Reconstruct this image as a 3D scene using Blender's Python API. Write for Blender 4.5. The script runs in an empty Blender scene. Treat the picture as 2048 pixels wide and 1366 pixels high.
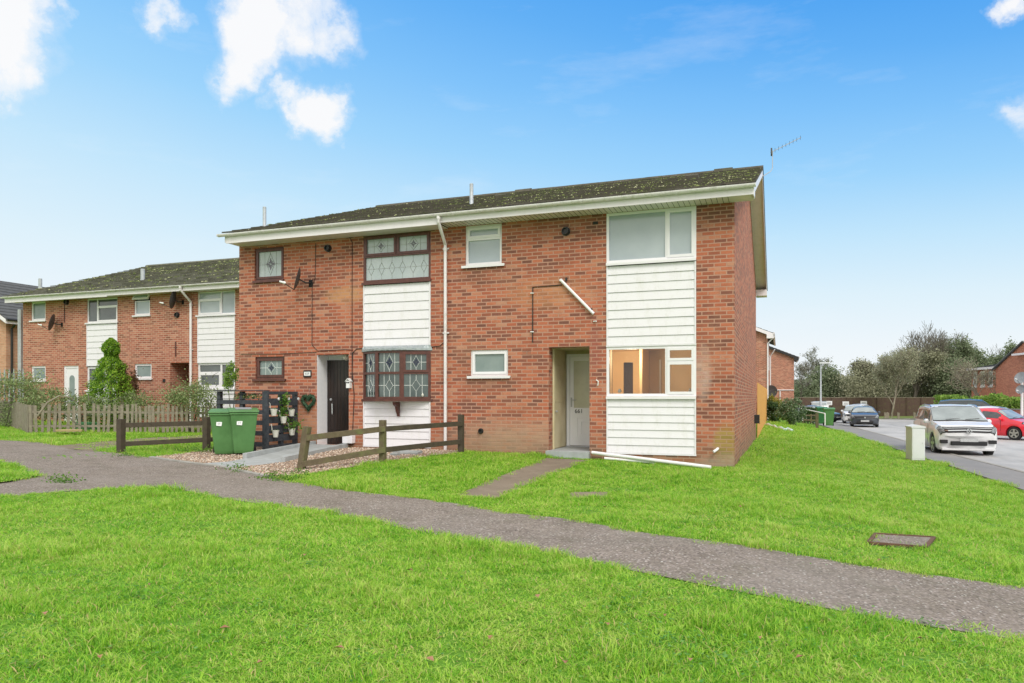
import bpy, bmesh, math, random
import numpy as np
from mathutils import Vector, Matrix
random.seed(7); rng = np.random.default_rng(7)
scene = bpy.context.scene
COL = scene.collection
PI = math.pi
# ---------------------------------------------------------------- camera model (photo is 2048 x 1366, level camera with vertical shift)
PH = math.radians(20.14); CX, CY, CZ = 0.796, -14.18, 1.30; FL = 1462.0; HZ = 795.0
CP, SP = math.cos(PH), math.sin(PH)
EXPO = 0.0

def sstep(a, b, x):
    t = np.clip((x - a) / (b - a), 0, 1)
    return t * t * (3 - 2 * t)
def terr(x, y):
    z = 0.021 * np.clip(-11 - x, 0, 20)
    z = z - 0.45 * sstep(0.0, 5.2, x)
    z = z - sstep(-3, 0, x) * (0.012 * np.clip(y, 0, 13) + sstep(0, 3.5, x) * 0.0042 * np.clip(y - 8, 0, 60))
    z = z + 0.03 * np.sin(x * 0.55 + 1.3) * np.sin(y * 0.6) * sstep(-1.0, -4.0, y) * sstep(-14, -9, x)
    z = z + 0.17 * sstep(-5.0, -0.4, y) * np.clip((-0.5 - x) / 5.0, 0, 1) * sstep(-15.0, -11.8, x)
    return z
def tz(x, y): return float(terr(np.float64(x), np.float64(y)))
def ray(px, py):
    a = (px - 1024) / FL
    return (-SP + CP * a, CP + SP * a, (HZ - py) / FL)
def on_y(px, py, Y=0.0):
    d = ray(px, py); t = (Y - CY) / d[1]
    return (CX + d[0] * t, CZ + d[2] * t)
def fx(px, Y=0.0): return on_y(px, 795, Y)[0]
def fz(px, py, Y=0.0): return on_y(px, py, Y)[1]
def dep(px, py, Z):
    d = ray(px, py)
    return (CX + d[0] * Z, CY + d[1] * Z, CZ + d[2] * Z)
def gnd(px, py):
    d = ray(px, py); t = 3.0
    for i in range(4000):
        x, y, z = CX + d[0] * t, CY + d[1] * t, CZ + d[2] * t
        if z < tz(x, y): break
        t *= 1.004
    return (x, y)

# ---------------------------------------------------------------- materials
MATS = {}
def newmat(name):
    m = bpy.data.materials.new(name); m.use_nodes = True
    nt = m.node_tree; b = nt.nodes['Principled BSDF']
    MATS[name] = m
    return m, nt, b
def nd(nt, typ, **kw):
    n = nt.nodes.new(typ)
    for k, v in kw.items():
        if k in n.inputs: n.inputs[k].default_value = v
        else: setattr(n, k, v)
    return n
def ramp(nt, stops, fac=None, interp='LINEAR'):
    r = nt.nodes.new('ShaderNodeValToRGB'); cr = r.color_ramp; cr.interpolation = interp
    while len(cr.elements) < len(stops): cr.elements.new(0.5)
    for e, (p, c) in zip(cr.elements, stops):
        e.position = p; e.color = (c[0], c[1], c[2], 1) if not isinstance(c, (int, float)) else (c, c, c, 1)
    if fac is not None: nt.links.new(fac, r.inputs[0])
    return r
def mixc(nt, fac, a, b, blend='MIX'):
    m = nt.nodes.new('ShaderNodeMix'); m.data_type = 'RGBA'; m.blend_type = blend
    def put(s, v):
        if hasattr(v, 'links') or hasattr(v, 'is_output'): nt.links.new(v, s)
        elif isinstance(v, (int, float)): s.default_value = v
        else: s.default_value = (v[0], v[1], v[2], 1)
    put(m.inputs[0], fac); put(m.inputs[6], a); put(m.inputs[7], b)
    return m.outputs[2]
def mth(nt, op, a, b=None, c=None, clamp=False):
    m = nt.nodes.new('ShaderNodeMath'); m.operation = op; m.use_clamp = clamp
    for i, v in enumerate((a, b, c)):
        if v is None: continue
        if isinstance(v, (int, float)): m.inputs[i].default_value = v
        else: nt.links.new(v, m.inputs[i])
    return m.outputs[0]
def noise(nt, vec, scale, detail=3, rough=.55, dist=0):
    n = nt.nodes.new('ShaderNodeTexNoise'); n.inputs['Scale'].default_value = scale
    n.inputs['Detail'].default_value = detail; n.inputs['Roughness'].default_value = rough; n.inputs['Distortion'].default_value = dist
    if vec is not None: nt.links.new(vec, n.inputs['Vector'])
    return n.outputs['Fac']
def bump(nt, b, h, strength=.3, dist=.01):
    n = nt.nodes.new('ShaderNodeBump'); n.inputs['Strength'].default_value = strength; n.inputs['Distance'].default_value = dist
    nt.links.new(h, n.inputs['Height']); nt.links.new(n.outputs[0], b.inputs['Normal'])
def wpos(nt): return nt.nodes.new('ShaderNodeNewGeometry').outputs['Position']
def stretch(nt, vec, s):
    m = nt.nodes.new('ShaderNodeMapping'); m.inputs['Scale'].default_value = s
    nt.links.new(vec, m.inputs[0]); return m.outputs[0]
def plain(name, c1, c2=None, scale=6, rough=.6, metal=0, bmp=0, bscale=40, spec=.5, coat=0, st=None, lo=.35, hi=.65, coords='pos', bdist=.004):
    m, nt, b = newmat(name)
    b.inputs['Roughness'].default_value = rough; b.inputs['Metallic'].default_value = metal
    b.inputs['Specular IOR Level'].default_value = spec; b.inputs['Coat Weight'].default_value = coat
    b.inputs['Base Color'].default_value = (*c1, 1)
    v = wpos(nt) if coords == 'pos' else nd(nt, 'ShaderNodeTexCoord').outputs['Object']
    if st: v = stretch(nt, v, st)
    if c2:
        f = noise(nt, v, scale, 5, .6)
        r = ramp(nt, [(lo, c1), (hi, c2)], f); nt.links.new(r.outputs[0], b.inputs['Base Color'])
    if bmp: bump(nt, b, noise(nt, v, bscale, 4), bmp, bdist)
    return m

def brick(name, pal, mortar, bw=.225, rh=.075, stain=0.0, dirt=(.20, .17, .10), msize=.0115, spots=()):
    m, nt, b = newmat(name)
    tc = nd(nt, 'ShaderNodeTexCoord'); L = nt.links
    sp = nd(nt, 'ShaderNodeSeparateXYZ'); L.new(tc.outputs['Object'], sp.inputs[0])
    sn = nd(nt, 'ShaderNodeSeparateXYZ'); L.new(tc.outputs['Normal'], sn.inputs[0])
    isx = mth(nt, 'GREATER_THAN', mth(nt, 'ABSOLUTE', sn.outputs[0]), .6)
    h = mth(nt, 'ADD', mth(nt, 'MULTIPLY', sp.outputs[0], mth(nt, 'SUBTRACT', 1.0, isx)), mth(nt, 'MULTIPLY', sp.outputs[1], isx))
    isz = mth(nt, 'GREATER_THAN', mth(nt, 'ABSOLUTE', sn.outputs[2]), .6)
    zz = mth(nt, 'ADD', sp.outputs[2], mth(nt, 'MULTIPLY', isz, sp.outputs[1]))
    cb = nd(nt, 'ShaderNodeCombineXYZ'); L.new(h, cb.inputs[0]); L.new(zz, cb.inputs[1])
    # slight waviness so the courses are not ruler-straight
    wob = nd(nt, 'ShaderNodeVectorMath', operation='MULTIPLY_ADD')
    nz = nt.nodes.new('ShaderNodeTexNoise'); nz.inputs['Scale'].default_value = 2.5; L.new(cb.outputs[0], nz.inputs['Vector'])
    L.new(nz.outputs['Color'], wob.inputs[0]); wob.inputs[1].default_value = (.008, .008, 0); L.new(cb.outputs[0], wob.inputs[2])
    bt = nd(nt, 'ShaderNodeTexBrick'); L.new(wob.outputs[0], bt.inputs['Vector'])
    bt.inputs['Scale'].default_value = 1; bt.inputs['Brick Width'].default_value = bw; bt.inputs['Row Height'].default_value = rh
    bt.inputs['Mortar Size'].default_value = msize; bt.inputs['Mortar Smooth'].default_value = .25; bt.inputs['Bias'].default_value = 0
    bt.inputs['Color1'].default_value = (0, 0, 0, 1); bt.inputs['Color2'].default_value = (1, 1, 1, 1)
    n = len(pal)
    n1 = noise(nt, cb.outputs[0], 1.1, 4, .6); n2 = noise(nt, cb.outputs[0], 26, 4, .65)
    v = mth(nt, 'ADD', bt.outputs['Color'], mth(nt, 'MULTIPLY', mth(nt, 'SUBTRACT', n1, .5), .9))
    v = mth(nt, 'ADD', v, mth(nt, 'MULTIPLY', mth(nt, 'SUBTRACT', n2, .5), .45), clamp=True)
    r = ramp(nt, pal, v)
    mo = mixc(nt, n1, mortar, tuple(c * .8 for c in mortar))
    bc = r.outputs[0]
    if spots:
        ns3 = noise(nt, cb.outputs[0], 3.5, 6, .7); wp = nd(nt, 'ShaderNodeSeparateXYZ'); L.new(wpos(nt), wp.inputs[0])
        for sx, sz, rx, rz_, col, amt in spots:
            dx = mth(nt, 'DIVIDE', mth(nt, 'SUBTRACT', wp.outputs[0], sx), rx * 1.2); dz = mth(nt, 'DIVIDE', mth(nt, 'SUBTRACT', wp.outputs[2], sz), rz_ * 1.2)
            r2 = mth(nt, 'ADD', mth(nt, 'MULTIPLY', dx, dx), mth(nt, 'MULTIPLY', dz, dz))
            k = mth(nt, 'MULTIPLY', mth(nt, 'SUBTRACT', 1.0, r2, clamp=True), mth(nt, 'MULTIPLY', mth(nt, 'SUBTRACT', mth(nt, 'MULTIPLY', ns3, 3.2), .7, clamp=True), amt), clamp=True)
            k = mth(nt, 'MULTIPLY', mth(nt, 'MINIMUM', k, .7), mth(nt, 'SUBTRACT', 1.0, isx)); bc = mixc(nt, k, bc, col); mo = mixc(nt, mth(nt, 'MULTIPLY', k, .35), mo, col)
    c = mixc(nt, bt.outputs['Fac'], bc, mo)
    # lime and soot blotches
    n3 = noise(nt, stretch(nt, cb.outputs[0], (1, .8, 1)), .9, 6, .7)
    bl = ramp(nt, [(.52, 0.0), (.78, .38)], n3)
    c = mixc(nt, bl.outputs[0], c, (.46, .27, .17))
    n4 = noise(nt, cb.outputs[0], 1.7, 6, .7)
    bl2 = ramp(nt, [(.5, 0.0), (.85, .5)], n4)
    c = mixc(nt, bl2.outputs[0], c, (.16, .065, .04))
    if stain:
        g = nd(nt, 'ShaderNodeMapRange'); g.inputs[1].default_value = .75; g.inputs[2].default_value = -.05
        L.new(mth(nt, 'ADD', sp.outputs[2], mth(nt, 'MULTIPLY', mth(nt, 'SUBTRACT', n4, .5), 1.2)), g.inputs[0])
        c = mixc(nt, mth(nt, 'MULTIPLY', g.outputs[0], stain), c, dirt)
    L.new(c, b.inputs['Base Color']); b.inputs['Roughness'].default_value = .85; b.inputs['Specular IOR Level'].default_value = .25
    hh = mth(nt, 'ADD', mth(nt, 'MULTIPLY', mth(nt, 'SUBTRACT', 1.0, bt.outputs['Fac']), 1.0), mth(nt, 'MULTIPLY', n2, .5))
    bump(nt, b, hh, .45, .006)
    return m

def foliage(name, cols, transl=.3, rough=.6, nscale=.8):
    m, nt, b = newmat(name)
    g = nt.nodes.new('ShaderNodeNewGeometry')
    n = noise(nt, g.outputs['Position'], nscale, 3)
    v = mth(nt, 'ADD', mth(nt, 'MULTIPLY', g.outputs['Random Per Island'], .6), mth(nt, 'MULTIPLY', n, .55))
    k = len(cols)
    r = ramp(nt, [(.12 + .78 * i / max(1, k - 1), c) for i, c in enumerate(cols)], v)
    nt.links.new(r.outputs[0], b.inputs['Base Color']); b.inputs['Roughness'].default_value = rough
    b.inputs['Specular IOR Level'].default_value = .3
    t = nt.nodes.new('ShaderNodeBsdfTranslucent'); nt.links.new(r.outputs[0], t.inputs[0])
    ms = nt.nodes.new('ShaderNodeMixShader'); ms.inputs[0].default_value = transl
    out = nt.nodes['Material Output']
    nt.links.new(b.outputs[0], ms.inputs[1]); nt.links.new(t.outputs[0], ms.inputs[2]); nt.links.new(ms.outputs[0], out.inputs[0])
    return m

PAL = [(0, (.19, .082, .06)), (.18, (.25, .10, .07)), (.36, (.335, .11, .066)), (.62, (.435, .133, .074)), (.85, (.50, .178, .10)), (1, (.49, .245, .16))]
SPOTS = [(fx(1406), fz(1406, 745), .16, .5, (.58, .48, .42), .65), (fx(1452), fz(1452, 890), .22, .38, (.34, .27, .05), 1.3), (fx(1010), .45, 1.3, .4, (.46, .32, .23), .8),
         (fx(1190), fz(1190, 700), .14, .6, (.30, .10, .08), .8), (fx(1100), fz(1100, 585), .9, .35, (.55, .25, .12), .7), (fx(690), fz(690, 590), .55, .2, (.60, .33, .16), .9),
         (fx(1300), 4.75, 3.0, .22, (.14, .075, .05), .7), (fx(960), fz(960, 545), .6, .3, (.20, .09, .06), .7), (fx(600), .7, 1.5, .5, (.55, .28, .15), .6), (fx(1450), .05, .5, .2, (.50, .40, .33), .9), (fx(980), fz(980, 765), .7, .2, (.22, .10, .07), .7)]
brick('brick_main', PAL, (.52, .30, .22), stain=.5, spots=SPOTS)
brick('brick_far', [(0, (.25, .10, .065)), (.3, (.36, .12, .08)), (.7, (.46, .165, .105)), (1, (.52, .25, .17))], (.60, .40, .30))
brick('brick_pale', [(0, (.50, .24, .14)), (.5, (.58, .30, .19)), (1, (.64, .36, .24))], (.55, .38, .28))
brick('brick_red', [(0, (.36, .12, .07)), (.5, (.48, .165, .10)), (1, (.56, .22, .13))], (.50, .3, .22))
def white_pvc(name, c, dirt, amt=.5):
    m, nt, b = newmat(name); p = wpos(nt)
    n = noise(nt, stretch(nt, p, (2, 2, .7)), 3.0, 6, .75); n2 = noise(nt, p, 30, 3)
    r = ramp(nt, [(.5, 0.0), (.8, amt)], mth(nt, 'ADD', n, mth(nt, 'MULTIPLY', mth(nt, 'SUBTRACT', n2, .5), .3)))
    nt.links.new(mixc(nt, r.outputs[0], c, dirt), b.inputs['Base Color'])
    b.inputs['Roughness'].default_value = .35
    return m
white_pvc('white_clad', (.80, .79, .83), (.60, .60, .54), .6)
white_pvc('white_frame', (.82, .81, .84), (.68, .67, .64), .3)
white_pvc('gutter_white', (.78, .75, .77), (.33, .33, .25), .65)
white_pvc('soffit_white', (.76, .72, .68), (.50, .50, .38), .6)
white_pvc('fascia_white', (.83, .79, .83), (.60, .58, .54), .4)
plain('dark_gap', (.03, .03, .025), rough=.9)
plain('brown_frame', (.085, .03, .024), (.13, .045, .035), 9, .35)
def pane(name, c, rough=.08, c2=None, sc=2.0):
    m, nt, b = newmat(name)
    b.inputs['Roughness'].default_value = rough; b.inputs['Specular IOR Level'].default_value = .9
    b.inputs['Base Color'].default_value = (*c, 1)
    if c2:
        r = ramp(nt, [(.3, c), (.7, c2)], noise(nt, wpos(nt), sc, 4)); nt.links.new(r.outputs[0], b.inputs['Base Color'])
    return m
pane('pane_light', (.31, .37, .41), .12, (.42, .48, .51), 1.0)
pane('pane_frost', (.17, .23, .225), .2, (.23, .29, .28), 3)
pane('pane_dark', (.05, .065, .065), .05, (.11, .13, .13), 1.5)
pane('pane_lead', (.36, .43, .45), .15, (.46, .52, .54), 2)
pane('pane_bay', (.035, .06, .055), .05, (.10, .14, .13), 3)
pane('pane_far', (.30, .34, .36), .1)
pane('pane_cream', (.60, .60, .44), .3, (.46, .46, .33), 3)
def glass(name, tint=(.95, .97, .97), gl=.12):
    m, nt, b = newmat(name)
    t = nt.nodes.new('ShaderNodeBsdfTransparent'); t.inputs[0].default_value = (*tint, 1)
    g = nt.nodes.new('ShaderNodeBsdfGlossy'); g.inputs['Roughness'].default_value = .03
    f = nt.nodes.new('ShaderNodeFresnel'); f.inputs[0].default_value = 1.5
    ms = nt.nodes.new('ShaderNodeMixShader')
    nt.links.new(mth(nt, 'ADD', f.outputs[0], gl * .6, clamp=True), ms.inputs[0])
    nt.links.new(t.outputs[0], ms.inputs[1]); nt.links.new(g.outputs[0], ms.inputs[2])
    nt.links.new(ms.outputs[0], nt.nodes['Material Output'].inputs[0])
    return m
glass('glass_clear', (.98, .98, .98), .0)
plain('lead_line', (.34, .36, .36), rough=.5)
plain('lead_white', (.72, .76, .74), rough=.5)
plain('motif_dark', (.015, .02, .06), rough=.3)
plain('motif_grey', (.16, .15, .19), rough=.4)
plain('black_plastic', (.015, .015, .016), (.03, .03, .03), 20, .45)
plain('dish_grey', (.055, .058, .06), (.09, .09, .09), 8, .5)
plain('cable', (.03, .022, .02), rough=.6)
plain('cable_brown', (.10, .045, .03), rough=.6)
plain('white_paintbrick', (.86, .87, .89), (.80, .82, .85), 14, .6, bmp=.8, bscale=24)
plain('cream_paint', (.66, .60, .40), (.56, .50, .30), 3, .6)
plain('door_white', (.88, .90, .92), (.84, .86, .88), 2, .35)
plain('door_black', (.010, .008, .008), (.028, .016, .012), 22, .35, bmp=.4, bscale=30, st=(1, 1, .1))
plain('lead_roof', (.30, .35, .37), (.44, .49, .50), 16, .5, metal=.3, bmp=.5, bscale=30)
plain('steel', (.55, .57, .58), (.42, .44, .46), 12, .4, metal=.6)
plain('flue_grey', (.50, .54, .57), (.40, .43, .46), 9, .5, metal=.2)
plain('concrete', (.36, .35, .32), (.26, .25, .22), 4, .85, bmp=.4, bscale=60)
plain('concrete_grey', (.40, .43, .44), (.32, .34, .34), 5, .85, bmp=.4, bscale=60)
plain('soil', (.10, .055, .035), (.15, .08, .05), 8, .95, bmp=.6, bscale=50)
plain('plinth', (.17, .08, .055), (.25, .13, .09), 10, .9, bmp=.5, bscale=50)
plain('bin_green', (.07, .19, .055), (.10, .25, .08), 3, .5, bmp=.2, bscale=60)
plain('bin_green_dark', (.03, .14, .05), (.045, .18, .06), 4, .45)
plain('pallet', (.028, .034, .045), (.06, .068, .08), 14, .75, bmp=.4, bscale=50, st=(1, 1, 1))
plain('pot_white', (.74, .74, .66), (.60, .61, .54), 12, .5)
plain('sticker', (.82, .84, .84), rough=.5)
plain('ink', (.02, .02, .02), rough=.6)
plain('ink_grey', (.3, .32, .34), rough=.6)
def timber(name, c1, c2, green=0.0):
    m, nt, b = newmat(name)
    tc = nd(nt, 'ShaderNodeTexCoord').outputs['Object']
    n = noise(nt, stretch(nt, tc, (3, 3, 3)), 4, 6, .7); n2 = noise(nt, tc, 60, 3)
    r = ramp(nt, [(.3, c1), (.7, c2)], n)
    c = r.outputs[0]
    if green:
        g = ramp(nt, [(.48, 0.0), (.68, green)], noise(nt, tc, 3.1, 5, .7))
        c = mixc(nt, g.outputs[0], c, (.16, .20, .05))
    nt.links.new(c, b.inputs['Base Color']); b.inputs['Roughness'].default_value = .85
    bump(nt, b, n2, .4, .004)
    return m
timber('rail_wood', (.10, .078, .045), (.165, .13, .08), .6)
timber('rail_wood_dark', (.05, .040, .028), (.085, .065, .045), .12)
timber('picket_wood', (.19, .165, .125), (.34, .30, .24), .25)
timber('fence_orange', (.66, .35, .10), (.78, .44, .14), 0)
timber('fence_brown', (.075, .045, .035), (.125, .08, .06), .25)
plain('bark', (.11, .10, .075), (.20, .18, .14), 5, .9, bmp=.5, bscale=20)
plain('bark_pale', (.20, .18, .13), (.30, .27, .20), 4, .9)
plain('palisade', (.45, .50, .54), (.38, .42, .45), 5, .5, metal=.4)
plain('cab_grey', (.74, .77, .78), (.66, .70, .70), 3, .5)
plain('rubber', (.018, .018, .019), rough=.8)
plain('rim', (.55, .56, .57), rough=.3, metal=.8)
plain('car_dark_trim', (.012, .012, .014), rough=.4)
plain('headlight', (.40, .43, .45), (.08, .09, .10), 9, .08, metal=.2)
plain('numberplate', (.52, .54, .55), (.42, .44, .45), 22, .4)
plain('chrome', (.75, .77, .78), rough=.12, metal=1)
plain('car_glass', (.20, .24, .25), (.32, .37, .38), 1.2, .05, spec=1.0)
plain('car_glass_dark', (.025, .03, .032), (.07, .08, .085), 2.5, .05, spec=1.0)
for nme, c in dict(silver=(.74, .75, .77), red=(.75, .02, .045), black=(.055, .065, .085), white=(.78, .79, .80), darkgreen=(.03, .05, .05), navy=(.10, .12, .15)).items():
    plain('paint_' + nme, c, rough=.28, metal=.2 if nme in ('silver', 'navy') else 0, coat=.8)
roof_light_defs = 1
def roofmat(name, base, base2, moss, amt, lo=.45, hi=.6, spec=True):
    m, nt, b = newmat(name); p = wpos(nt)
    n1 = noise(nt, p, 5, 5, .7); n2 = noise(nt, p, 16, 5, .75); n3 = noise(nt, p, .8, 3, .6)
    r = ramp(nt, [(.3, base), (.7, base2)], n1)
    mm = ramp(nt, [(lo, 0.0), (hi, amt)], mth(nt, 'ADD', mth(nt, 'MULTIPLY', n2, .75), mth(nt, 'MULTIPLY', n3, .3)))
    mc = ramp(nt, [(.35, tuple(k * .5 for k in moss)), (.65, moss)], noise(nt, p, 40, 2))
    nt.links.new(mixc(nt, mm.outputs[0], r.outputs[0], mc.outputs[0]), b.inputs['Base Color'])
    b.inputs['Roughness'].default_value = .95; b.inputs['Specular IOR Level'].default_value = .15
    bump(nt, b, n2, .6, .01)
    return m
roofmat('roof_main', (.075, .07, .058), (.15, .135, .115), (.11, .14, .04), .7, .50, .68)
roofmat('roof_left', (.11, .11, .085), (.19, .19, .145), (.15, .17, .07), .5, .54, .74)
roofmat('roof_pale', (.22, .22, .21), (.30, .30, .28), (.12, .14, .09), .2, .55, .8)
roofmat('roof_grey', (.085, .09, .095), (.13, .135, .14), (.12, .14, .09), .3, .55, .8)
foliage('moss', [(.05, .07, .02), (.06, .085, .022), (.10, .13, .035), (.16, .19, .05), (.42, .42, .26)], .05, .9, 4)
plain('orange_wall', (.82, .62, .36), (.78, .57, .31), 2, .8)
plain('room_floor', (.25, .16, .09), rough=.8)
plain('room_door', (.18, .10, .06), rough=.6)

# ---------------------------------------------------------------- mesh builder
class MB:
    def __init__(s): s.bm = bmesh.new(); s.M = None
    def v(s, co):
        co = Vector(co)
        return s.bm.verts.new(s.M @ co if s.M is not None else co)
    def face(s, vs, m=0):
        try: f = s.bm.faces.new(vs)
        except ValueError: return None
        f.material_index = m; return f
    def quad(s, a, b, c, d, m=0): return s.face([s.v(a), s.v(b), s.v(c), s.v(d)], m)
    def box(s, x0, x1, y0, y1, z0, z1, m=0):
        if x0 > x1: x0, x1 = x1, x0
        if y0 > y1: y0, y1 = y1, y0
        if z0 > z1: z0, z1 = z1, z0
        v = [s.v(p) for p in ((x0, y0, z0), (x1, y0, z0), (x1, y1, z0), (x0, y1, z0), (x0, y0, z1), (x1, y0, z1), (x1, y1, z1), (x0, y1, z1))]
        for q in ((0, 3, 2, 1), (4, 5, 6, 7), (0, 1, 5, 4), (1, 2, 6, 5), (2, 3, 7, 6), (3, 0, 4, 7)): s.face([v[i] for i in q], m)
        return s
    def beam(s, a, b, w, h, m=0, up=(0, 0, 1)):
        a, b = Vector(a), Vector(b); d = (b - a).normalized(); up = Vector(up)
        if abs(d.dot(up)) > .95: up = Vector((0, 1, 0))
        sd = d.cross(up).normalized() * w / 2; u = sd.normalized().cross(d) * h / 2
        v = [s.v(p) for p in (a - sd - u, a + sd - u, a + sd + u, a - sd + u, b - sd - u, b + sd - u, b + sd + u, b - sd + u)]
        for q in ((0, 3, 2, 1), (4, 5, 6, 7), (0, 1, 5, 4), (1, 2, 6, 5), (2, 3, 7, 6), (3, 0, 4, 7)): s.face([v[i] for i in q][::-1], m)
        return s
    def tube(s, pts, r, n=8, m=0, cap=True):
        pts = [Vector(p) for p in pts]; rs = r if isinstance(r, (list, tuple)) else [r] * len(pts); rings = []
        for i, p in enumerate(pts):
            d = (pts[min(i + 1, len(pts) - 1)] - pts[max(i - 1, 0)]).normalized()
            a = d.orthogonal().normalized() if i == 0 else (rings[-1][1] - d * rings[-1][1].dot(d)).normalized()
            b = d.cross(a)
            rings.append(([s.v(p + (a * math.cos(t) + b * math.sin(t)) * rs[i]) for t in (2 * PI * k / n for k in range(n))], a))
        for (A, _), (B, _) in zip(rings, rings[1:]):
            for k in range(n): s.face([A[k], A[(k + 1) % n], B[(k + 1) % n], B[k]], m)
        if cap: s.face(rings[0][0][::-1], m); s.face(rings[-1][0], m)
        return s
    def prism(s, poly, ax, a, b, m=0):
        """poly of 2D points; ax: 'x' -> (y,z), 'y' -> (x,z), 'z' -> (x,y); extruded from a to b"""
        def P(p, t): return {'x': (t, p[0], p[1]), 'y': (p[0], t, p[1]), 'z': (p[0], p[1], t)}[ax]
        A = [s.v(P(p, a)) for p in poly]; B = [s.v(P(p, b)) for p in poly]; n = len(poly)
        s.face(A[::-1], m); s.face(B, m)
        for i in range(n): s.face([A[i], A[(i + 1) % n], B[(i + 1) % n], B[i]], m)
        return s
    def lathe(s, prof, n=16, m=0, c=(0, 0, 0), ax='z'):
        rings = []
        for r, h in prof:
            ring = []
            for k in range(n):
                t = 2 * PI * k / n; a, b = r * math.cos(t), r * math.sin(t)
                p = {'z': (a, b, h), 'y': (a, h, b), 'x': (h, a, b)}[ax]
                ring.append(s.v((p[0] + c[0], p[1] + c[1], p[2] + c[2])))
            rings.append(ring)
        for A, B in zip(rings, rings[1:]):
            for k in range(n): s.face([A[k], A[(k + 1) % n], B[(k + 1) % n], B[k]], m)
        s.face(rings[0][::-1], m); s.face(rings[-1], m)
        return s
    def build(s, name, mats, parent=None, local=False, smooth=False, bevel=0, label=None, loc=None, fix=True):
        if fix: bmesh.ops.recalc_face_normals(s.bm, faces=s.bm.faces)
        if bevel: bmesh.ops.bevel(s.bm, geom=list(s.bm.edges), offset=bevel, segments=1, affect='EDGES', clamp_overlap=True)
        me = bpy.data.meshes.new(name)
        root = parent
        if parent is not None and not local:
            while root.parent is not None: root = root.parent
            s.bm.transform(root.matrix_basis.inverted())
        if loc is not None: s.bm.transform(Matrix.Translation(-Vector(loc)))
        s.bm.to_mesh(me); s.bm.free()
        return link(name, me, mats, parent, smooth, label, loc)
def link(name, me, mats, parent=None, smooth=False, label=None, loc=None):
    if not isinstance(mats, (list, tuple)): mats = [mats]
    for m in mats: me.materials.append(MATS[m] if isinstance(m, str) else m)
    if smooth:
        me.polygons.foreach_set('use_smooth', [True] * len(me.polygons))
        try: me.set_sharp_from_angle(angle=math.radians(38))
        except Exception: pass
    o = bpy.data.objects.new(name, me); COL.objects.link(o)
    if parent is not None: o.parent = parent
    if loc is not None: o.location = loc
    if label: o['label'] = label
    return o
def thing(name, label, cat, loc=(0, 0, 0), rz=0, group=None):
    o = bpy.data.objects.new(name, None); COL.objects.link(o)
    o.empty_display_size = .2; o.location = loc; o.rotation_euler = (0, 0, rz)
    o.matrix_basis = Matrix.Translation(Vector(loc)) @ Matrix.Rotation(rz, 4, 'Z')
    o['label'] = label; o['category'] = cat
    if group: o['group'] = group
    return o
def tag(o, label, cat, group=None):
    o['label'] = label; o['category'] = cat
    if group: o['group'] = group
    return o
def struct(o, kind='structure'): o['kind'] = kind; return o
def stuff(o, label, cat): o['kind'] = 'stuff'; o['label'] = label; o['category'] = cat; return o
def copy_tree(o, parent=None):
    c = o.copy(); COL.objects.link(c)
    if parent is not None: c.parent = parent
    for ch in list(o.children): copy_tree(ch, c)
    return c
def quads_mesh(name, V, nper=4):
    """V: (N, nper, 3) numpy -> mesh of separate polygons"""
    N = V.shape[0]; me = bpy.data.meshes.new(name)
    me.vertices.add(N * nper); me.vertices.foreach_set('co', V.reshape(-1).astype(np.float32))
    me.loops.add(N * nper); me.loops.foreach_set('vertex_index', np.arange(N * nper, dtype=np.int32))
    me.polygons.add(N); me.polygons.foreach_set('loop_start', (np.arange(N) * nper).astype(np.int32))
    me.polygons.foreach_set('loop_total', np.full(N, nper, dtype=np.int32))
    me.update(calc_edges=True); return me
def leaves(P, size, R=rng, asp=.55, updown=.0):
    """leaf quads (diamonds) at points P (N,3)"""
    N = len(P)
    a = R.normal(size=(N, 3)); a /= np.linalg.norm(a, axis=1)[:, None]
    b = R.normal(size=(N, 3)); b -= (a * b).sum(1)[:, None] * a; b /= np.linalg.norm(b, axis=1)[:, None]
    s = (size * R.uniform(.6, 1.4, N))[:, None]
    return np.stack([P - a * s, P - b * s * asp, P + a * s, P + b * s * asp], 1)
def text_mesh(txt, size, extrude=.002):
    cu = bpy.data.curves.new('t', 'FONT'); cu.body = txt; cu.size = size; cu.extrude = extrude
    cu.align_x = 'CENTER'; cu.align_y = 'CENTER'
    o = bpy.data.objects.new('t', cu); COL.objects.link(o)
    dg = bpy.context.evaluated_depsgraph_get(); dg.update()
    me = bpy.data.meshes.new_from_object(o.evaluated_get(dg)); bpy.data.objects.remove(o)
    return me
def put_text(name, txt, size, pos, parent, mat, rz=0, extrude=.002, label=None):
    me = text_mesh(txt, size, extrude); me.materials.clear()
    M = Matrix.Translation(Vector(pos)) @ Matrix.Rotation(rz, 4, 'Z') @ Matrix.Rotation(PI / 2, 4, 'X')
    root = parent
    while root.parent is not None: root = root.parent
    me.transform(root.matrix_basis.inverted() @ M)
    return link(name, me, mat, parent, label=label)
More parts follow.
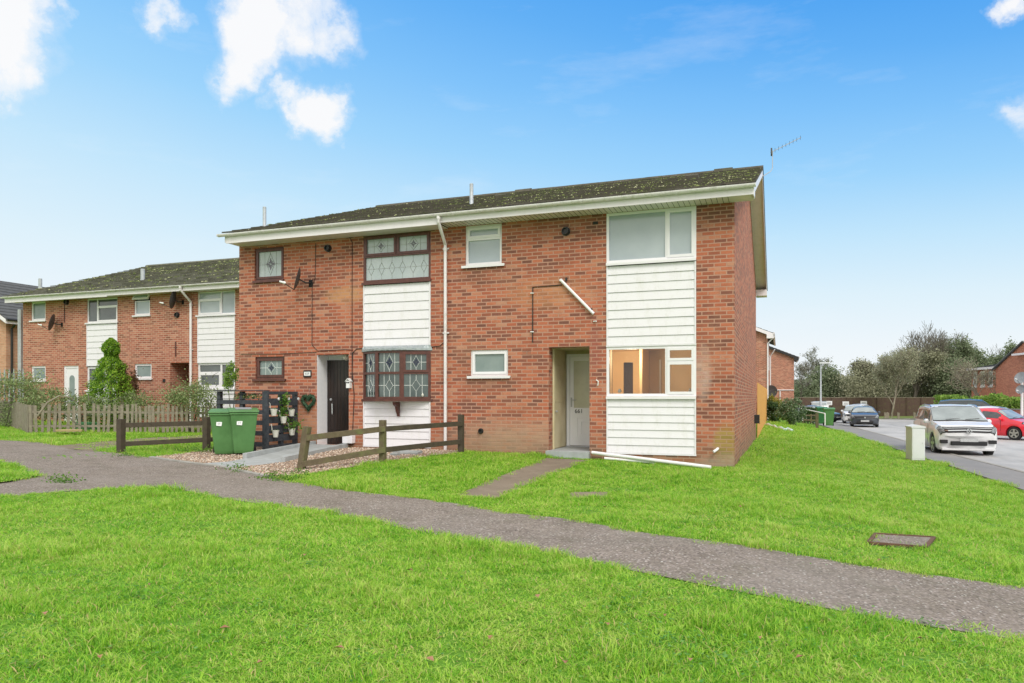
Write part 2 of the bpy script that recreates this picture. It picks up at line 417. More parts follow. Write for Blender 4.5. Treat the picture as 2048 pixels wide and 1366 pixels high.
# ---------------------------------------------------------------- camera, sky, light
cam = bpy.data.cameras.new('camera'); co = bpy.data.objects.new('camera', cam); COL.objects.link(co)
cam.sensor_width = 36; cam.lens = FL / 2048 * 36; cam.shift_y = (HZ - 683) / 2048; cam.clip_end = 3000
co.location = (CX, CY, CZ); co.rotation_euler = (PI / 2, 0, PH); scene.camera = co
scene.view_settings.view_transform = 'Standard'; scene.view_settings.look = 'None'; scene.view_settings.exposure = EXPO
w = bpy.data.worlds.new('World'); scene.world = w; w.use_nodes = True
nt = w.node_tree; L = nt.links; bg = nt.nodes['Background']
D = nd(nt, 'ShaderNodeTexCoord').outputs['Generated']
def dot(v, k=None):
    n = nt.nodes.new('ShaderNodeVectorMath'); n.operation = 'DOT_PRODUCT'; L.new(D, n.inputs[0]); n.inputs[1].default_value = v; return n.outputs['Value']
sp = nd(nt, 'ShaderNodeSeparateXYZ'); L.new(D, sp.inputs[0]); ez = sp.outputs[2]
rt = dot((CP, SP, 0)); fw = dot((-SP, CP, 0))
ee = mth(nt, 'ADD', ez, mth(nt, 'MULTIPLY', rt, .185))
ee = mth(nt, 'ADD', ee, mth(nt, 'MULTIPLY', mth(nt, 'SUBTRACT', noise(nt, stretch(nt, D, (1, 1, 3)), 2.2, 3), .5), .03))
eb = mth(nt, 'MULTIPLY', mth(nt, 'MINIMUM', mth(nt, 'MULTIPLY', ez, 2.1, None), 1.0), mth(nt, 'SUBTRACT', ee, ez))
ee = mth(nt, 'ADD', ez, eb)
blue = ramp(nt, [(0, (.93, .955, .97)), (.07, (.87, .93, .97)), (.15, (.73, .88, .97)), (.23, (.54, .79, .98)), (.31, (.34, .66, .98)), (.39, (.215, .54, .96)), (.46, (.13, .44, .92)), (.54, (.07, .355, .88)), (.62, (.045, .29, .82)), (.8, (.02, .2, .7))], ee)
# clouds ahead of the camera: soft patches at fixed directions of the sky
def cdir(px, py):
    d = Vector(ray(px, py)); return d.normalized()
wn = nt.nodes.new('ShaderNodeTexNoise'); wn.inputs['Scale'].default_value = 7; wn.inputs['Detail'].default_value = 8; wn.inputs['Roughness'].default_value = .62
L.new(D, wn.inputs['Vector'])
wv = nd(nt, 'ShaderNodeVectorMath', operation='MULTIPLY_ADD'); L.new(wn.outputs['Color'], wv.inputs[0]); wv.inputs[1].default_value = (.15, .15, .15); L.new(D, wv.inputs[2])
cn = noise(nt, D, 22, 10, .7, .4)
tot = None
for px, py, rr, k in ((-30, 55, .078, 1.2), (-5, 150, .045, 1.0), (-8, 185, .02, .6), (500, 60, .062, 1.25), (470, 125, .045, 1.1), (600, 40, .05, .85), (660, 60, .04, .7), (305, 15, .03, .75), (590, 195, .042, 1.1), (630, 205, .042, 1.15), (685, 245, .02, 1.0), (120, 20, .02, .6), (2025, -10, .03, 1.0), (2060, 235, .03, .55), (345, 45, .018, .5), (430, 180, .014, .4)):
    c = cdir(px, py)
    sub = nt.nodes.new('ShaderNodeVectorMath'); sub.operation = 'DISTANCE'; L.new(wv.outputs[0], sub.inputs[0]); sub.inputs[1].default_value = c + Vector((.075, .075, .075))
    f = nd(nt, 'ShaderNodeMapRange'); f.interpolation_type = 'SMOOTHSTEP'; f.inputs[1].default_value = rr * 1.2; f.inputs[2].default_value = rr * .25; f.inputs[3].default_value = 0; f.inputs[4].default_value = k
    L.new(sub.outputs['Value'], f.inputs[0])
    tot = f.outputs[0] if tot is None else mth(nt, 'MAXIMUM', tot, f.outputs[0])
cl = mth(nt, 'MULTIPLY', tot, mth(nt, 'ADD', mth(nt, 'MULTIPLY', cn, 1.5), .22))
cl = ramp(nt, [(.12, 0.0), (.40, .2), (.62, .62), (.95, .97)], cl)
wisp = ramp(nt, [(.56, 0.0), (.8, .25)], noise(nt, stretch(nt, D, (1, 1, 4)), 3.5, 8, .62))
wm = mth(nt, 'MULTIPLY', wisp.outputs[0], mth(nt, 'GREATER_THAN', ez, .02))
sky = mixc(nt, wm, blue.outputs[0], (.9, .95, 1.0))
sky = mixc(nt, cl.outputs[0], sky, (.97, .97, .98))
# unseen bright cloud layer added behind and above the camera for neutral light
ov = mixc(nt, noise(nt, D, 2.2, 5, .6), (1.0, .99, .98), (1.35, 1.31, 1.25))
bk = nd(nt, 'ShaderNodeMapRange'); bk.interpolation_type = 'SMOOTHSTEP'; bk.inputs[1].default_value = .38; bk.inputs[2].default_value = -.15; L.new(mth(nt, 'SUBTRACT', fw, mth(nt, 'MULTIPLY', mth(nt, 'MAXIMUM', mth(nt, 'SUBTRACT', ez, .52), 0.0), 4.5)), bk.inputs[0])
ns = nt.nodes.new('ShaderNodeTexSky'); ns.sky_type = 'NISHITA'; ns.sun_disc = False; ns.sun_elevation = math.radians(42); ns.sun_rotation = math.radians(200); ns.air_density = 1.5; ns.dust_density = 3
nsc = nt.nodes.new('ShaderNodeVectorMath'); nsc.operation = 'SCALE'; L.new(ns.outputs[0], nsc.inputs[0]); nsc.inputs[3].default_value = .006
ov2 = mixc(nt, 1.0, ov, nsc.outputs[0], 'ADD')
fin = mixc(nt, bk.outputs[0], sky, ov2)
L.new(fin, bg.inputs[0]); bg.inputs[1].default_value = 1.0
su = bpy.data.lights.new('sun', 'SUN'); so = bpy.data.objects.new('sun', su); COL.objects.link(so)
su.energy = 2.0; su.angle = math.radians(26); su.color = (1, .955, .88)
sd = Vector((.46, -.58, .72)).normalized()      # towards the sun: behind the camera, high, a little right
so.rotation_euler = sd.to_track_quat('Z', 'Y').to_euler(); so.location = (0, -30, 40)

# ---------------------------------------------------------------- ground
def groundmat(name, stops, scale, fine, rough=.9, bs=.4, extra=None, bd=.01):
    m, nt, b = newmat(name); p = wpos(nt)
    n1 = noise(nt, p, scale, 5, .65); n2 = noise(nt, p, fine, 4, .7)
    v = mth(nt, 'ADD', mth(nt, 'MULTIPLY', n1, .5), mth(nt, 'MULTIPLY', n2, .5))
    c = ramp(nt, stops, v).outputs[0]
    if extra: c = extra(nt, p, c)
    nt.links.new(c, b.inputs['Base Color']); b.inputs['Roughness'].default_value = rough; b.inputs['Specular IOR Level'].default_value = .2
    bump(nt, b, n2, bs, bd); return m
groundmat('lawn', [(.3, (.06, .15, .012)), (.5, (.13, .29, .026)), (.7, (.25, .42, .05))], 1.2, 35, bs=.8, bd=.03)
def pathx(nt, p, c):
    vo = nt.nodes.new('ShaderNodeTexVoronoi'); vo.inputs['Scale'].default_value = 34; nt.links.new(p, vo.inputs['Vector'])
    sp = nt.nodes.new('ShaderNodeSeparateColor'); nt.links.new(vo.outputs['Color'], sp.inputs[0])
    chip = mth(nt, 'MULTIPLY', mth(nt, 'LESS_THAN', vo.outputs['Distance'], .32), mth(nt, 'GREATER_THAN', mth(nt, 'ADD', sp.outputs[0], mth(nt, 'MULTIPLY', noise(nt, p, .9, 4), .55)), 1.06))
    c = mixc(nt, mth(nt, 'MULTIPLY', chip, .95), c, (.62, .62, .58))
    vo2 = nt.nodes.new('ShaderNodeTexVoronoi'); vo2.inputs['Scale'].default_value = 60; nt.links.new(p, vo2.inputs['Vector'])
    sp2 = nt.nodes.new('ShaderNodeSeparateColor'); nt.links.new(vo2.outputs['Color'], sp2.inputs[0])
    c = mixc(nt, mth(nt, 'MULTIPLY', sp2.outputs[1], .85), c, mixc(nt, sp2.outputs[2], (.06, .05, .045), (.44, .38, .35)))
    ms = ramp(nt, [(.50, 0.0), (.74, .5)], noise(nt, p, 1.5, 7, .75))
    c = mixc(nt, ms.outputs[0], c, (.085, .085, .045))
    lg = ramp(nt, [(.5, 0.0), (.7, .35)], noise(nt, p, .45, 5, .6))
    return mixc(nt, lg.outputs[0], c, (.29, .265, .24))
groundmat('path_mat', [(.3, (.14, .118, .096)), (.7, (.29, .25, .205))], 2.0, 70, .9, .5, pathx)
def slabx(nt, p, c):
    ms = ramp(nt, [(.5, 0.0), (.7, .5)], noise(nt, p, 2.4, 6, .7))
    return mixc(nt, ms.outputs[0], c, (.34, .29, .22))
groundmat('slab_mat', [(.3, (.17, .135, .10)), (.7, (.27, .225, .175))], 1.6, 40, .9, .4, slabx)
def asx(nt, p, c):
    ms = ramp(nt, [(.42, 0.0), (.66, .55)], noise(nt, stretch(nt, p, (1, .25, 1)), .7, 6, .7))
    return mixc(nt, ms.outputs[0], c, (.20, .205, .21))
groundmat('pavement_mat', [(.3, (.22, .215, .21)), (.7, (.32, .31, .305))], 1.0, 50, .75, .3, asx)
groundmat('road_mat', [(.3, (.40, .395, .385)), (.7, (.54, .53, .52))], .6, 60, .6, .25, asx)
groundmat('verge', [(.3, (.10, .15, .03)), (.7, (.20, .25, .08))], 1.2, 20)
def gravx(nt, p, c):
    vo = nt.nodes.new('ShaderNodeTexVoronoi'); vo.inputs['Scale'].default_value = 38; nt.links.new(p, vo.inputs['Vector'])
    sp = nt.nodes.new('ShaderNodeSeparateColor'); nt.links.new(vo.outputs['Color'], sp.inputs[0])
    r = ramp(nt, [(0, (.16, .10, .07)), (.3, (.40, .28, .20)), (.6, (.55, .42, .32)), (1, (.66, .58, .50))], sp.outputs[0])
    return mixc(nt, mth(nt, 'MULTIPLY', vo.outputs['Distance'], .9), r.outputs[0], (.07, .05, .035))
groundmat('gravel_mat', [(.3, (.4, .3, .2)), (.7, (.5, .4, .3))], 2, 30, .9, .8, gravx)
plain('pebble', (.50, .36, .26), (.64, .54, .45), 30, .8)

def axis_pts(a, b, fine0, fine1, st, big):
    out = list(np.arange(fine0, fine1 + .01, st)); x = fine0; s = st
    while x > a: s *= big; x -= s; out.insert(0, max(x, a))
    x = fine1; s = st
    while x < b: s *= big; x += s; out.append(min(x, b))
    return np.array(out)
def grid_mesh(name, xs, ys, off=0.0):
    X, Y = np.meshgrid(xs, ys); Z = terr(X, Y) + off
    V = np.stack([X, Y, Z], -1).reshape(-1, 3); nx, ny = len(xs), len(ys)
    i = np.arange(nx * ny).reshape(ny, nx)
    Fq = np.stack([i[:-1, :-1], i[:-1, 1:], i[1:, 1:], i[1:, :-1]], -1).reshape(-1, 4)
    me = bpy.data.meshes.new(name); me.from_pydata(V.tolist(), [], Fq.tolist()); return me
g = link('ground', grid_mesh('ground', axis_pts(-900, 900, -34, 9, .4, 1.25), axis_pts(-300, 1500, -16, 40, .4, 1.22)), 'lawn', smooth=True)
struct(g)
def strip(name, A, B, nu, off, mat, kind='structure', step=.35, skirt=0.0):
    """sheet draped on the terrain between two polylines with the same number of points (ground x, y)"""
    rows = []
    for i in range(len(A) - 1):
        l = max(math.dist(A[i], A[i + 1]), math.dist(B[i], B[i + 1])); n = max(1, int(l / step))
        for k in range(n + (1 if i == len(A) - 2 else 0)):
            t = k / n
            rows.append(([A[i][j] * (1 - t) + A[i + 1][j] * t for j in (0, 1)], [B[i][j] * (1 - t) + B[i + 1][j] * t for j in (0, 1)]))
    mb = MB(); vs = []
    for a, b in rows:
        r = []
        for k in range(nu + 1):
            t = k / nu; x, y = a[0] * (1 - t) + b[0] * t, a[1] * (1 - t) + b[1] * t
            r.append(mb.v((x, y, tz(x, y) + off)))
        vs.append(r)
    for R0, R1 in zip(vs, vs[1:]):
        for k in range(nu): mb.face([R0[k], R0[k + 1], R1[k + 1], R1[k]])
    if skirt:
        for k in (0, nu):
            for R0, R1 in zip(vs, vs[1:]):
                a, b = R0[k].co, R1[k].co
                mb.quad(a, b, b - Vector((0, 0, skirt)), a - Vector((0, 0, skirt)))
    for f in mb.bm.faces:
        pass
    o = mb.build(name, mat, fix=False)
    me = o.data
    if len(me.polygons) and me.polygons[0].normal.z < 0: me.flip_normals()
    if kind: o['kind'] = kind
    return o
def smoothpoly(pts, n=6):
    P = [Vector(p) for p in pts]; out = []
    for i in range(len(P) - 1):
        p0, p1, p2, p3 = P[max(i - 1, 0)], P[i], P[i + 1], P[min(i + 2, len(P) - 1)]
        for k in range(n):
            t = k / n
            out.append(.5 * ((2 * p1) + (p2 - p0) * t + (2 * p0 - 5 * p1 + 4 * p2 - p3) * t * t + (3 * p1 - p0 - 3 * p2 + p3) * t ** 3))
    out.append(P[-1]); return [(p.x, p.y) for p in out]
def G(l): return [gnd(*p) for p in l]
UP = G([(-200, 872), (0, 881), (87, 886), (150, 900), (237, 907), (360, 924), (462, 939), (556, 958), (680, 980), (800, 994), (918, 1009), (1000, 1025), (1133, 1039), (1307, 1069), (1512, 1097), (1716, 1131), (1921, 1159), (2100, 1184), (2400, 1230)])
LO = G([(-260, 988), (0, 993), (70, 988), (150, 983), (250, 977), (350, 979), (450, 998), (530, 1010), (650, 1026), (780, 1052), (900, 1076), (1000, 1092), (1102, 1107), (1266, 1143), (1460, 1182), (1716, 1231), (1870, 1256), (2100, 1293), (2400, 1352)])
UPs, LOs = smoothpoly(UP, 5), smoothpoly(LO, 5)
strip('footpath', UPs, LOs, 8, .006, 'path_mat')
PATCH = G([(-200, 905), (0, 926), (48, 943), (78, 955), (40, 961), (0, 968), (-200, 985)])
pa = strip('lawn_patch', smoothpoly([PATCH[3], PATCH[2], PATCH[1], PATCH[0]], 4), smoothpoly([PATCH[3], PATCH[4], PATCH[5], PATCH[6]], 4), 5, .03, 'lawn')
PA = G([(1094, 917), (1050, 934), (1010, 950), (960, 970), (912, 992)]); PB = G([(1180, 921), (1140, 936), (1100, 953), (1050, 973), (995, 998)])
strip('front_path', PA, PB, 4, .008, 'slab_mat')
# joints across the little path
SA = G([(110, 893), (200, 884), (300, 876), (430, 870)]); SB = G([(190, 903), (260, 893), (330, 884), (440, 876)])
strip('side_path', SA, SB, 3, .008, 'slab_mat')
# gravel garden of the left house
y0 = -0.02
GA = [gnd(300, 916), gnd(400, 930), gnd(500, 948), gnd(545, 957), gnd(610, 950), gnd(690, 938), gnd(765, 925), gnd(850, 915), gnd(925, 906)]
xa, xb = fx(452), fx(926)
GB = [(xa + (xb - xa) * t, y0) for t in (0, .04, .1, .2, .4, .55, .7, .85, 1)]
GB[0] = gnd(432, 900)
strip('gravel_garden', GA, GB, 8, .010, 'gravel_mat')
GRAVEL = GA + GB[::-1]
# road side: pavement, kerb and road
EDGE = [(7.2, -60), (5.5, -14), (5.15, -2), (5.05, 6), (4.9, 14), (4.5, 24), (3.9, 33), (3.3, 41), (2.6, 47), (.8, 52), (-.6, 58)]
KERB = [(8.3, -60), (6.6, -14), (6.35, -2), (6.2, 6), (6.1, 14), (5.9, 24), (5.6, 33), (5.3, 41), (5.0, 47), (4.6, 52), (4.4, 58)]
OUTR = [(90, -60), (90, -14), (90, -2), (90, 6), (90, 14), (90, 24), (90, 33), (90, 41), (90, 47), (90, 52), (90, 58)]
strip('pavement', smoothpoly(EDGE, 3), smoothpoly(KERB, 3), 4, .045, 'pavement_mat', skirt=.06, step=1)
strip('road', smoothpoly(KERB, 3), smoothpoly(OUTR, 3), 30, .008, 'road_mat', step=1.5)
K2 = [(x + .12, y) for x, y in KERB]
strip('kerb', smoothpoly(KERB, 3), smoothpoly(K2, 3), 1, .055, 'concrete', skirt=.07, step=1)
strip('parking_court', [(-14, 58), (-14, 70), (-14, 84)], [(90, 58), (90, 66), (90, 84)], 30, .009, 'road_mat', step=2)
v0, v1 = dep(1722, 0, 73), dep(1990, 0, 66); v2, v3 = dep(1722, 0, 84), dep(1990, 0, 82); v4, v5 = dep(1860, 0, 70), dep(1860, 0, 83)
strip('grass_verge', [v0[:2], v4[:2], v1[:2]], [v2[:2], v5[:2], v3[:2]], 4, .09, 'verge', skirt=.1)
strip('verge_kerb', [v0[:2], v4[:2], v1[:2]], [(v0[0] + .05, v0[1] + .3), (v4[0] + .05, v4[1] + .3), (v1[0] + .05, v1[1] + .3)], 1, .12, 'concrete', skirt=.12)

# ---------------------------------------------------------------- grass (one object of instanced tufts)
def pip(poly, X, Y):
    c = np.zeros(X.shape, bool); n = len(poly); j = n - 1
    for i in range(n):
        xi, yi = poly[i]; xj, yj = poly[j]
        c ^= ((yi > Y) != (yj > Y)) & (X < (xj - xi) * (Y - yi) / (yj - yi + 1e-12) + xi); j = i
    return c
def foliage_grass():
    m, nt, b = newmat('grass_blade'); g = nt.nodes.new('ShaderNodeNewGeometry'); p = g.outputs['Position']
    n1 = noise(nt, p, .55, 6, .75); n2 = noise(nt, p, 5, 5, .75)
    v = mth(nt, 'ADD', mth(nt, 'MULTIPLY', n1, .44), mth(nt, 'ADD', mth(nt, 'MULTIPLY', n2, .48), mth(nt, 'MULTIPLY', g.outputs['Random Per Island'], .26)))
    r = ramp(nt, [(.28, (.04, .15, .012)), (.40, (.105, .33, .02)), (.51, (.215, .51, .03)), (.62, (.40, .65, .06)), (.78, (.64, .70, .22))], v)
    nt.links.new(r.outputs[0], b.inputs['Base Color']); b.inputs['Roughness'].default_value = .5; b.inputs['Specular IOR Level'].default_value = .35
    t = nt.nodes.new('ShaderNodeBsdfTranslucent'); nt.links.new(r.outputs[0], t.inputs[0])
    ms = nt.nodes.new('ShaderNodeMixShader'); ms.inputs[0].default_value = .4
    dry = mixc(nt, mth(nt, 'GREATER_THAN', g.outputs['Random Per Island'], .94), r.outputs[0], (.62, .50, .22)); nt.links.new(dry, b.inputs['Base Color']); nt.links.new(dry, t.inputs[0])
    nt.links.new(b.outputs[0], ms.inputs[1]); nt.links.new(t.outputs[0], ms.inputs[2]); nt.links.new(ms.outputs[0], nt.nodes['Material Output'].inputs[0])
foliage_grass()
tuftcol = bpy.data.collections.new('grass_tufts')
def tuft(i, nb, rad, h0, h1, wd, lean):
    V = []; F = []
    for k in range(nb):
        a = random.uniform(0, 2 * PI); r = rad * math.sqrt(random.random()); x, y = r * math.cos(a), r * math.sin(a)
        h = random.uniform(h0, h1); d = random.uniform(0, 2 * PI); ln = random.uniform(.1, lean) * h
        dx, dy = math.cos(d), math.sin(d); wx, wy = -dy * wd, dx * wd; b = len(V)
        t = random.uniform(0, .9)
        V += [(x - wx, y - wy, -.01), (x + wx, y + wy, -.01), (x + dx * ln * .4 - wx * .8, y + dy * ln * .4 - wy * .8, h * .55), (x + dx * ln * .4 + wx * .8, y + dy * ln * .4 + wy * .8, h * .55), (x + dx * ln * 1.1, y + dy * ln * 1.1, h * (1 - .25 * t))]
        F += [(b, b + 1, b + 3, b + 2), (b + 2, b + 3, b + 4)]
    me = bpy.data.meshes.new('grass_tuft'); me.from_pydata(V, [], F); me.materials.append(MATS['grass_blade'])
    o = bpy.data.objects.new('grass_tuft', me); tuftcol.objects.link(o)
for i in range(5): tuft(i, 50, .10, .015, .050, .0026, 2.0)
tuft(5, 55, .08, .035, .095, .0024, 1.3)
tuft(6, 50, .11, .015, .04, .003, 1.8)
def scatter_grass():
    XY = []; SC = []
    def cam_uv(X, Y):
        dx, dy = X - CX, Y - CY; return dx * CP + dy * SP, -dx * SP + dy * CP
    for z0, z1, den, sc in ((2.6, 6, 330, .95), (6, 10, 210, 1.1), (10, 16, 120, 1.35), (16, 26, 55, 1.8), (26, 44, 18, 2.6)):
        hw = z1 * .88; n = int(den * (z1 - z0) * 2 * hw)
        Z = rng.uniform(z0, z1, n); U = rng.uniform(-hw, hw, n); k = np.abs(U) < Z * .86 + .4; Z, U = Z[k], U[k]
        X = CX + U * CP - Z * SP; Y = CY + U * SP + Z * CP
        XY.append(np.stack([X, Y], 1)); SC.append(np.full(len(X), sc))
    XY = np.concatenate(XY); SC = np.concatenate(SC); X, Y = XY[:, 0], XY[:, 1]
    js = np.where(rng.random(len(X)) < .12, .075, .025)
    jx = X + rng.normal(0, 1, len(X)) * js; jy = Y + rng.normal(0, 1, len(X)) * js
    bad = pip(UPs + LOs[::-1], jx, jy) & ~pip(PATCH, jx, jy)
    bad |= pip(PA + PB[::-1], jx, jy) | pip(GRAVEL, jx, jy) | pip(smoothpoly(EDGE, 3) + [(90, 58), (90, -60)], jx, jy)
    bad |= pip(SA + SB[::-1], jx, jy) & (rng.random(len(X)) > .12)
    bad |= (X > -11.45) & (X < .02) & (Y > -.03) & (Y < 13.0)
    bad |= pip([gnd(1142, 986), gnd(1215, 985), gnd(1218, 997), gnd(1136, 998)], jx, jy)
    bad |= pip([gnd(1745, 1073), gnd(1868, 1080), gnd(1862, 1100), gnd(1738, 1093)], jx, jy)
    bad |= (Y > 6.6) & (X < -16)
    bad |= (X > -.1) & (X < .1) & (Y > -1) & (Y < 0) & (rng.random(len(X)) > 2)
    from mathutils import noise as mn
    hf = np.array([mn.noise(Vector((x * 5.2, y * 5.2, 9))) + .5 * mn.noise(Vector((x * 1.6, y * 1.6, 4))) for x, y in zip(X, Y)])
    bad |= (hf > .34) & (rng.random(len(X)) < .8)
    k = ~bad; X, Y, SC = X[k], Y[k], SC[k]; n = len(X)
    # broad patches of taller and shorter growth
    from mathutils import noise as mn
    f = np.array([mn.noise(Vector((x * .9, y * .9, 0))) + .6 * mn.noise(Vector((x * 2.7, y * 2.7, 3))) for x, y in zip(X, Y)])
    S = SC * np.clip(1.0 + f * .75, .5, 2.0) * rng.uniform(.75, 1.25, n)
    Zt = terr(X, Y) + np.where(pip(PATCH, X, Y), .03, 0.0)
    V = np.stack([X, Y, Zt], 1)
    me = bpy.data.meshes.new('grass'); me.vertices.add(n); me.vertices.foreach_set('co', V.reshape(-1).astype(np.float32))
    at = me.attributes.new('scl', 'FLOAT_VECTOR', 'POINT'); at.data.foreach_set('vector', np.stack([SC * rng.uniform(.8, 1.25, n), SC * rng.uniform(.8, 1.25, n), S * np.where(SC > 1.5, .58, .62)], 1).reshape(-1).astype(np.float32))
    at = me.attributes.new('rot', 'FLOAT_VECTOR', 'POINT'); at.data.foreach_set('vector', np.stack([rng.normal(0, .12, n), rng.normal(0, .12, n), rng.uniform(0, 6.28, n)], 1).reshape(-1).astype(np.float32))
    idx = rng.integers(0, 5, n); idx = np.where((f > .35) & (rng.random(n) < .6), 5, idx); idx = np.where(f < -.35, 6, idx)
    at = me.attributes.new('idx', 'INT', 'POINT'); at.data.foreach_set('value', idx.astype(np.int32))
    me.update(); print('grass tufts', n)
    o = bpy.data.objects.new('grass', me); COL.objects.link(o); me.materials.append(MATS['grass_blade'])
    ng = bpy.data.node_groups.new('grass_scatter', 'GeometryNodeTree')
    ng.interface.new_socket('Geometry', in_out='INPUT', socket_type='NodeSocketGeometry'); ng.interface.new_socket('Geometry', in_out='OUTPUT', socket_type='NodeSocketGeometry')
    N = ng.nodes; gi = N.new('NodeGroupInput'); go = N.new('NodeGroupOutput'); iop = N.new('GeometryNodeInstanceOnPoints'); ci = N.new('GeometryNodeCollectionInfo')
    ci.inputs['Collection'].default_value = tuftcol; ci.inputs['Separate Children'].default_value = True; ci.inputs['Reset Children'].default_value = True
    def na(nm, ty):
        a = N.new('GeometryNodeInputNamedAttribute'); a.data_type = ty; a.inputs['Name'].default_value = nm; return a.outputs['Attribute']
    ng.links.new(gi.outputs[0], iop.inputs['Points']); ng.links.new(ci.outputs[0], iop.inputs['Instance']); iop.inputs['Pick Instance'].default_value = True
    ng.links.new(na('idx', 'INT'), iop.inputs['Instance Index']); ng.links.new(na('scl', 'FLOAT_VECTOR'), iop.inputs['Scale'])
    e2r = N.new('FunctionNodeEulerToRotation'); ng.links.new(na('rot', 'FLOAT_VECTOR'), e2r.inputs[0]); ng.links.new(e2r.outputs[0], iop.inputs['Rotation'])
    ng.links.new(iop.outputs[0], go.inputs[0])
    md = o.modifiers.new('scatter', 'NODES'); md.node_group = ng
    stuff(o, 'bright green mown lawn grass around the footpath and houses', 'grass')
scatter_grass()
# ---------------------------------------------------------------- house building blocks
def holed_wall(mb, x0, x1, z0, z1, ya, yb, holes):
    """wall in the x-z plane between ya (front) and yb, with rectangular holes (hx0, hx1, hz0, hz1)"""
    xs = sorted({x0, x1, *[h[0] for h in holes], *[h[1] for h in holes]}); zs = sorted({z0, z1, *[h[2] for h in holes], *[h[3] for h in holes]})
    xs = [x for x in xs if x0 - 1e-6 <= x <= x1 + 1e-6]; zs = [z for z in zs if z0 - 1e-6 <= z <= z1 + 1e-6]
    def solid(i, j):
        if i < 0 or j < 0 or i >= len(xs) - 1 or j >= len(zs) - 1: return False
        cx, cz = (xs[i] + xs[i + 1]) / 2, (zs[j] + zs[j + 1]) / 2
        return not any(h[0] < cx < h[1] and h[2] < cz < h[3] for h in holes)
    for i in range(len(xs) - 1):
        for j in range(len(zs) - 1):
            if not solid(i, j): continue
            a, b, c, d = xs[i], xs[i + 1], zs[j], zs[j + 1]
            mb.quad((a, ya, c), (b, ya, c), (b, ya, d), (a, ya, d)); mb.quad((b, yb, c), (a, yb, c), (a, yb, d), (b, yb, d))
            if not solid(i - 1, j): mb.quad((a, yb, c), (a, ya, c), (a, ya, d), (a, yb, d))
            if not solid(i + 1, j): mb.quad((b, ya, c), (b, yb, c), (b, yb, d), (b, ya, d))
            if not solid(i, j - 1): mb.quad((a, yb, c), (b, yb, c), (b, ya, c), (a, ya, c))
            if not solid(i, j + 1): mb.quad((a, ya, d), (b, ya, d), (b, yb, d), (a, yb, d))
def window(parent, x0, x1, z0, z1, Y=0.0, frame='white_frame', panem='pane_light', lights=None, sill=True, fw=.055, rec=.035, lead=None, M=None, sill_over=.05, hang=None):
    """lights: rectangles in 0..1 of the frame with an 'opening' flag; Y is the wall face"""
    lights = lights or [(0, 1, 0, 1, 0)]
    W, H = x1 - x0, z1 - z0
    f = MB(); p = MB(); f.M = p.M = M
    ya, yb = Y + rec, Y + rec + .07
    for (a, b, c, d, op) in lights:
        ax, bx, cz, dz = x0 + a * W, x0 + b * W, z0 + c * H, z0 + d * H
        q = fw if a == 0 else fw * .5; r = fw if b == 1 else fw * .5; s = fw if c == 0 else fw * .5; t = fw if d == 1 else fw * .5
        f.box(ax, bx, ya, yb, cz, cz + s); f.box(ax, bx, ya, yb, dz - t, dz); f.box(ax, ax + q, ya, yb, cz + s, dz - t); f.box(bx - r, bx, ya, yb, cz + s, dz - t)
        ax += q; bx -= r; cz += s; dz -= t; yg = Y + rec + .035
        if op:
            g = fw * .75; yc = ya - .014
            f.box(ax - .012, bx + .012, yc, yb - .012, cz - .012, cz + g); f.box(ax - .012, bx + .012, yc, yb - .012, dz - g, dz + .012)
            f.box(ax - .012, ax + g, yc, yb - .012, cz + g, dz - g); f.box(bx - g, bx + .012, yc, yb - .012, cz + g, dz - g)
            ax += g; bx -= g; cz += g; dz -= g; yg -= .01
        e = .01
        p.box(ax - e, bx + e, yg, yg + .012, cz - e, dz + e)
        if lead: lead(ax, bx, cz, dz, yg - .004, (a, b, c, d))
    fo = f.build('window', frame, parent)
    po = p.build('pane', panem, fo)
    if sill:
        s = MB(); s.M = M; s.box(x0 - sill_over, x1 + sill_over, Y - .055, Y + rec + .075, z0 - .035, z0 - .003); s.box(x0 - sill_over, x1 + sill_over, Y - .055, Y - .043, z0 - .055, z0 - .036)
        s.build('sill', frame, fo)
    return fo
def cladding(parent, x0, x1, z0, z1, Y, n, label=None):
    mb = MB(); h = (z1 - z0) / n
    mb.box(x0, x1, Y + .03, Y + .05, z0, z1, 1)
    for i in range(n):
        a, b = z0 + i * h, z0 + (i + 1) * h - .004; j = random.uniform(-.0015, .0015)
        P = [(Y + .0 + j, a), (Y + .03, a), (Y + .03, b + .003), (Y + .018 + j, b)]
        mb.prism(P, 'x', x0 + .03, x1 - .03, 0)
    mb.box(x0 + .002, x0 + .03, Y - .006, Y + .03, z0, z1, 0); mb.box(x1 - .03, x1 - .002, Y - .006, Y + .03, z0, z1, 0)
    mb.box(x0 - .004, x1 + .004, Y - .008, Y + .03, z0 - .03, z0 - .002, 0)
    return mb.build('cladding', ['white_clad', 'dark_gap'], parent, label=label)
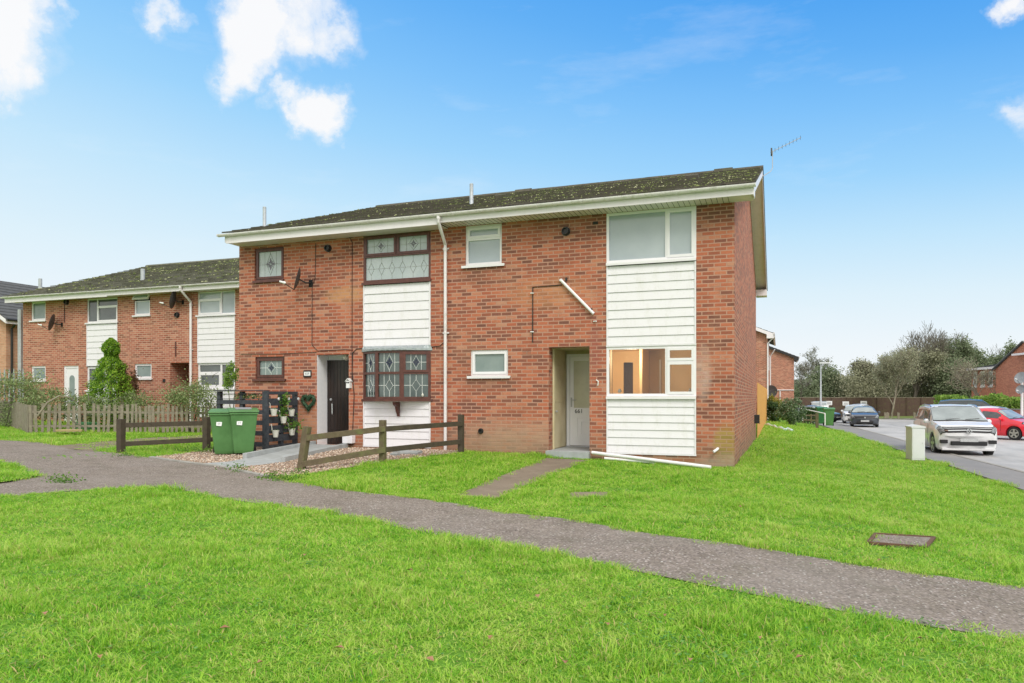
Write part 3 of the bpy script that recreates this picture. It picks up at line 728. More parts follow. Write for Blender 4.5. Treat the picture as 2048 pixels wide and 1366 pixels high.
def tiled_roof(parent, x0, x1, y0, z0, y1, z1, matn, course=.335, tw=.30, jit=.007, name='roof', tail=None, thick=.03):
    """one pitch of overlapping tiles from the eave (y0, z0) up to the ridge (y1, z1), plus the plain rear pitch"""
    mb = MB(); dy, dz = y1 - y0, z1 - z0; Ls = math.hypot(dy, dz); uy, uz = dy / Ls, dz / Ls; ny, nz = -uz, uy
    n = int(Ls / course); course = Ls / n; nt_ = max(1, round((x1 - x0) / tw)); tw = (x1 - x0) / nt_
    for i in range(n):
        for k in range(nt_):
            a = x0 + k * tw + .002; b = a + tw - .004; j = random.uniform(-jit, jit); jx = random.uniform(-.4, .4) * jit
            s0, s1 = i * course - .03, (i + 1) * course + .05
            lo, hi = .054 + j, .012
            if i == n - 1: s1 = Ls
            P = [(s0, lo), (s1, hi), (s1, hi - thick * .6), (s0, lo - thick)]
            mb.prism([(y0 + s * uy + h * ny, z0 + s * uz + h * nz) for s, h in P], 'x', a + jx, b + jx)
    # underlay keeps light out
    P = [(0, -.004), (Ls, -.004), (Ls, -.02), (0, -.02)]
    mb.prism([(y0 + s * uy + h * ny, z0 + s * uz + h * nz) for s, h in P], 'x', x0 + .01, x1 - .01)
    if tail:
        y2, z2 = tail
        mb.prism([(y1, z1 + .012), (y2, z2 + .03), (y2, z2 - .01), (y1, z1 - .03)], 'x', x0, x1)
    # ridge tiles
    k = max(1, round((x1 - x0) / .45)); w = (x1 - x0) / k
    for i in range(k):
        a = x0 + i * w; h = random.uniform(0, .006)
        prof = [(y1 - .13, z1 + .0), (y1 - .10, z1 + .055 + h), (y1, z1 + .09 + h), (y1 + .10, z1 + .055 + h), (y1 + .13, z1 + .0), (y1, z1 - .02)]
        mb.prism(prof, 'x', a + .003, a + w - .003)
    return mb.build(name, matn, parent)
def gutter(parent, x0, x1, y, z, r=.058, mat='gutter_white', brk=.9, drop=None):
    mb = MB(); pr = []
    for k in range(9):
        t = PI + PI * k / 8; pr.append((y + r * math.cos(t), z + r * math.sin(t)))
    for k in range(8, -1, -1):
        t = PI + PI * k / 8; pr.append((y + (r - .006) * math.cos(t), z + (r - .006) * math.sin(t)))
    mb.prism(pr, 'x', x0, x1)
    mb.box(x0 - .004, x0 + .004, y - r, y + r, z - r * .8, z)
    mb.box(x1 - .004, x1 + .004, y - r, y + r, z - r * .8, z)
    x = x0 + .4
    while x < x1 - .1:
        pr2 = [(y + (r + .007) * math.cos(PI + PI * k / 8), z + (r + .007) * math.sin(PI + PI * k / 8)) for k in range(9)]
        mb.prism(pr2 + [(y + r, z + .001), (y - r, z + .001)], 'x', x - .016, x + .016)
        x += brk
    return mb.build('gutter', mat, parent)
def downpipe(parent, x, ytop, ztop, ywall, z1, mat='gutter_white', r=.034, brackets=(), col=None, xt=None):
    mb = MB(); xt = x if xt is None else xt
    mb.tube([(xt, ytop, ztop), (xt, ytop, ztop - .14), (x, ywall, ztop - .5), (x, ywall, ztop - .62), (x, ywall, z1)], r, 12)
    mb.lathe([(r + .008, 0), (r + .008, .07)], 12, 0, (xt, ytop, ztop - .08))
    mb.lathe([(r + .008, 0), (r + .008, .07)], 12, 0, (x, ywall, ztop - .64))
    for z in brackets:
        mb.lathe([(r + .007, 0), (r + .007, .04)], 12, 0, (x, ywall, z)); mb.box(x - .07, x + .07, ywall + .02, ywall + r + .012, z + .005, z + .035)
    return mb.build('downpipe', mat, parent, smooth=True)
def cable(parent, pts, r=.008, mat='cable', name='cable'):
    return MB().tube(pts, r, 5).build(name, mat, parent)
def wall_vent(parent, x, z, Y, r=.075, name='flue_vent', out=.09):
    mb = MB(); mb.lathe([(r, Y + .05), (r, Y - out), (r * .8, Y - out), (r * .75, Y - out + .04), (.01, Y - out + .04)], 18, 0, (x, 0, z), 'y')
    mb.lathe([(r * 1.3, Y - .001), (r * 1.3, Y - .02)], 18, 0, (x, 0, z), 'y')
    return mb.build(name, 'black_plastic', parent, smooth=True)
def flue(parent, x, y, z, h, r=.044):
    mb = MB(); mb.lathe([(r * 1.15, z - .1), (r * 1.15, z + .03), (r, z + .04), (r, z + h - .01), (r * .8, z + h)], 14, 0, (x, y, 0))
    return mb.build('flue_pipe', 'flue_grey', parent, smooth=True)
def dish(loc_wall, label, face, r=.27, side=-1, mat='dish_grey', group='satellite dishes on the house fronts', arm=.28):
    """satellite dish on a wall bracket; face = unit vector the dish looks along"""
    P = Vector(loc_wall); t = thing('satellite_dish', label, 'satellite dish', P, 0, group); fv = Vector(face).normalized()
    mb = MB(); mb.box(P.x - .05, P.x + .05, P.y - .012, P.y, P.z - .09, P.z + .07)
    C = P + Vector((side * .12, -arm, .05))
    mb.tube([P, P + Vector((side * .02, -arm * .6, -.02)), C], .017, 8); mb.build('bracket', 'black_plastic', t)
    q = fv.to_track_quat('Z', 'Y').to_matrix().to_4x4(); M = Matrix.Translation(C) @ q
    d = MB(); d.M = M
    d.lathe([(.01, -.0), (r * .4, .006), (r * .7, .022), (r * .93, .045), (r, .052), (r * 1.015, .05), (r * .93, .038), (r * .7, .012), (r * .4, -.006), (.01, -.012)], 28)
    d.build('dish', mat, t, smooth=True)
    e = MB(); F0 = M @ Vector((0, -r * .96, .04)); F1 = M @ Vector((0, -r * .62, r * 1.25))
    e.tube([F0, F1], .011, 6); e.build('feed_arm', 'black_plastic', t)
    l = MB(); l.M = Matrix.Translation(F1) @ q; l.lathe([(.028, -.02), (.032, -.05), (.03, -.08), (.02, .06)], 10); l.build('receiver', 'sticker', t)
    return t
# ---------------------------------------------------------------- the near terrace
XB = fx(893)          # party line under the downpipe
XL = fx(478.5)        # left end
HS = 4.93             # underside of the eaves soffit
DEPTH = 12.9
YE, ZE = -.50, 5.105  # lower edge of tiles
YR, ZR = DEPTH / 2, 7.41
mid = thing('terraced_house', 'red brick end terrace house numbered 661, white cladding bands and mossy roof', 'house', (XB / 2, 3, 0), 0)
lft = thing('terraced_house', 'red brick terrace house with dark leaded windows and small bay window', 'house', ((XL + XB) / 2, 3, 0), 0)
H = mid
hx = lambda px: fx(px)
def rect(pa, pb, ytop, ybot, px=None):
    """rectangle on the facade from photo columns pa..pb and rows measured at the left column"""
    return (fx(pa), fx(pb), fz(pa, ybot), fz(pa, ytop))
A1 = rect(930.5, 1003.5, 450.5, 532)          # small upper window
A2 = rect(941, 1016, 700.5, 752)              # small lower window
A3 = (fx(1213), fx(1392.5), fz(1213, 527), HS - .005)   # large upper window
A4 = (fx(1213), fx(1392.5), fz(1213, 792.5), fz(1213, 694.5))
RX0, RX1, RZ = fx(1097.5), fx(1179), fz(1097.5, 694.5)
A1 = (A1[0], A1[1], A1[2], HS - .005)
CZ0 = fz(1394, 912)
ZB = -.35
wb = MB()
holed_wall(wb, XB + .002, -.0, ZB, HS + .3, 0, .26, [A1, A2, (A3[0], A3[1], CZ0, HS - .004), (RX0, RX1, -.02 + .16, RZ)])
# side wall with gable
RT = lambda y: ZE + (ZR - ZE) * ((y - YE) / (YR - YE) if y <= YR else (2 * YR - y - YE) / (YR - YE)) - .07
wb.prism([(.26, ZB), (DEPTH - .26, ZB), (DEPTH - .26, RT(DEPTH - .26)), (YR, RT(YR)), (.26, RT(.26))], 'x', -.26, 0)
wb.box(XB + .002, 0, DEPTH - .26, DEPTH, ZB, HS + .3)
wb.box(XB + .002, XB + .2, .26, DEPTH - .26, ZB, HS + .3)
wb.build('wall', 'brick_main', H)
ww = window(H, *A1, lights=[(0, 1, .0, .66, 0), (0, 1, .66, 1, 1)], sill_over=.07, panem='pane_light')
window(H, *A2, sill_over=.06, panem='pane_frost', lights=[(0, 1, 0, 1, 1)], fw=.05)
m3 = (fx(1333) - A3[0]) / (A3[1] - A3[0])
window(H, *A3, lights=[(0, m3, 0, 1, 0), (m3, 1, 0, 1, 1)], sill_over=.0, rec=.0, fw=.05)
window(H, *A4, lights=[(0, m3, 0, 1, 0), (m3, 1, .69, 1, 1), (m3, 1, 0, .69, 1)], sill_over=.0, rec=.0, fw=.05, panem='glass_clear')
cladding(H, A3[0], A3[1], A4[3] + .035, A3[2] - .06, -.012, 9)
cladding(H, A4[0], A4[1], CZ0 + .03, A4[2] - .055, -.012, 7)
MB().box(A4[0], A4[1], .001, .03, A4[3] + .002, A4[3] + .034).build('trim', 'white_frame', H)
# porch recess
dpt = 1.0
d = ray(1131, 795); dpt = CY + d[1] * ((RX0 - CX) / d[0]); dpt = min(max(dpt, .5), 1.3)
rc = MB(); FZ = .23
rc.box(RX0 - .1, RX0, .262, dpt, FZ - .3, RZ + .05, 0); rc.box(RX1, RX1 + .1, .262, dpt, FZ - .3, RZ + .05, 1)
rc.box(RX0 - .1, RX1 + .1, .262, dpt + .2, RZ + .002, RZ + .1, 0)
rc.box(RX0 - .1, RX1 + .1, dpt + .06, dpt + .2, FZ - .3, RZ + .05, 0)
rc.build('porch_lining', ['cream_paint', 'brick_main'], H)
cd = MB(); cx = RX0 + .004
cd.box(RX0, cx + .012, .34, dpt - .04, FZ + .02, RZ - .35); cd.box(RX0, cx + .02, .34, dpt - .04, RZ - .34, RZ - .30); cd.box(RX0, cx + .022, .30, .335, FZ, RZ - .02)
cd.box(RX0, cx + .02, .36, dpt - .08, FZ + .98, FZ + 1.0)
cdo = cd.build('store_door', 'cream_paint', H)
MB().tube([(cx + .02, .42, FZ + .78), (cx + .06, .42, FZ + .78)], .02, 8).build('handle', 'steel', cdo)
st = MB(); st.box(RX0 - .02, RX1 + .02, -.17, dpt + .06, -.25, FZ); st.build('doorstep', 'concrete_grey', H, bevel=.006)
# door 661
dx0 = CX + ray(1133.5, 795)[0] * ((dpt - CY) / ray(1133.5, 795)[1]); dz1 = on_y(1140, 713, dpt)[1]; dz0 = FZ + .01
dx0 = max(dx0, RX0 + .03); dx1 = min(dx0 + .92, RX1 + .09)
fr = MB(); yd = dpt - .02
fr.box(dx0, dx0 + .07, yd, yd + .07, dz0, dz1 + .05); fr.box(dx1 - .07, dx1, yd, yd + .07, dz0, dz1 + .05); fr.box(dx0 + .07, dx1 - .07, yd, yd + .07, dz1, dz1 + .05)
fr.build('door_frame', 'door_white', H)
a, b = dx0 + .075, dx1 - .075
dr = MB(); gz0, gz1 = on_y(1140, 815.5, dpt)[1], dz1 - .1; st_ = .085
dr.box(a, b, yd + .01, yd + .06, dz0 + .02, gz0); dr.box(a, b, yd + .01, yd + .06, gz1, dz1 - .004); dr.box(a, a + st_, yd + .01, yd + .06, gz0, gz1); dr.box(b - st_, b, yd + .01, yd + .06, gz0, gz1)
for (q, e) in ((.0, .012), (.09, .02)):
    z0_, z1_ = dz0 + .17 + q, gz0 - .2 - q; x0_, x1_ = a + .16 + q, b - .16 - q
    for t in ((x0_, x1_, z0_, z0_ + .016), (x0_, x1_, z1_ - .016, z1_), (x0_, x0_ + .016, z0_ + .016, z1_ - .016), (x1_ - .016, x1_, z0_ + .016, z1_ - .016)):
        dr.box(t[0], t[1], yd - e * .5, yd + .012, t[2], t[3])
do = dr.build('door', 'door_white', H)
MB().box(a + st_ - .005, b - st_ + .005, yd + .025, yd + .035, gz0 - .005, gz1 + .005).build('pane', 'pane_cream', do)
hb = MB(); hb.box(a + .02, a + .05, yd - .006, yd + .012, gz0 + .02, gz0 + .22); hb.tube([(a + .035, yd, gz0 + .17), (a + .035, yd - .045, gz0 + .17), (a + .15, yd - .045, gz0 + .17)], .009, 8); hb.build('handle', 'steel', do)
put_text('house_number', '661', .125, (a + .20, yd + .004, gz0 - .075), do, 'ink')
MB().box(dx0, dx1, yd - .03, yd + .07, dz0 - .012, dz0 + .012).build('threshold', 'steel', H)
# eaves: soffit, fascia, boxed gable ends, barge boards
XR2 = .36
so_ = MB()
so_.box(XB + .03, XR2 - .03, -.47, -.002, HS, HS + .012)
for k in range(58):
    x = XB + .1 + k * .1
    if x < XR2 - .05: so_.box(x, x + .006, -.465, -.004, HS - .0035, HS + .001, 1)
so_.build('soffit', ['soffit_white', 'dark_gap'], H)
fa = MB(); fa.box(XB + .03, XR2, -.49, -.47, HS - .012, HS + .135); fa.build('fascia', 'fascia_white', H)
gutter(H, XB + .001, XR2 + .03, YE - .055, HS + .158)
bg_ = MB()
sl = (ZR - ZE) / (YR - YE)
def barge(mb, x0, x1, ya, yb, h=.17, top=-.02):
    za, zb = ZE + sl * (ya - YE), ZE + sl * (yb - YE)
    mb.prism([(ya, za + top), (yb, zb + top), (yb, zb + top - h), (ya, za + top - h)], 'x', x0, x1)
barge(bg_, XR2 - .02, XR2, -.47, YR)
zr = ZE + sl * (YR - YE)
bg_.prism([(YR, zr - .02), (2 * YR + .47, ZE + .01 - .02), (2 * YR + .47, ZE - .18), (YR, zr - .19)], 'x', XR2 - .02, XR2)
bg_.box(XR2 - .34, XR2 - .0205, -.468, -.002, HS + .013, HS + .13)
bg_.prism([(-.47, HS - .03), (-.47, HS + .13), (.06, HS + .30), (.06, HS + .11), (-.1, HS - .0)], 'x', XR2 - .0195, XR2 + .002)
bg_.box(.003, XR2 + .004, DEPTH - .1, DEPTH + .45, HS - .07, HS + .14)
bg_.build('barge_board', 'fascia_white', H)
vs = MB()
vs.prism([(-.0, HS + .014 + .15), (YR, zr - .16), (YR, zr - .17), (-.0, HS + .0 + .15)], 'x', .002, XR2 - .021)
vs.prism([(YR, zr - .16), (DEPTH + .4, HS + .15), (DEPTH + .4, HS + .14), (YR, zr - .17)], 'x', .002, XR2 - .021)
vs.build('verge_soffit', 'soffit_white', H)
ro = tiled_roof(H, XB + .001, XR2 + .02, YE, ZE, YR, ZR, 'roof_main', tail=(2 * YR - YE, ZE))
def on_roof(px, py):
    d = ray(px, py); den = d[2] - sl * d[1]; t = (ZE + sl * (CY - YE) - CZ) / den
    return (CX + d[0] * t, CY + d[1] * t, CZ + d[2] * t)
def moss(parent, x0, x1, n, root, yb=YE, zb=ZE, s_=sl, length=None, mat='moss', smin=.012, smax=.05, gate=.05):
    from mathutils import noise as mn
    V = []; F = []; c = 0; tries = 0
    while c < n and tries < n * 8:
        tries += 1
        x = random.uniform(x0, x1); s = random.random() ** .9 * (length or (YR - YE)); y = yb + s; z = zb + s_ * s + .045
        if mn.noise(Vector((x * 1.3, y * 1.1, 5))) + .5 * mn.noise(Vector((x * 4, y * 4, 1))) < gate - random.random() * .3: continue
        # gather on the lower edges of the courses
        r = random.uniform(smin, smax) * (1 if random.random() < .85 else 1.5); b = len(V); k = 6
        V.append((x, y - .02 * r, z + r * .55))
        for i in range(k):
            a = 2 * PI * i / k; rr = r * random.uniform(.7, 1.2); V.append((x + rr * math.cos(a), y + rr * math.sin(a), z + s_ * rr * math.sin(a) + r * .12 - .01))
        for i in range(k): F.append((b, b + 1 + i, b + 1 + (i + 1) % k))
        c += 1
    M = root.matrix_basis.inverted(); V = [tuple(M @ Vector(v)) for v in V]
    me = bpy.data.meshes.new('moss'); me.from_pydata(V, [], F)
    o = link('moss', me, mat, parent, smooth=True); o['kind'] = 'stuff'; return o
moss(ro, XB + .05, XR2, 2400, H, smax=.03)
p = on_roof(943, 412); flue(H, p[0], p[1], p[2], .52)
def hood(parent, px, py, w=.3):
    p = Vector(on_roof(px, py)); mb = MB()
    mb.prism([(p.y - .2, p.z - .02), (p.y + .2, p.z + .10), (p.y + .2, p.z + .13), (p.y - .1, p.z + .10), (p.y - .22, p.z + .05)], 'x', p.x - w / 2, p.x + w / 2)
    mb.build('roof_vent', 'roof_main', parent)
hood(H, 1385, 360)
def ridge_vent(parent, x):
    mb = MB(); mb.prism([(YR - .16, ZR), (YR - .13, ZR + .08), (YR, ZR + .125), (YR + .13, ZR + .08), (YR + .16, ZR)], 'x', x - .24, x + .24); mb.build('ridge_vent', 'roof_main', parent)
xr_ = lambda px: CX + ray(px, 795)[0] * (YR - CY) / ray(px, 795)[1]
ridge_vent(H, xr_(1447)); ridge_vent(H, xr_(1048))
# facade fittings
wall_vent(H, fx(1132), fz(1132, 463), 0, .07)
wall_vent(H, fx(962), fz(962, 862), 0, .045, out=.05)
MB().box(fx(1186), fx(1196), -.004, .02, fz(1190, 449), fz(1190, 443)).build('wall_hole', 'dark_gap', H)
ab = MB(); x_, z_ = fx(1054), fz(1054, 703)
ab.box(x_ - .11, x_ + .11, -.004, .02, z_ - .07, z_ + .065)
for i in range(8):
    for j in range(5): ab.box(x_ - .095 + i * .0245, x_ - .095 + i * .0245 + .011, -.007, -.003, z_ - .055 + j * .025, z_ - .055 + j * .025 + .011, 1)
ab.build('air_brick', ['brick_red', 'dark_gap'], H)
cable(H, [(fx(1124), -.012, fz(1124, 570)), (fx(1066), -.012, fz(1066, 574)), (fx(1065.5), -.012, fz(1065, 685))], .011)
for py in (587, 664): MB().tube([(fx(1063), -.005, fz(1063, py)), (fx(1063), -.05, fz(1063, py)), (fx(1069), -.05, fz(1069, py))], .012, 6).build('clip', 'sticker', H)
cl_ = MB(); cl_.tube([(fx(1187), 0, fz(1187, 643)), (fx(1194), -.06, fz(1194, 643))], .013, 6)
cl_.build('clip', 'sticker', H)
pp = MB(); pp.tube([(fx(1122), -.045, fz(1122, 560)), (fx(1188.5), -.045, fz(1188.5, 628))], .03, 12); pp.lathe([(.035, 0), (.035, .04)], 10, 0, (fx(1123), -.045, fz(1123, 563)))
tag(pp.build('drain_pipe', 'white_frame', None, smooth=True, loc=(fx(1155), -.045, fz(1155, 594))), 'loose white pipe hanging diagonally on the brick above the porch', 'pipe')
MB().box(fx(1133) - .01, fx(1133) + .02, -.06, 0, fz(1133, 562), fz(1133, 556)).build('bracket', 'black_plastic', H); bk_ = MB(); bk_.box(fx(1184) - .01, fx(1184) + .01, -.06, 0, fz(1184, 622), fz(1184, 617)); bk_.build('bracket', 'black_plastic', H)
bl = MB(); bl.tube([(fx(1193), -.02, fz(1193, 760)), (fx(1197.5), -.03, fz(1197.5, 763)), (fx(1196), -.02, fz(1196, 771))], .012, 6); bl.build('doorbell_hook', 'sticker', H)
sp_ = MB(); sp_.tube([(fx(1436), .02, fz(1436, 897)), (fx(1436) - .02, -.09, fz(1436, 899)), (fx(1436) - .07, -.13, fz(1436, 903))], .026, 10); sp_.build('waste_pipe', 'white_frame', H, smooth=True)
pl = MB(); pl.box(fx(1181), -.0, -.012, -.002, -.2, fz(1395, 912) - .01) if False else pl.box(XB + .3, RX0 - .02, -.014, .001, -.2, .05); pl.build('plinth', 'plinth', H)
# flue guard on the side wall near the back
d = ray(1508, 838); t = (0 - CX) / d[0] if d[0] else 1; yy = CY + d[1] * t
yy = 11.2; zz = CZ + (HZ - 838) / FL * ((yy - CY) * CP + .8 * SP)
gd = MB(); gd.box(0, .16, yy - .17, yy + .17, zz - .14, zz + .14)
for i in range(5): gd.box(.16, .17, yy - .19, yy + .19, zz - .15 + i * .07, zz - .14 + i * .07)
gd.build('flue_guard', 'black_plastic', H)

# ---- left house of the near terrace
H = lft
B1 = (fx(509), fx(567.5), fz(509, 562), fz(509, 497.5)); B2 = (fx(510.5), fx(569), fz(510.5, 758), fz(510.5, 714))
B3 = (fx(727), fx(861.5), fz(727, 566), HS - .03); LX0, LX1, LZ = fx(634), fx(697.5), fz(634, 709.5)
BZ1, BZ0 = fz(727, 704), fz(727, 798)
LC0 = fz(725, 893)
wb = MB()
holed_wall(wb, XL, XB - .002, ZB, HS + .3, 0, .26, [B1, B2, (B3[0], B3[1], LC0, HS - .029), (LX0, LX1, .2, LZ)])
wb.prism([(.26, ZB), (DEPTH - .26, ZB), (DEPTH - .26, RT(DEPTH - .26)), (YR, RT(YR)), (.26, RT(.26))], 'x', XL, XL + .26)
wb.box(XL, XB - .002, DEPTH - .26, DEPTH, ZB, HS + .3)
wb.build('wall', 'brick_main', H)
def leading(nm, parentget, style, mat_l, mat_m, store):
    def f(ax, bx, cz, dz, y, key):
        store.append((ax, bx, cz, dz, y, key))
    return f
def draw_lead(parent, items, style, M=None, lm='lead_line', mm='motif_grey', th=.009):
    l = MB(); m = MB(); l.M = m.M = M; any_m = False
    for ax, bx, cz, dz, y, key in items:
        W, H_ = bx - ax, dz - cz; xc, zc = (ax + bx) / 2, (cz + dz) / 2
        sty = style(key)
        if sty == 'none': continue
        if sty == 'band':      # long light with a chain of diamonds
            n = 6
            for k in range(1, n * 2):
                x = ax + W * k / (n * 2)
                if k % 2: l.box(x - th / 2, x + th / 2, y, y + .004, cz, zc - H_ * .22); l.box(x - th / 2, x + th / 2, y, y + .004, zc + H_ * .22, dz)
            l.box(ax, bx, y, y + .0035, zc - th / 2, zc + th / 2)
            for k in range(n):
                x = ax + W * (2 * k + 1) / (n * 2); q = W / n * .28
                P = [(x, zc + H_ * .27), (x + q, zc), (x, zc - H_ * .27), (x - q, zc)]
                for a_, b_ in zip(P, P[1:] + P[:1]): l.beam((a_[0], y, a_[1]), (b_[0], y, b_[1]), .005, th, up=(0, 1, 0))
                x2 = ax + W * (2 * k + 2) / (n * 2)
            continue
        nv = 4
        for k in (1, 3) if W > .25 else (): l.box(ax + W * k / nv - th / 2, ax + W * k / nv + th / 2, y, y + .004, cz, dz)
        q = min(W * .17, .13); hh = H_ * (.42 if sty == 'motif' else .26)
        l.box(ax, xc - q, y, y + .0035, zc - th / 2, zc + th / 2); l.box(xc + q, bx, y, y + .0035, zc - th / 2, zc + th / 2)
        l.box(xc - th / 2, xc + th / 2, y, y + .004, cz, zc - hh); l.box(xc - th / 2, xc + th / 2, y, y + .004, zc + hh, dz)
        P = [(xc, zc + hh), (xc + q, zc), (xc, zc - hh), (xc - q, zc)]
        for a_, b_ in zip(P, P[1:] + P[:1]): l.beam((a_[0], y, a_[1]), (b_[0], y, b_[1]), .005, th, up=(0, 1, 0))
        if sty == 'motif':
            m = MB(); m.M = M; R_ = min(H_ * .27, W * .22)
            for t in range(4):
                a0 = PI / 2 * t; dx_, dz_ = math.cos(a0), math.sin(a0); nx_, nz_ = -dz_, dx_
                pts = [(R_ * .12, 0), (R_ * .5, R_ * .2), (R_ * 1.0, 0), (R_ * .5, -R_ * .2)]
                m.prism([(xc + u * dx_ + v * nx_, zc + u * dz_ + v * nz_) for u, v in pts], 'y', y - .003, y + .002)
                a0 += PI / 4; dx_, dz_ = math.cos(a0), math.sin(a0); nx_, nz_ = -dz_, dx_
                pts = [(R_ * .1, 0), (R_ * .35, R_ * .1), (R_ * .68, 0), (R_ * .35, -R_ * .1)]
                m.prism([(xc + u * dx_ + v * nx_, zc + u * dz_ + v * nz_) for u, v in pts], 'y', y - .003, y + .002)
            m.build('flower_motif', mm, parent)
    l.build('leading', lm, parent)
def lead_window(parent, R, lights, style, M=None, panem='pane_lead', lm='lead_line', mm='motif_grey', **k):
    it = []
    wo = window(parent, *R, frame='brown_frame', panem=panem, lights=lights, lead=lambda *a: it.append(a), M=M, **k)
    draw_lead(wo.children[0], it, style, M, lm, mm)
    # sub-parts stay at most one level under the window
    for c in list(wo.children[0].children): c.parent = wo
    return wo
lead_window(H, B1, [(0, 1, 0, 1, 1)], lambda k: 'motif', sill_over=.02, fw=.05)
lead_window(H, B2, [(0, 1, 0, 1, 1)], lambda k: 'motif', panem='pane_frost', lm='lead_white', mm='motif_dark', sill_over=.05, fw=.055)
lead_window(H, B3, [(0, 1, 0, .55, 0), (0, .5, .55, 1, 1), (.5, 1, .55, 1, 1)], lambda k: 'band' if k[2] == 0 else 'motif', rec=.0, sill_over=.02, fw=.05)
cladding(H, B3[0], B3[1], BZ1 + .09, B3[2] - .06, -.012, 7)
cladding(H, B3[0], B3[1], LC0 + .03, BZ0 - .05, -.012, 6)
# bow window: three facets
bo = thing('x', 'x', 'x'); bpy.data.objects.remove(bo)
bx0, bx1 = B3[0], B3[1]; wq = (bx1 - bx0) / 3; dd = .26
pts = [Vector((bx0, -.01, 0)), Vector((bx0 + wq * 1.0, -dd, 0)), Vector((bx0 + wq * 2.0, -dd, 0)), Vector((bx1, -.01, 0))]
d = ray(752, 795); pts[1].x = CX + d[0] * (-dd - CY) / d[1]; d = ray(803, 795); pts[2].x = CX + d[0] * (-dd - CY) / d[1]
for i in range(3):
    a_, b_ = pts[i], pts[i + 1]; ln = (b_ - a_).length; ang = math.atan2(b_.y - a_.y, b_.x - a_.x)
    M = Matrix.Translation(a_) @ Matrix.Rotation(ang, 4, 'Z')
    lead_window(H, (0.0, ln, BZ0, BZ1), [(0, 1, 0, .54, 0), (0, 1, .54, 1, 1 if i == 2 else 0)], lambda k: 'diamond' if k[2] == 0 else 'motif', M=M, panem='pane_bay', lm='lead_white', mm='motif_dark', sill=False, rec=.0, fw=.05)
sl_ = MB(); P = [(p_.x, p_.y) for p_ in pts]
def off(P, e): return [(P[0][0] - e, P[0][1]), (P[1][0] - e * .5, P[1][1] - e), (P[2][0] + e * .5, P[2][1] - e), (P[3][0] + e, P[3][1])]
sl_.prism(off(P, .05) + [(bx1 + .05, .03), (bx0 - .05, .03)], 'z', BZ0 - .05, BZ0 - .002); sl_.build('bay_sill', 'brown_frame', H)
lr = MB(); O = off(P, .04)
up_ = [(bx0 + .0, -.02), (P[1][0], -.03), (P[2][0], -.03), (bx1, -.02)]
for i in range(3):
    n = 10
    for k in range(n):
        t0, t1 = k / n, (k + 1) / n
        L0 = Vector((O[i][0] + (O[i + 1][0] - O[i][0]) * t0, O[i][1] + (O[i + 1][1] - O[i][1]) * t0, BZ1 + .0 + .014 * abs(math.sin(PI * t0 * 5)))); L1 = Vector((O[i][0] + (O[i + 1][0] - O[i][0]) * t1, O[i][1] + (O[i + 1][1] - O[i][1]) * t1, BZ1 + .0 + .014 * abs(math.sin(PI * t1 * 5))))
        U0 = Vector((up_[i][0] + (up_[i + 1][0] - up_[i][0]) * t0, up_[i][1], BZ1 + .12)); U1 = Vector((up_[i][0] + (up_[i + 1][0] - up_[i][0]) * t1, up_[i][1], BZ1 + .12))
        Mi0, Mi1 = L0 + Vector((0, .0, .04)), L1 + Vector((0, .0, .04))
        lr.quad(L0, L1, Mi1, Mi0); lr.quad(Mi0, Mi1, U1, U0)
lr.prism([(p_[0], p_[1] * .97) for p_ in O] + [(bx1, .0), (bx0, .0)], 'z', BZ1 + .002, BZ1 + .03)
lr.build('bay_roof', 'lead_roof', H)
# bay soffit and corbel
MB().prism(P + [(bx1, .0), (bx0, .0)], 'z', BZ0 - .06, BZ0 - .052).build('bay_base', 'white_clad', H)
cb_ = MB(); cxm = fx(798) ; cb_.prism([(-.012, BZ0 - .06), (-.24, BZ0 - .06), (-.22, BZ0 - .12), (-.13, BZ0 - .17), (-.10, BZ0 - .27), (-.05, BZ0 - .33), (-.04, BZ0 - .38), (-.012, BZ0 - .38)], 'x', cxm - .03, cxm + .03); cb_.build('corbel', 'brown_frame', H)
# ornaments seen on the bay's inner sill and pots are small details of the pane
for px, s in ((771, .035), (797, .045), (850, .03)):
    orn = MB(); orn.lathe([(s * .6, BZ0 + .055), (s, BZ0 + .055 + s), (s * .5, BZ0 + .055 + s * 2), (s * .2, BZ0 + .055 + s * 2.6)], 8, 0, (fx(px), -.11, 0)); orn.build('ornament', 'pot_white', H)
# porch of the left house
FZL = .205; dl = .62
d = ray(655.5, 795); dl = CY + d[1] * ((LX0 - CX) / d[0]); dl = min(max(dl, .35), 1.2)
rc = MB()
rc.box(LX0 - .1, LX0 - .0, .262, dl + .05, FZL - .3, LZ + .05, 0); rc.box(LX1, LX1 + .1, .262, dl + .05, FZL - .3, LZ + .05, 0); rc.box(LX0 - .1, LX1 + .1, .262, dl + .3, LZ + .001, LZ + .1, 0); rc.box(LX0 - .1, LX1 + .1, dl + .05, dl + .2, FZL - .3, LZ + .05, 0)
rc.box(LX0 - .001, LX0 + .004, .002, .262, FZL - .3, LZ - .001, 0)
rc.build('porch_lining', 'white_paintbrick', H)
MB().box(LX0 + .0, LX1, -.02, dl + .05, FZL - .3, FZL).build('doorstep', 'brick_red', H)
dr = MB(); n = 9
for k in range(n):
    a = LX0 + .006 + (LX1 - LX0 - .012) * k / n; b = LX0 + .006 + (LX1 - LX0 - .012) * (k + 1) / n
    dr.box(a + .003, b - .003, dl - .03, dl + .02, FZL + .01, LZ - .11)
dr.box(LX0 + .006, LX1 - .006, dl - .015, dl + .03, FZL + .01, LZ - .11)
for zq in (.35, 1.1, 1.75): dr.box(LX0 + .02, LX1 - .02, dl - .036, dl - .031, FZL + zq, FZL + zq + .03)
do = dr.build('door', 'door_black', H)
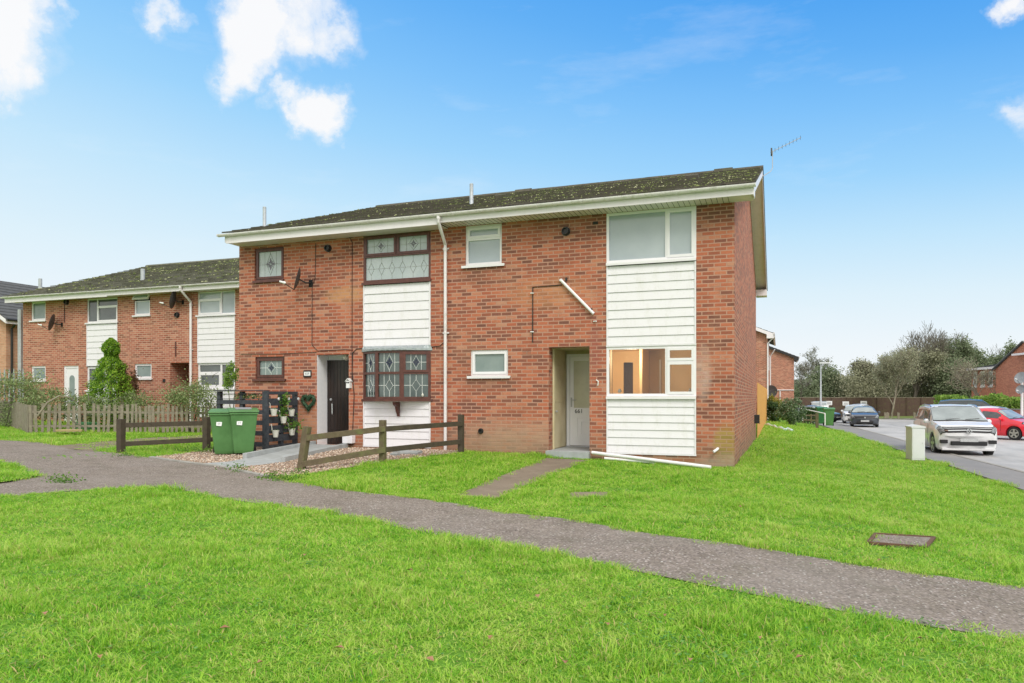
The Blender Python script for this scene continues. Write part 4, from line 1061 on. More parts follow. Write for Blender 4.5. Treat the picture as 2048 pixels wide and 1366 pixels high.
hb = MB(); hx_ = LX0 + .16; hb.tube([(hx_, dl - .03, FZL + .98), (hx_ + .01, dl - .08, FZL + .95), (hx_ + .015, dl - .08, FZL + .72), (hx_ + .01, dl - .03, FZL + .68)], .012, 8); hb.build('handle', 'chrome', do, smooth=True)
MB().lathe([(.03, dl - .031), (.028, dl - .045)], 12, 0, (hx_ - .05, 0, FZL + 1.05), 'y').build('lock', 'steel', do)
pl_ = MB(); pl_.tube([(LX1 - .22, dl * .55, LZ - .0), (LX1 - .22, dl * .55, LZ - .045)], .04, 10); pl_.lathe([(.02, LZ - .13), (.075, LZ - .09), (.08, LZ - .05), (.03, LZ - .045)], 14, 0, (LX1 - .22, dl * .55, 0)); pl_.build('porch_light', 'pot_white', H, smooth=True)
# eaves
XFL = fx(452, -.505)
so_ = MB(); so_.box(XFL + .02, XB + .028, -.485, -.002, HS - .03, HS - .018); so_.build('soffit', 'soffit_white', H)
fa = MB(); fa.box(XFL, XB + .028, -.505, -.486, HS - .048, HS + .135); fa.build('fascia', 'fascia_white', H)
gutter(H, fx(437, -.55), XB - .001, YE - .055, HS + .158)
bg_ = MB(); barge(bg_, XFL, XFL + .02, -.485, YR)
bg_.prism([(YR, zr - .02), (2 * YR + .47, ZE - .01), (2 * YR + .47, ZE - .18), (YR, zr - .19)], 'x', XFL, XFL + .02)
bg_.box(XFL + .021, XL - .001, -.484, -.001, HS - .017, HS + .12); bg_.build('barge_board', 'fascia_white', H)
ro = tiled_roof(H, fx(446, -.5), XB - .001, YE, ZE, YR, ZR, 'roof_main', tail=(2 * YR - YE, ZE))
moss(ro, XL - .2, XB, 900, H, gate=.25, smax=.034)
p = on_roof(529, 456); flue(H, p[0], p[1], p[2], .52); p = on_roof(1005, 398); hood(mid, 1005, 398)
downpipe(H, XB, YE - .05, HS + .13, -.06, .02, brackets=(fz(893, 500), fz(893, 668)), xt=fx(879, YE))
wall_vent(H, fx(657), fz(657, 497), 0, .065)
cable(H, [(fx(632), -.012, HS - .1), (fx(631), -.012, fz(631, 556)), (fx(625), -.012, fz(625, 572)), (fx(624.5), -.012, fz(624.5, 690)), (fx(636), -.012, fz(636, 702)), (fx(690), -.012, fz(690, 699)), (fx(706), -.012, fz(706, 700))], .007)
cable(H, [(fx(700), -.012, HS - .03), (fx(705), -.012, HS - .15), (fx(704.5), -.012, fz(704.5, 760))], .007)
cable(H, [(fx(725), -.012, fz(725, 697)), (fx(713), -.012, fz(713, 698)), (fx(706), -.014, fz(706, 706)), (fx(705), -.014, fz(705, 745)), (fx(709), -.014, fz(709, 790)), (fx(706), -.014, fz(706, 862))], .009)
cable(H, [(fx(863), -.012, fz(863, 694)), (fx(880), -.014, fz(880, 692)), (fx(890), -.014, fz(890, 684))], .008)
cable(H, [(fx(482), -.012, fz(482, 708)), (fx(560), -.012, fz(560, 708)), (fx(634), -.012, fz(634, 704))], .006)
mt = MB(); mt.box(fx(692), fx(711), -.16, -.0, fz(700, 886), fz(700, 870)); mt.build('meter_box', 'white_clad', H, bevel=.01)
np_ = MB(); x_, z_ = fx(615.5), fz(615.5, 747.5); np_.box(x_ - .105, x_ + .105, -.02, 0, z_ - .078, z_ + .078, 0); npo = np_.build('number_plate', 'ink', H)
pb_ = MB(); pb_.box(x_ - .085, x_ + .085, -.024, -.0205, z_ - .045, z_ + .045); pb_.build('plate_face', 'sticker', npo)
t_ = put_text('number', '659', .075, (x_, -.026, z_), npo, 'ink_grey')
lb = thing('key_box', 'small white bird box shaped key box beside the black door', 'box', (fx(700.5), -.02, fz(700.5, 768)))
x_, z_ = fx(700.5), fz(700.5, 768); q = MB(); q.box(x_ - .045, x_ + .045, -.1, -.002, z_ - .09, z_ + .07); q.build('body', 'sticker', lb)
q = MB(); q.prism([(x_ - .065, z_ + .06), (x_, z_ + .13), (x_ + .065, z_ + .06), (x_ + .06, z_ + .05), (x_, z_ + .115), (x_ - .06, z_ + .05)], 'y', -.115, -.002); q.build('roof', 'sticker', lb)
q = MB(); q.lathe([(.018, -.101), (.018, -.104)], 10, 0, (x_ - .02, 0, z_ + .03), 'y'); q.lathe([(.018, -.101), (.018, -.104)], 10, 0, (x_ + .02, 0, z_ + .03), 'y'); q.build('opening', 'ink', lb)
dish((fx(622), 0, fz(622, 566)), 'grey satellite dish on the brick between the dark upstairs windows', (-.80, -.55, .25), .27)
# lounge behind the lit window
rm = MB(); x0, x1 = A4[0] - .9, -.27; yb = 3.4; zt, zf = 2.42, .2
wn_ = .05
ys_ = dpt + .26; xn_ = RX1 + .14; rm.box(x0 - wn_, x0, ys_, yb, zf, zt); rm.box(xn_ - .03, xn_, .265, ys_, zf, zt); rm.box(x0, xn_, ys_ - .04, ys_, zf, zt); rm.box(x1 - .04, x1, .265, yb, zf, zt); d0_, d1_ = fx(1247, yb), fx(1266, yb); rm.box(x0, d0_, yb, yb + wn_, zf, zt); rm.box(d1_, x1, yb, yb + wn_, zf, zt); rm.box(d0_, d1_, yb, yb + wn_, zf + 1.95, zt)
px_ = fx(1279, 2.4); rm.box(px_, px_ + .06, 2.4, yb - .01, zf, zt)
rm.box(x0, x1, ys_, yb, zt, zt + .05); rm.box(xn_, x1, .265, ys_, zt, zt + .05)
rm.build('lounge_walls', 'orange_wall', mid)
MB().box(x0, x1, ys_, yb, zf - .05, zf).box(xn_, x1, .265, ys_, zf - .05, zf).build('lounge_floor', 'room_floor', mid)
MB().box(d0_ - .6, d1_ + .3, yb + .6, yb + .65, zf, zt).build('hall_wall', 'room_door', mid)
ra = MB(); ra.box(px_ + .3, px_ + .34, yb - .05, yb - .005, zf, zf + 2.0); ra.box(x0 + .01, x1 - .05, yb - .02, yb - .003, zf, zf + .1)
ra.build('lounge_trim', 'white_frame', mid)
li = bpy.data.lights.new('lounge_lamp', 'POINT'); li.energy = 34; li.color = (1, .86, .62); li.shadow_soft_size = .12; lo_ = bpy.data.objects.new('lounge_lamp', li); COL.objects.link(lo_); lo_.location = (fx(1262, 2.0), 2.0, zt - .25)
for px, s in ((1236, .05), (1378, .04)):
    vp = MB(); vp.lathe([(s * .5, A4[2] + .07), (s * .8, A4[2] + .1), (s * .3, A4[2] + .15)], 8, 0, (fx(px), .16, 0)); vp.build('ornament', 'pot_white', mid)
# TV aerial on the gable
d0 = dep(1530, 345, 19.9)
ta = thing('tv_aerial', 'thin rooftop television aerial on a bent mast at the gable peak', 'aerial', (XR2, YR, ZR - .1))
def ap(px, py): return dep(px, py, 19.7)
q = MB(); q.tube([(XR2 + .0, YR - .05, ZR - .22), ap(1541, 343), ap(1545, 336), ap(1545, 302)], .011, 6); q.build('mast', 'steel', ta)
q = MB(); q.tube([ap(1541, 305), ap(1602, 275)], .009, 6); bo_ = q.build('boom', 'steel', ta)
q = MB()
for t in np.linspace(0.03, .98, 9):
    c = Vector(ap(1541 + 61 * t, 305 - 30 * t)); q.tube([c + Vector((0, -.11, .02)), c + Vector((0, .11, -.02))], .005, 5)
c = Vector(ap(1543, 304)); q.box(c.x - .02, c.x + .02, c.y - .1, c.y + .1, c.z - .08, c.z + .08); q.build('element', 'dish_grey', ta)
# ---------------------------------------------------------------- front garden of the left house
xs_ = fx(592, -.06); d = ray(534, 795); ysc = CY + d[1] * ((xs_ - CX) / d[0])
px0 = gnd(533, 903)
def pallet_screen(lbl, P0, P1, z0, z1, posts, wide):
    t = thing('pallet_screen', lbl, 'screen', (P0[0], P0[1], z0), 0, 'charcoal pallet screens round the bins')
    a, b = Vector((P0[0], P0[1], 0)), Vector((P1[0], P1[1], 0)); dr_ = (b - a).normalized(); nn = Vector((dr_.y, -dr_.x, 0))
    for s in posts:
        c = a + (b - a) * s; q = MB(); q.beam(c + Vector((0, 0, z0)), c + Vector((0, 0, z1 - .004)), .085, .09, up=(nn.x, nn.y, 0)); q.build('post', 'pallet', t)
    return t, a, b, nn
zs = tz(px0[0], px0[1])
t, a, b, nn = pallet_screen('charcoal painted pallet screen standing behind the two green bins', (fx(437, ysc) , ysc), (xs_, ysc), zs, 1.44, (0.03, .5, .97), 1)
for zc, h in ((1.38, .012), (1.27, .012), (1.20, .09), (.98, .09), (.75, .1), (.52, .1), (.28, .1), (.08, .1)):
    q = MB(); q.beam(a + Vector((0, 0, zc)) + nn * .055, b + Vector((0, 0, zc)) + nn * .055, .02, h, up=(0, 0, 1)); q.build('slat', 'pallet', t)
q = MB(); q.box(a.x - .02, b.x, ysc - .12, ysc + .1, 1.445, 1.46); q.build('top_board', 'pallet', t)
t, a, b, nn = pallet_screen('charcoal pallet screen hung with white flower pots beside the wreath', (xs_, ysc - .06), (xs_, -.08), zs, 1.44, (0.0, .5, .98), 1)
q = MB(); q.beam((xs_ + .07, ysc - .1, zs), (xs_ + .07, ysc - .1, 1.45), .09, .05, up=(0, 1, 0)); q.build('corner_post', 'pallet', t)
for zc, h in ((1.40, .07), (1.20, .16), (1.0, .15), (.81, .15), (.60, .17), (.41, .15), (.2, .13)):
    q = MB(); q.box(xs_ + .045, xs_ + .065, ysc - .05, -.08, zc - h / 2, zc + h / 2); q.build('slat', 'pallet', t)
for k in range(3):
    yk = ysc + .3 + k * .35; q = MB(); q.lathe([(.03, xs_ + .065), (.033, xs_ + .085), (.01, xs_ + .09)], 10, 0, (0, yk, 1.27), 'x'); q.build('light_bulb', 'sticker', t)
foliage('leaf_mid', [(.05, .13, .02), (.10, .22, .035), (.19, .32, .06)], .3)
foliage('leaf_dark', [(.018, .045, .014), (.035, .08, .022), (.09, .15, .05)], .2, .4)
foliage('leaf_laurel', [(.04, .08, .03), (.09, .16, .06), (.36, .44, .28)], .2, .3)
foliage('leaf_yellow', [(.10, .11, .02), (.26, .26, .03), (.42, .38, .05)], .3)
foliage('leaf_conifer', [(.03, .09, .012), (.10, .25, .02), (.26, .46, .04), (.46, .64, .08)], .35, .6, 1.6)
foliage('leaf_bramble', [(.14, .12, .08), (.16, .21, .085), (.26, .35, .13), (.40, .47, .24)], .3)
foliage('leaf_brown', [(.06, .03, .015), (.12, .06, .03), (.18, .10, .05)], .2)
foliage('leaf_ivy', [(.13, .17, .09), (.20, .25, .14), (.30, .35, .21)], .35)  # faded look of the far trees is put into these paler leaf colours
foliage('leaf_olive', [(.24, .25, .16), (.35, .36, .23), (.47, .47, .33)], .35)  # lightened leaf tones imitate the pale wash over distant trees
foliage('leaf_hedge', [(.10, .20, .03), (.20, .36, .06), (.36, .50, .11)], .3)
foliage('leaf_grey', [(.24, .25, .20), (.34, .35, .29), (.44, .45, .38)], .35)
foliage('leaf_wreath', [(.015, .045, .025), (.035, .09, .045), (.08, .15, .08)], .1)
def on_x(px, py, X):
    d = ray(px, py); t = (X - CX) / d[0]; return CY + d[1] * t, CZ + d[2] * t
def leafobj(name, P, size, mat, parent=None, root=None, **k):
    P = np.asarray(P, float)
    if root is not None: P = P - np.array(root)
    return link(name, quads_mesh(name, leaves(P, size, **k)), mat, parent)
pots = [(547.6, 825, 'white pot on the screen, upper one nearest the corner post', 0, 0), (567, 840, 'white pot with a climbing plant in the middle of the screen', 0, 1), (583, 826, 'white pot, upper one at the house end of the screen', 0, 0), (584, 864, 'white pot with green leafy plant low beside the brick wall', 1, 0), (551, 868, 'white pot, lower one nearest the corner post', 0, 0)]
for px, py, lbl, pl_, vine in pots:
    y_, z_ = on_x(px, py, xs_ + .17); c = (xs_ + .17, y_, z_ - .07)
    t = thing('flower_pot', lbl, 'flower pot', c, 0, 'white pots hooked on the pallet screen')
    q = MB(); q.lathe([(.052, 0), (.075, .135), (.079, .135), (.079, .15), (.070, .15), (.062, .1), (.01, .1)], 16, 0, c); q.build('pot', 'pot_white', t, smooth=True)
    q = MB(); q.tube([(c[0] - .074, c[1] - .02, c[2] + .13), (c[0] - .085, c[1] - .02, c[2] + .26), (c[0] - .10, c[1] - .02, c[2] + .28), (c[0] - .115, c[1] - .02, c[2] + .26)], .009, 6); q.build('hook', 'pot_white', t)
    q = MB(); q.lathe([(.06, .12), (.01, .135)], 12, 0, c); q.build('soil', 'soil', t)
    if pl_:
        P = rng.normal(size=(160, 3)) * (.10, .09, .075) + (c[0] + .03, c[1], c[2] + .24); leafobj('plant', P, .03, 'leaf_mid', t, c)
    elif vine:
        P = []
        for k in range(300):
            u = rng.random(); P.append((c[0] - .03 + rng.normal() * .05, c[1] + .10 * u + rng.normal() * .05, c[2] + .12 + u * .52 + rng.normal() * .03))
        leafobj('plant', P, .03, 'leaf_mid', t, c)
    else:
        P = rng.normal(size=(22, 3)) * (.035, .035, .012) + (c[0], c[1], c[2] + .15); leafobj('plant', P, .018, 'leaf_bramble', t, c)
# small plants along the top of the screen
P = []
for k in range(240):
    u = rng.random(); P.append((fx(470, ysc) + u * (xs_ - fx(470, ysc)), ysc + rng.normal() * .05, 1.33 + rng.normal() * .03))
tag(leafobj('trailing_plant', P, .028, 'leaf_bramble'), 'thin trailing green plant in the top row of the charcoal screen', 'plant')
# heart wreath
wc = (fx(619), -.045, fz(619, 803)); t = thing('heart_wreath', 'dark green heart shaped wreath hung on the brick beside the door', 'wreath', wc)
hp = []
for k in range(40):
    a = 2 * PI * k / 40; hp.append(Vector((wc[0] + .0098 * 16 * math.sin(a) ** 3, wc[1], wc[2] + .0102 * (13 * math.cos(a) - 5 * math.cos(2 * a) - 2 * math.cos(3 * a) - math.cos(4 * a)))))
q = MB()
for p0, p1 in zip(hp, hp[1:] + hp[:1]): q.tube([p0, p1], .034, 6)
q.build('ring', 'leaf_wreath', t)
P = []
for k in range(3000):
    p = hp[rng.integers(40)]; P.append((p.x + rng.normal() * .021, p.y + rng.normal() * .018, p.z + rng.normal() * .022))
leafobj('foliage', P, .013, 'leaf_wreath', t, wc)
q = MB(); q.tube([(wc[0], -.01, wc[2] + .30), (wc[0] + .003, -.03, wc[2] + .06)], .003, 5); q.build('string', 'steel', t)
# wheeled bins
def make_bin(label, loc, rz, mat='bin_green', flat=None, sticker=True, group='green wheelie bins by the pallet screen'):
    t = thing('wheeled_bin', label, 'bin', loc, rz, group)
    q = MB()
    def ring(w, d0, d1, z): return [(-w, d0, z), (w, d0, z), (w, d1, z), (-w, d1, z)]
    rs = [ring(.185, -.17, .30, .03), ring(.195, -.19, .31, .09), ring(.265, -.31, .34, .90), ring(.285, -.335, .355, .905), ring(.285, -.335, .355, .955)]
    V = [[q.v(p) for p in r] for r in rs]
    for A, B in zip(V, V[1:]):
        for k in range(4): q.face([A[k], A[(k + 1) % 4], B[(k + 1) % 4], B[k]])
    q.face(V[0][::-1]); q.face(V[-1])
    q.build('body', mat, t, local=True, bevel=.012)
    q = MB(); q.prism([(-.36, .958), (-.35, .985), (-.1, 1.035), (.30, 1.05), (.37, 1.04), (.39, .99), (.36, .958)], 'x', -.30, .30); q.build('lid', flat or mat, t, local=True, bevel=.01)
    q = MB(); q.tube([(-.22, .36, 1.0), (-.22, .44, 1.0), (.22, .44, 1.0), (.22, .36, 1.0)], .016, 8); q.build('handle', mat, t, local=True)
    for s in (-1, 1):
        q = MB(); q.lathe([(.02, -.03), (.1, -.03), (.1, .03), (.02, .03)], 20, 0, (s * .25, .34, .10), 'x'); q.build('wheel', 'rubber', t, local=True)
    if sticker:
        q = MB(); q.M = Matrix.Translation((-.09, -.287, .72)) @ Matrix.Rotation(-.11, 4, 'X'); q.prism([(-.055, -.045), (.05, -.055), (.06, .03), (.045, .05), (-.05, .045)], 'y', -.006, 0); so2 = q.build('sticker', 'sticker', t, local=True)
        me = text_mesh('59', .06, .001); me.materials.clear(); me.transform(Matrix.Translation((-.09, -.2945, .715)) @ Matrix.Rotation(-.11, 4, 'X') @ Matrix.Rotation(PI / 2, 4, 'X')); link('number', me, 'ink_grey', so2)
    t.scale = (.97, .97, .91) if sticker else (1, 1, 1)
    return t
g1, g2 = gnd(465, 911), gnd(505, 908)
print('SCREEN', ysc, xs_, g1, g2)
b1 = make_bin('green wheelie bin on the left, lid all green, white sticker', (g1[0] - .27, g1[1] + .10, tz(*g1)), .60)
b2 = make_bin('green wheelie bin on the right with dark letters tray on its lid', (g2[0] - .17, g2[1] - .08, tz(*g2)), .76)
q = MB(); q.prism([(-.2, 1.02), (-.2, 1.035), (.2, 1.06), (.2, 1.04)], 'x', -.16, .16); q.build('lid_panel', 'ink_grey', b2, local=True)
# ramp to the left door
r0 = [gnd(398, 929), gnd(455, 925), gnd(489, 919), (LX0 - .02, -.25), (LX0 - .02, -.03)]; r1 = [gnd(470, 937), gnd(530, 930), gnd(566, 926), (LX1 + .02, -.25), (LX1 + .02, -.03)]
rz_ = [.018, .03, .06, .205, .21]
q = MB(); T = [(q.v((a[0], a[1], tz(*a) * (1 - i / 4) + z)), q.v((b[0], b[1], tz(*b) * (1 - i / 4) + z))) for i, (a, b, z) in enumerate(zip(r0, r1, rz_))]
Bt = [(q.v((a[0], a[1], -.1)), q.v((b[0], b[1], -.1))) for a, b in zip(r0, r1)]
for i in range(4):
    q.face([T[i][0], T[i][1], T[i + 1][1], T[i + 1][0]]); q.face([T[i][1], Bt[i][1], Bt[i + 1][1], T[i + 1][1]]); q.face([T[i][0], T[i + 1][0], Bt[i + 1][0], Bt[i][0]])
q.face([T[0][0], Bt[0][0], Bt[0][1], T[0][1]])
tag(q.build('door_ramp', 'concrete_grey'), 'pale grey concrete ramp rising to the black front door', 'ramp')
ke = [(gnd(489, 919), (LX0 - .04, -.04), .06, .25), (gnd(566, 926), (LX1 + .0, -.10), .05, .22)]
for (a, b, za, zb_), nm in zip(ke, ('low concrete upstand along the bins side of the ramp', 'low pale block edging on the fence side of the ramp')):
    q = MB(); d2 = Vector((b[0] - a[0], b[1] - a[1])).normalized() * .05; n2 = Vector((-d2.y, d2.x)) * .9; za += tz(*a)
    A = [(a[0] - n2.x, a[1] - n2.y), (a[0] + n2.x, a[1] + n2.y)]; B = [(b[0] - n2.x, b[1] - n2.y), (b[0] + n2.x, b[1] + n2.y)]
    vs_ = [q.v((*A[0], -.05)), q.v((*A[1], -.05)), q.v((*B[1], -.05)), q.v((*B[0], -.05)), q.v((*A[0], za + .06)), q.v((*A[1], za + .06)), q.v((*B[1], zb_ + .06)), q.v((*B[0], zb_ + .06))]
    for f in ((0, 3, 2, 1), (4, 5, 6, 7), (0, 1, 5, 4), (1, 2, 6, 5), (2, 3, 7, 6), (3, 0, 4, 7)): q.face([vs_[i] for i in f])
    tag(q.build('ramp_edging', 'concrete_grey', bevel=.004), nm, 'edging', 'raised edgings of the door ramp')
# pebbles over the gravel sheet, and the edging along the path
def pebbles():
    n = 7000; xs2 = rng.uniform(min(p[0] for p in GRAVEL), max(p[0] for p in GRAVEL), n * 4); ys2 = rng.uniform(min(p[1] for p in GRAVEL), 0, n * 4)
    rp = r0 + r1[::-1]; k = pip(GRAVEL, xs2, ys2) & ~pip(rp, xs2, ys2); xs2, ys2 = xs2[k][:n], ys2[k][:n]; V = []; F = []
    for x, y in zip(xs2, ys2):
        z = tz(x, y) + .012; s = random.uniform(.009, .02); b = len(V); a0 = random.uniform(0, 6)
        for i in range(4): V.append((x + s * math.cos(a0 + i * PI / 2) * random.uniform(.7, 1.3), y + s * math.sin(a0 + i * PI / 2), z))
        V.append((x, y, z + s * .9)); F += [(b + i, b + (i + 1) % 4, b + 4) for i in range(4)]
    me = bpy.data.meshes.new('gravel'); me.from_pydata(V, [], F); stuff(link('gravel', me, 'pebble', smooth=False), 'loose beige gravel stones in front of the left house', 'gravel')
m_, nt_, b_ = newmat('pebble'); r_ = ramp(nt_, [(0, (.20, .12, .08)), (.35, (.44, .31, .22)), (.7, (.56, .44, .34)), (1, (.70, .64, .56))], nt_.nodes.new('ShaderNodeNewGeometry').outputs['Random Per Island']); nt_.links.new(r_.outputs[0], b_.inputs['Base Color']); b_.inputs['Roughness'].default_value = .85
pebbles()
E0 = smoothpoly(G([(297, 917), (360, 926), (430, 935), (480, 945), (536, 957)]), 3); E1 = [(x + .03, y + .09) for x, y in E0]
strip('path_edging', E0, E1, 1, .03, 'concrete', skirt=.05, step=.2)
E0 = smoothpoly(G([(255, 905), (330, 911), (420, 922)]), 3); E1 = smoothpoly(G([(300, 903), (380, 908), (440, 916)]), 3)
q = MB()
for px, py, s in ((800, 906, .16), (822, 909, .2), (790, 912, .09)):
    g_ = gnd(px, py); q2 = MB(); q2.M = Matrix.Translation((g_[0], g_[1], tz(*g_) + .03)) @ Matrix.Rotation(random.uniform(-.4, .4), 4, 'Z') @ Matrix.Rotation(.12, 4, 'X'); q2.box(-s, s, -s * .6, s * .6, -.03, .03)
    tag(q2.build('broken_slab', 'concrete_grey', bevel=.006), 'broken pale slab lying on the gravel, %s' % {800: 'middle piece', 822: 'largest and rightmost piece', 790: 'smallest and nearest piece'}[px], 'slab', 'broken slabs by the bay window')
# rail fences
def rail_fence(label, posts, rails, mats, group='low timber rail fences'):
    P0 = posts[0]; g_ = gnd(*P0[0]); t = thing('rail_fence', label, 'fence', (g_[0], g_[1], tz(*g_)), 0, group)
    for (bt, tp, w, m) in posts:
        gx, gy = gnd(*bt); Z = -(gx - CX) * SP + (gy - CY) * CP; top = dep(tp[0], tp[1], Z)
        q = MB(); q.beam((gx, gy, tz(gx, gy) - .1), top, w, w, up=(0, 1, 0)); q.build('post', m, t, bevel=.004)
    for (a, b, w, m, za, zb2) in rails:
        q = MB(); q.beam(dep(a[0], a[1], za), dep(b[0], b[1], zb2), .035, w); q.build('rail', m, t, bevel=.003)
    return t
def ZG(px, py): gx, gy = gnd(px, py); return -(gx - CX) * SP + (gy - CY) * CP
za, zb_, zc = ZG(601, 940), ZG(765.5, 925), ZG(922, 906)
rail_fence('leaning mossy timber rail fence ending at the brick wall', [((601, 940), (614.5, 853), .115, 'rail_wood'), ((765.5, 925), (765.5, 840), .105, 'rail_wood'), ((922, 906), (922, 829), .105, 'rail_wood_dark')],
           [((612, 876), (770, 857.5), .10, 'rail_wood', za - .07, zb_ - .07), ((762, 858.5), (925, 847), .095, 'rail_wood_dark', zb_ - .07, zc - .07), ((604, 928.5), (770, 899.5), .10, 'rail_wood', za - .07, zb_ - .07), ((762, 900.5), (920, 883.5), .095, 'rail_wood_dark', zb_ - .07, zc - .07)], None)
za, zb_ = ZG(242, 906), ZG(413, 899)
rail_fence('brown timber rail fence on the left, ending at the bins', [((242, 906), (242, 838), .13, 'rail_wood_dark'), ((413, 899), (413, 834), .125, 'rail_wood_dark')],
           [((248, 850.5), (414, 846), .10, 'rail_wood_dark', za + .03, zb_ + .07), ((412, 846), (440, 845), .10, 'rail_wood_dark', zb_ + .07, zb_ + .3), ((248, 888), (414, 879.5), .10, 'rail_wood_dark', za + .03, zb_ + .07), ((412, 879.5), (440, 878), .10, 'rail_wood_dark', zb_ + .07, zb_ + .3)], None)
# fallen white pipes at the foot of the wall
q = MB(); q.tube([(fx(1184, -.12), -.12, fz(1184, 905, -.12)), (fx(1422, -.5), -.5, fz(1422, 934.5, -.5))], .034, 12)
tag(q.build('downpipe', 'white_frame', smooth=True), 'long fallen white pipe sloping from the doorstep to the grass', 'pipe', 'fallen white pipes at the wall foot')
q = MB(); q.tube([(fx(1209, -.2), -.2, fz(1209, 916.5, -.2)), (fx(1308, -.26), -.26, fz(1308, 925, -.26))], .026, 12); q.lathe([(.036, -.05), (.036, .04)], 12, 0, (fx(1308, -.26), -.26, fz(1308, 925, -.26)))
tag(q.build('downpipe', 'white_frame', smooth=True), 'shorter fallen white pipe lying below the long one', 'pipe', 'fallen white pipes at the wall foot')
# manhole covers
def cover(lbl, pix, mat, h, frame=None):
    g_ = [gnd(*p) for p in pix]; zz = sum(tz(*p) for p in g_) / 4; c = (sum(p[0] for p in g_) / 4, sum(p[1] for p in g_) / 4, zz)
    t = thing('manhole_cover', lbl, 'manhole cover', c, 0); q = MB(); T_ = [q.v((p[0], p[1], tz(*p) + h)) for p in g_]; B_ = [q.v((p[0], p[1], tz(*p) - .05)) for p in g_]; q.face(T_); q.face(B_[::-1]); [q.face([T_[i], B_[i], B_[(i + 1) % 4], T_[(i + 1) % 4]]) for i in range(4)]; q.build('slab', mat, t)
    if frame:
        for i in range(4):
            a, b = g_[i], g_[(i + 1) % 4]; q = MB(); q.beam((a[0], a[1], tz(*a) + h), (b[0], b[1], tz(*b) + h), .035, .02); q.build('frame', frame, t)
    return t
cover('worn square concrete cover in the lawn near the doorstep path', [(1142, 986), (1215, 985), (1214, 997), (1136, 998)], 'slab_mat', .012)
t = cover('rectangular grey manhole cover with rusted frame in right lawn', [(1752, 1074), (1868, 1081), (1852, 1101), (1737, 1092)], 'path_mat', .03, 'soil')
# ---------------------------------------------------------------- far-left terrace
Y2 = 6.5; GZ = .30; HS2 = 5.08
def fx2(px): return fx(px, Y2)
def fz2(px, py): return fz(px, py, Y2)
X20, X21, X22 = fx2(46), fx2(236), fx2(478) + .6
YE2, ZE2, YR2, ZR2 = Y2 - .5, HS2 + .19, Y2 + 6.45, 7.62
la = thing('terraced_house', 'brick terrace house at far left with arched glass white front door', 'house', ((X20 + X21) / 2, Y2, GZ))
lb_ = thing('terraced_house', 'brick terrace house behind the cone conifer with dark red front door', 'house', ((X21 + X22) / 2, Y2, GZ))
def rect2(a, b, t, u): return (fx2(a), fx2(b), fz2(a, u), fz2(a, t))
C1 = rect2(62, 91, 604, 641.5); C2 = rect2(62.5, 91, 732.5, 761); C4 = (fx2(173.5), fx2(235), fz2(173.5, 646), HS2 - .01); DD = (fx2(127), fx2(157), GZ + .02, fz2(127, 732))
E1_ = rect2(268, 300, 589, 631); E2_ = rect2(269, 303, 728, 757); RC = (fx2(340), fx2(378), GZ, fz2(340, 726)); E4 = (fx2(395), fx2(470), fz2(395, 631), HS2 - .01); E5 = (fx2(395), fx2(470), fz2(395, 777), fz2(395, 726.5))
for Hh, xa_, xb_, holes in ((la, X20, X21 - .002, [C1, C2, (C4[0], C4[1], GZ + .3, HS2 - .01), DD]), (lb_, X21 + .002, X22, [E1_, E2_, RC, (E4[0], E4[1], GZ + .3, HS2 - .01)])):
    q = MB(); holed_wall(q, xa_, xb_, -.2, HS2 + .3, Y2, Y2 + .26, holes)
    RT2 = lambda y: ZE2 + (ZR2 - ZE2) * ((y - YE2) / (YR2 - YE2) if y <= YR2 else (2 * YR2 - y - YE2) / (YR2 - YE2)) - .07
    xg = xa_ if Hh is la else xb_ - .26
    q.prism([(Y2 + .261, -.2), (Y2 + 12.6, -.2), (Y2 + 12.6, RT2(Y2 + 12.6)), (YR2, RT2(YR2)), (Y2 + .261, RT2(Y2 + .26))], 'x', xg, xg + .26); q.box(xa_, xb_, Y2 + 12.6, Y2 + 12.8, -.2, HS2 + .3)
    q.build('wall', 'brick_far', Hh)
window(la, *C1, Y=Y2, fw=.07, panem='pane_frost'); window(la, *C2, Y=Y2, fw=.07, panem='pane_frost')
window(la, *C4, Y=Y2, fw=.05, lights=[(0, .33, 0, 1, 0), (.33, 1, 0, .66, 1), (.33, 1, .66, 1, 0)], panem='pane_dark')
cladding(la, C4[0], C4[1], fz2(174, 731), C4[2] - .06, Y2 - .01, 7)
window(la, C4[0], C4[1], fz2(174, 780), fz2(174, 734), Y=Y2, fw=.07, panem='pane_dark', lights=[(0, .6, 0, 1, 0), (.6, 1, 0, 1, 0)]); cladding(la, C4[0], C4[1], GZ + .33, fz2(174, 780) - .06, Y2 - .01, 6)
x0, x1, z0, z1 = DD; q = MB(); q.box(x0, x1, Y2 + .05, Y2 + .1, z0, z1)
for w_ in (.0,): q.box(x0, x0 + .09, Y2 + .03, Y2 + .052, z0, z1); q.box(x1 - .09, x1, Y2 + .03, Y2 + .052, z0, z1); q.box(x0 + .09, x1 - .09, Y2 + .03, Y2 + .052, z1 - .09, z1)
do = q.build('door', 'white_frame', la); xm = (x0 + x1) / 2; q = MB(); arc = [(xm - .14, z0 + .55), (xm + .14, z0 + .55), (xm + .14, z1 - .5)] + [(xm + .14 * math.cos(t), z1 - .5 + .14 * math.sin(t)) for t in np.linspace(.3, PI - .3, 7)] + [(xm - .14, z1 - .5)]
q.prism(arc, 'y', Y2 + .045, Y2 + .055); q.build('pane', 'pane_frost', do)
window(lb_, *E1_, Y=Y2, fw=.06, panem='pane_light', lights=[(0, 1, 0, .68, 0)])
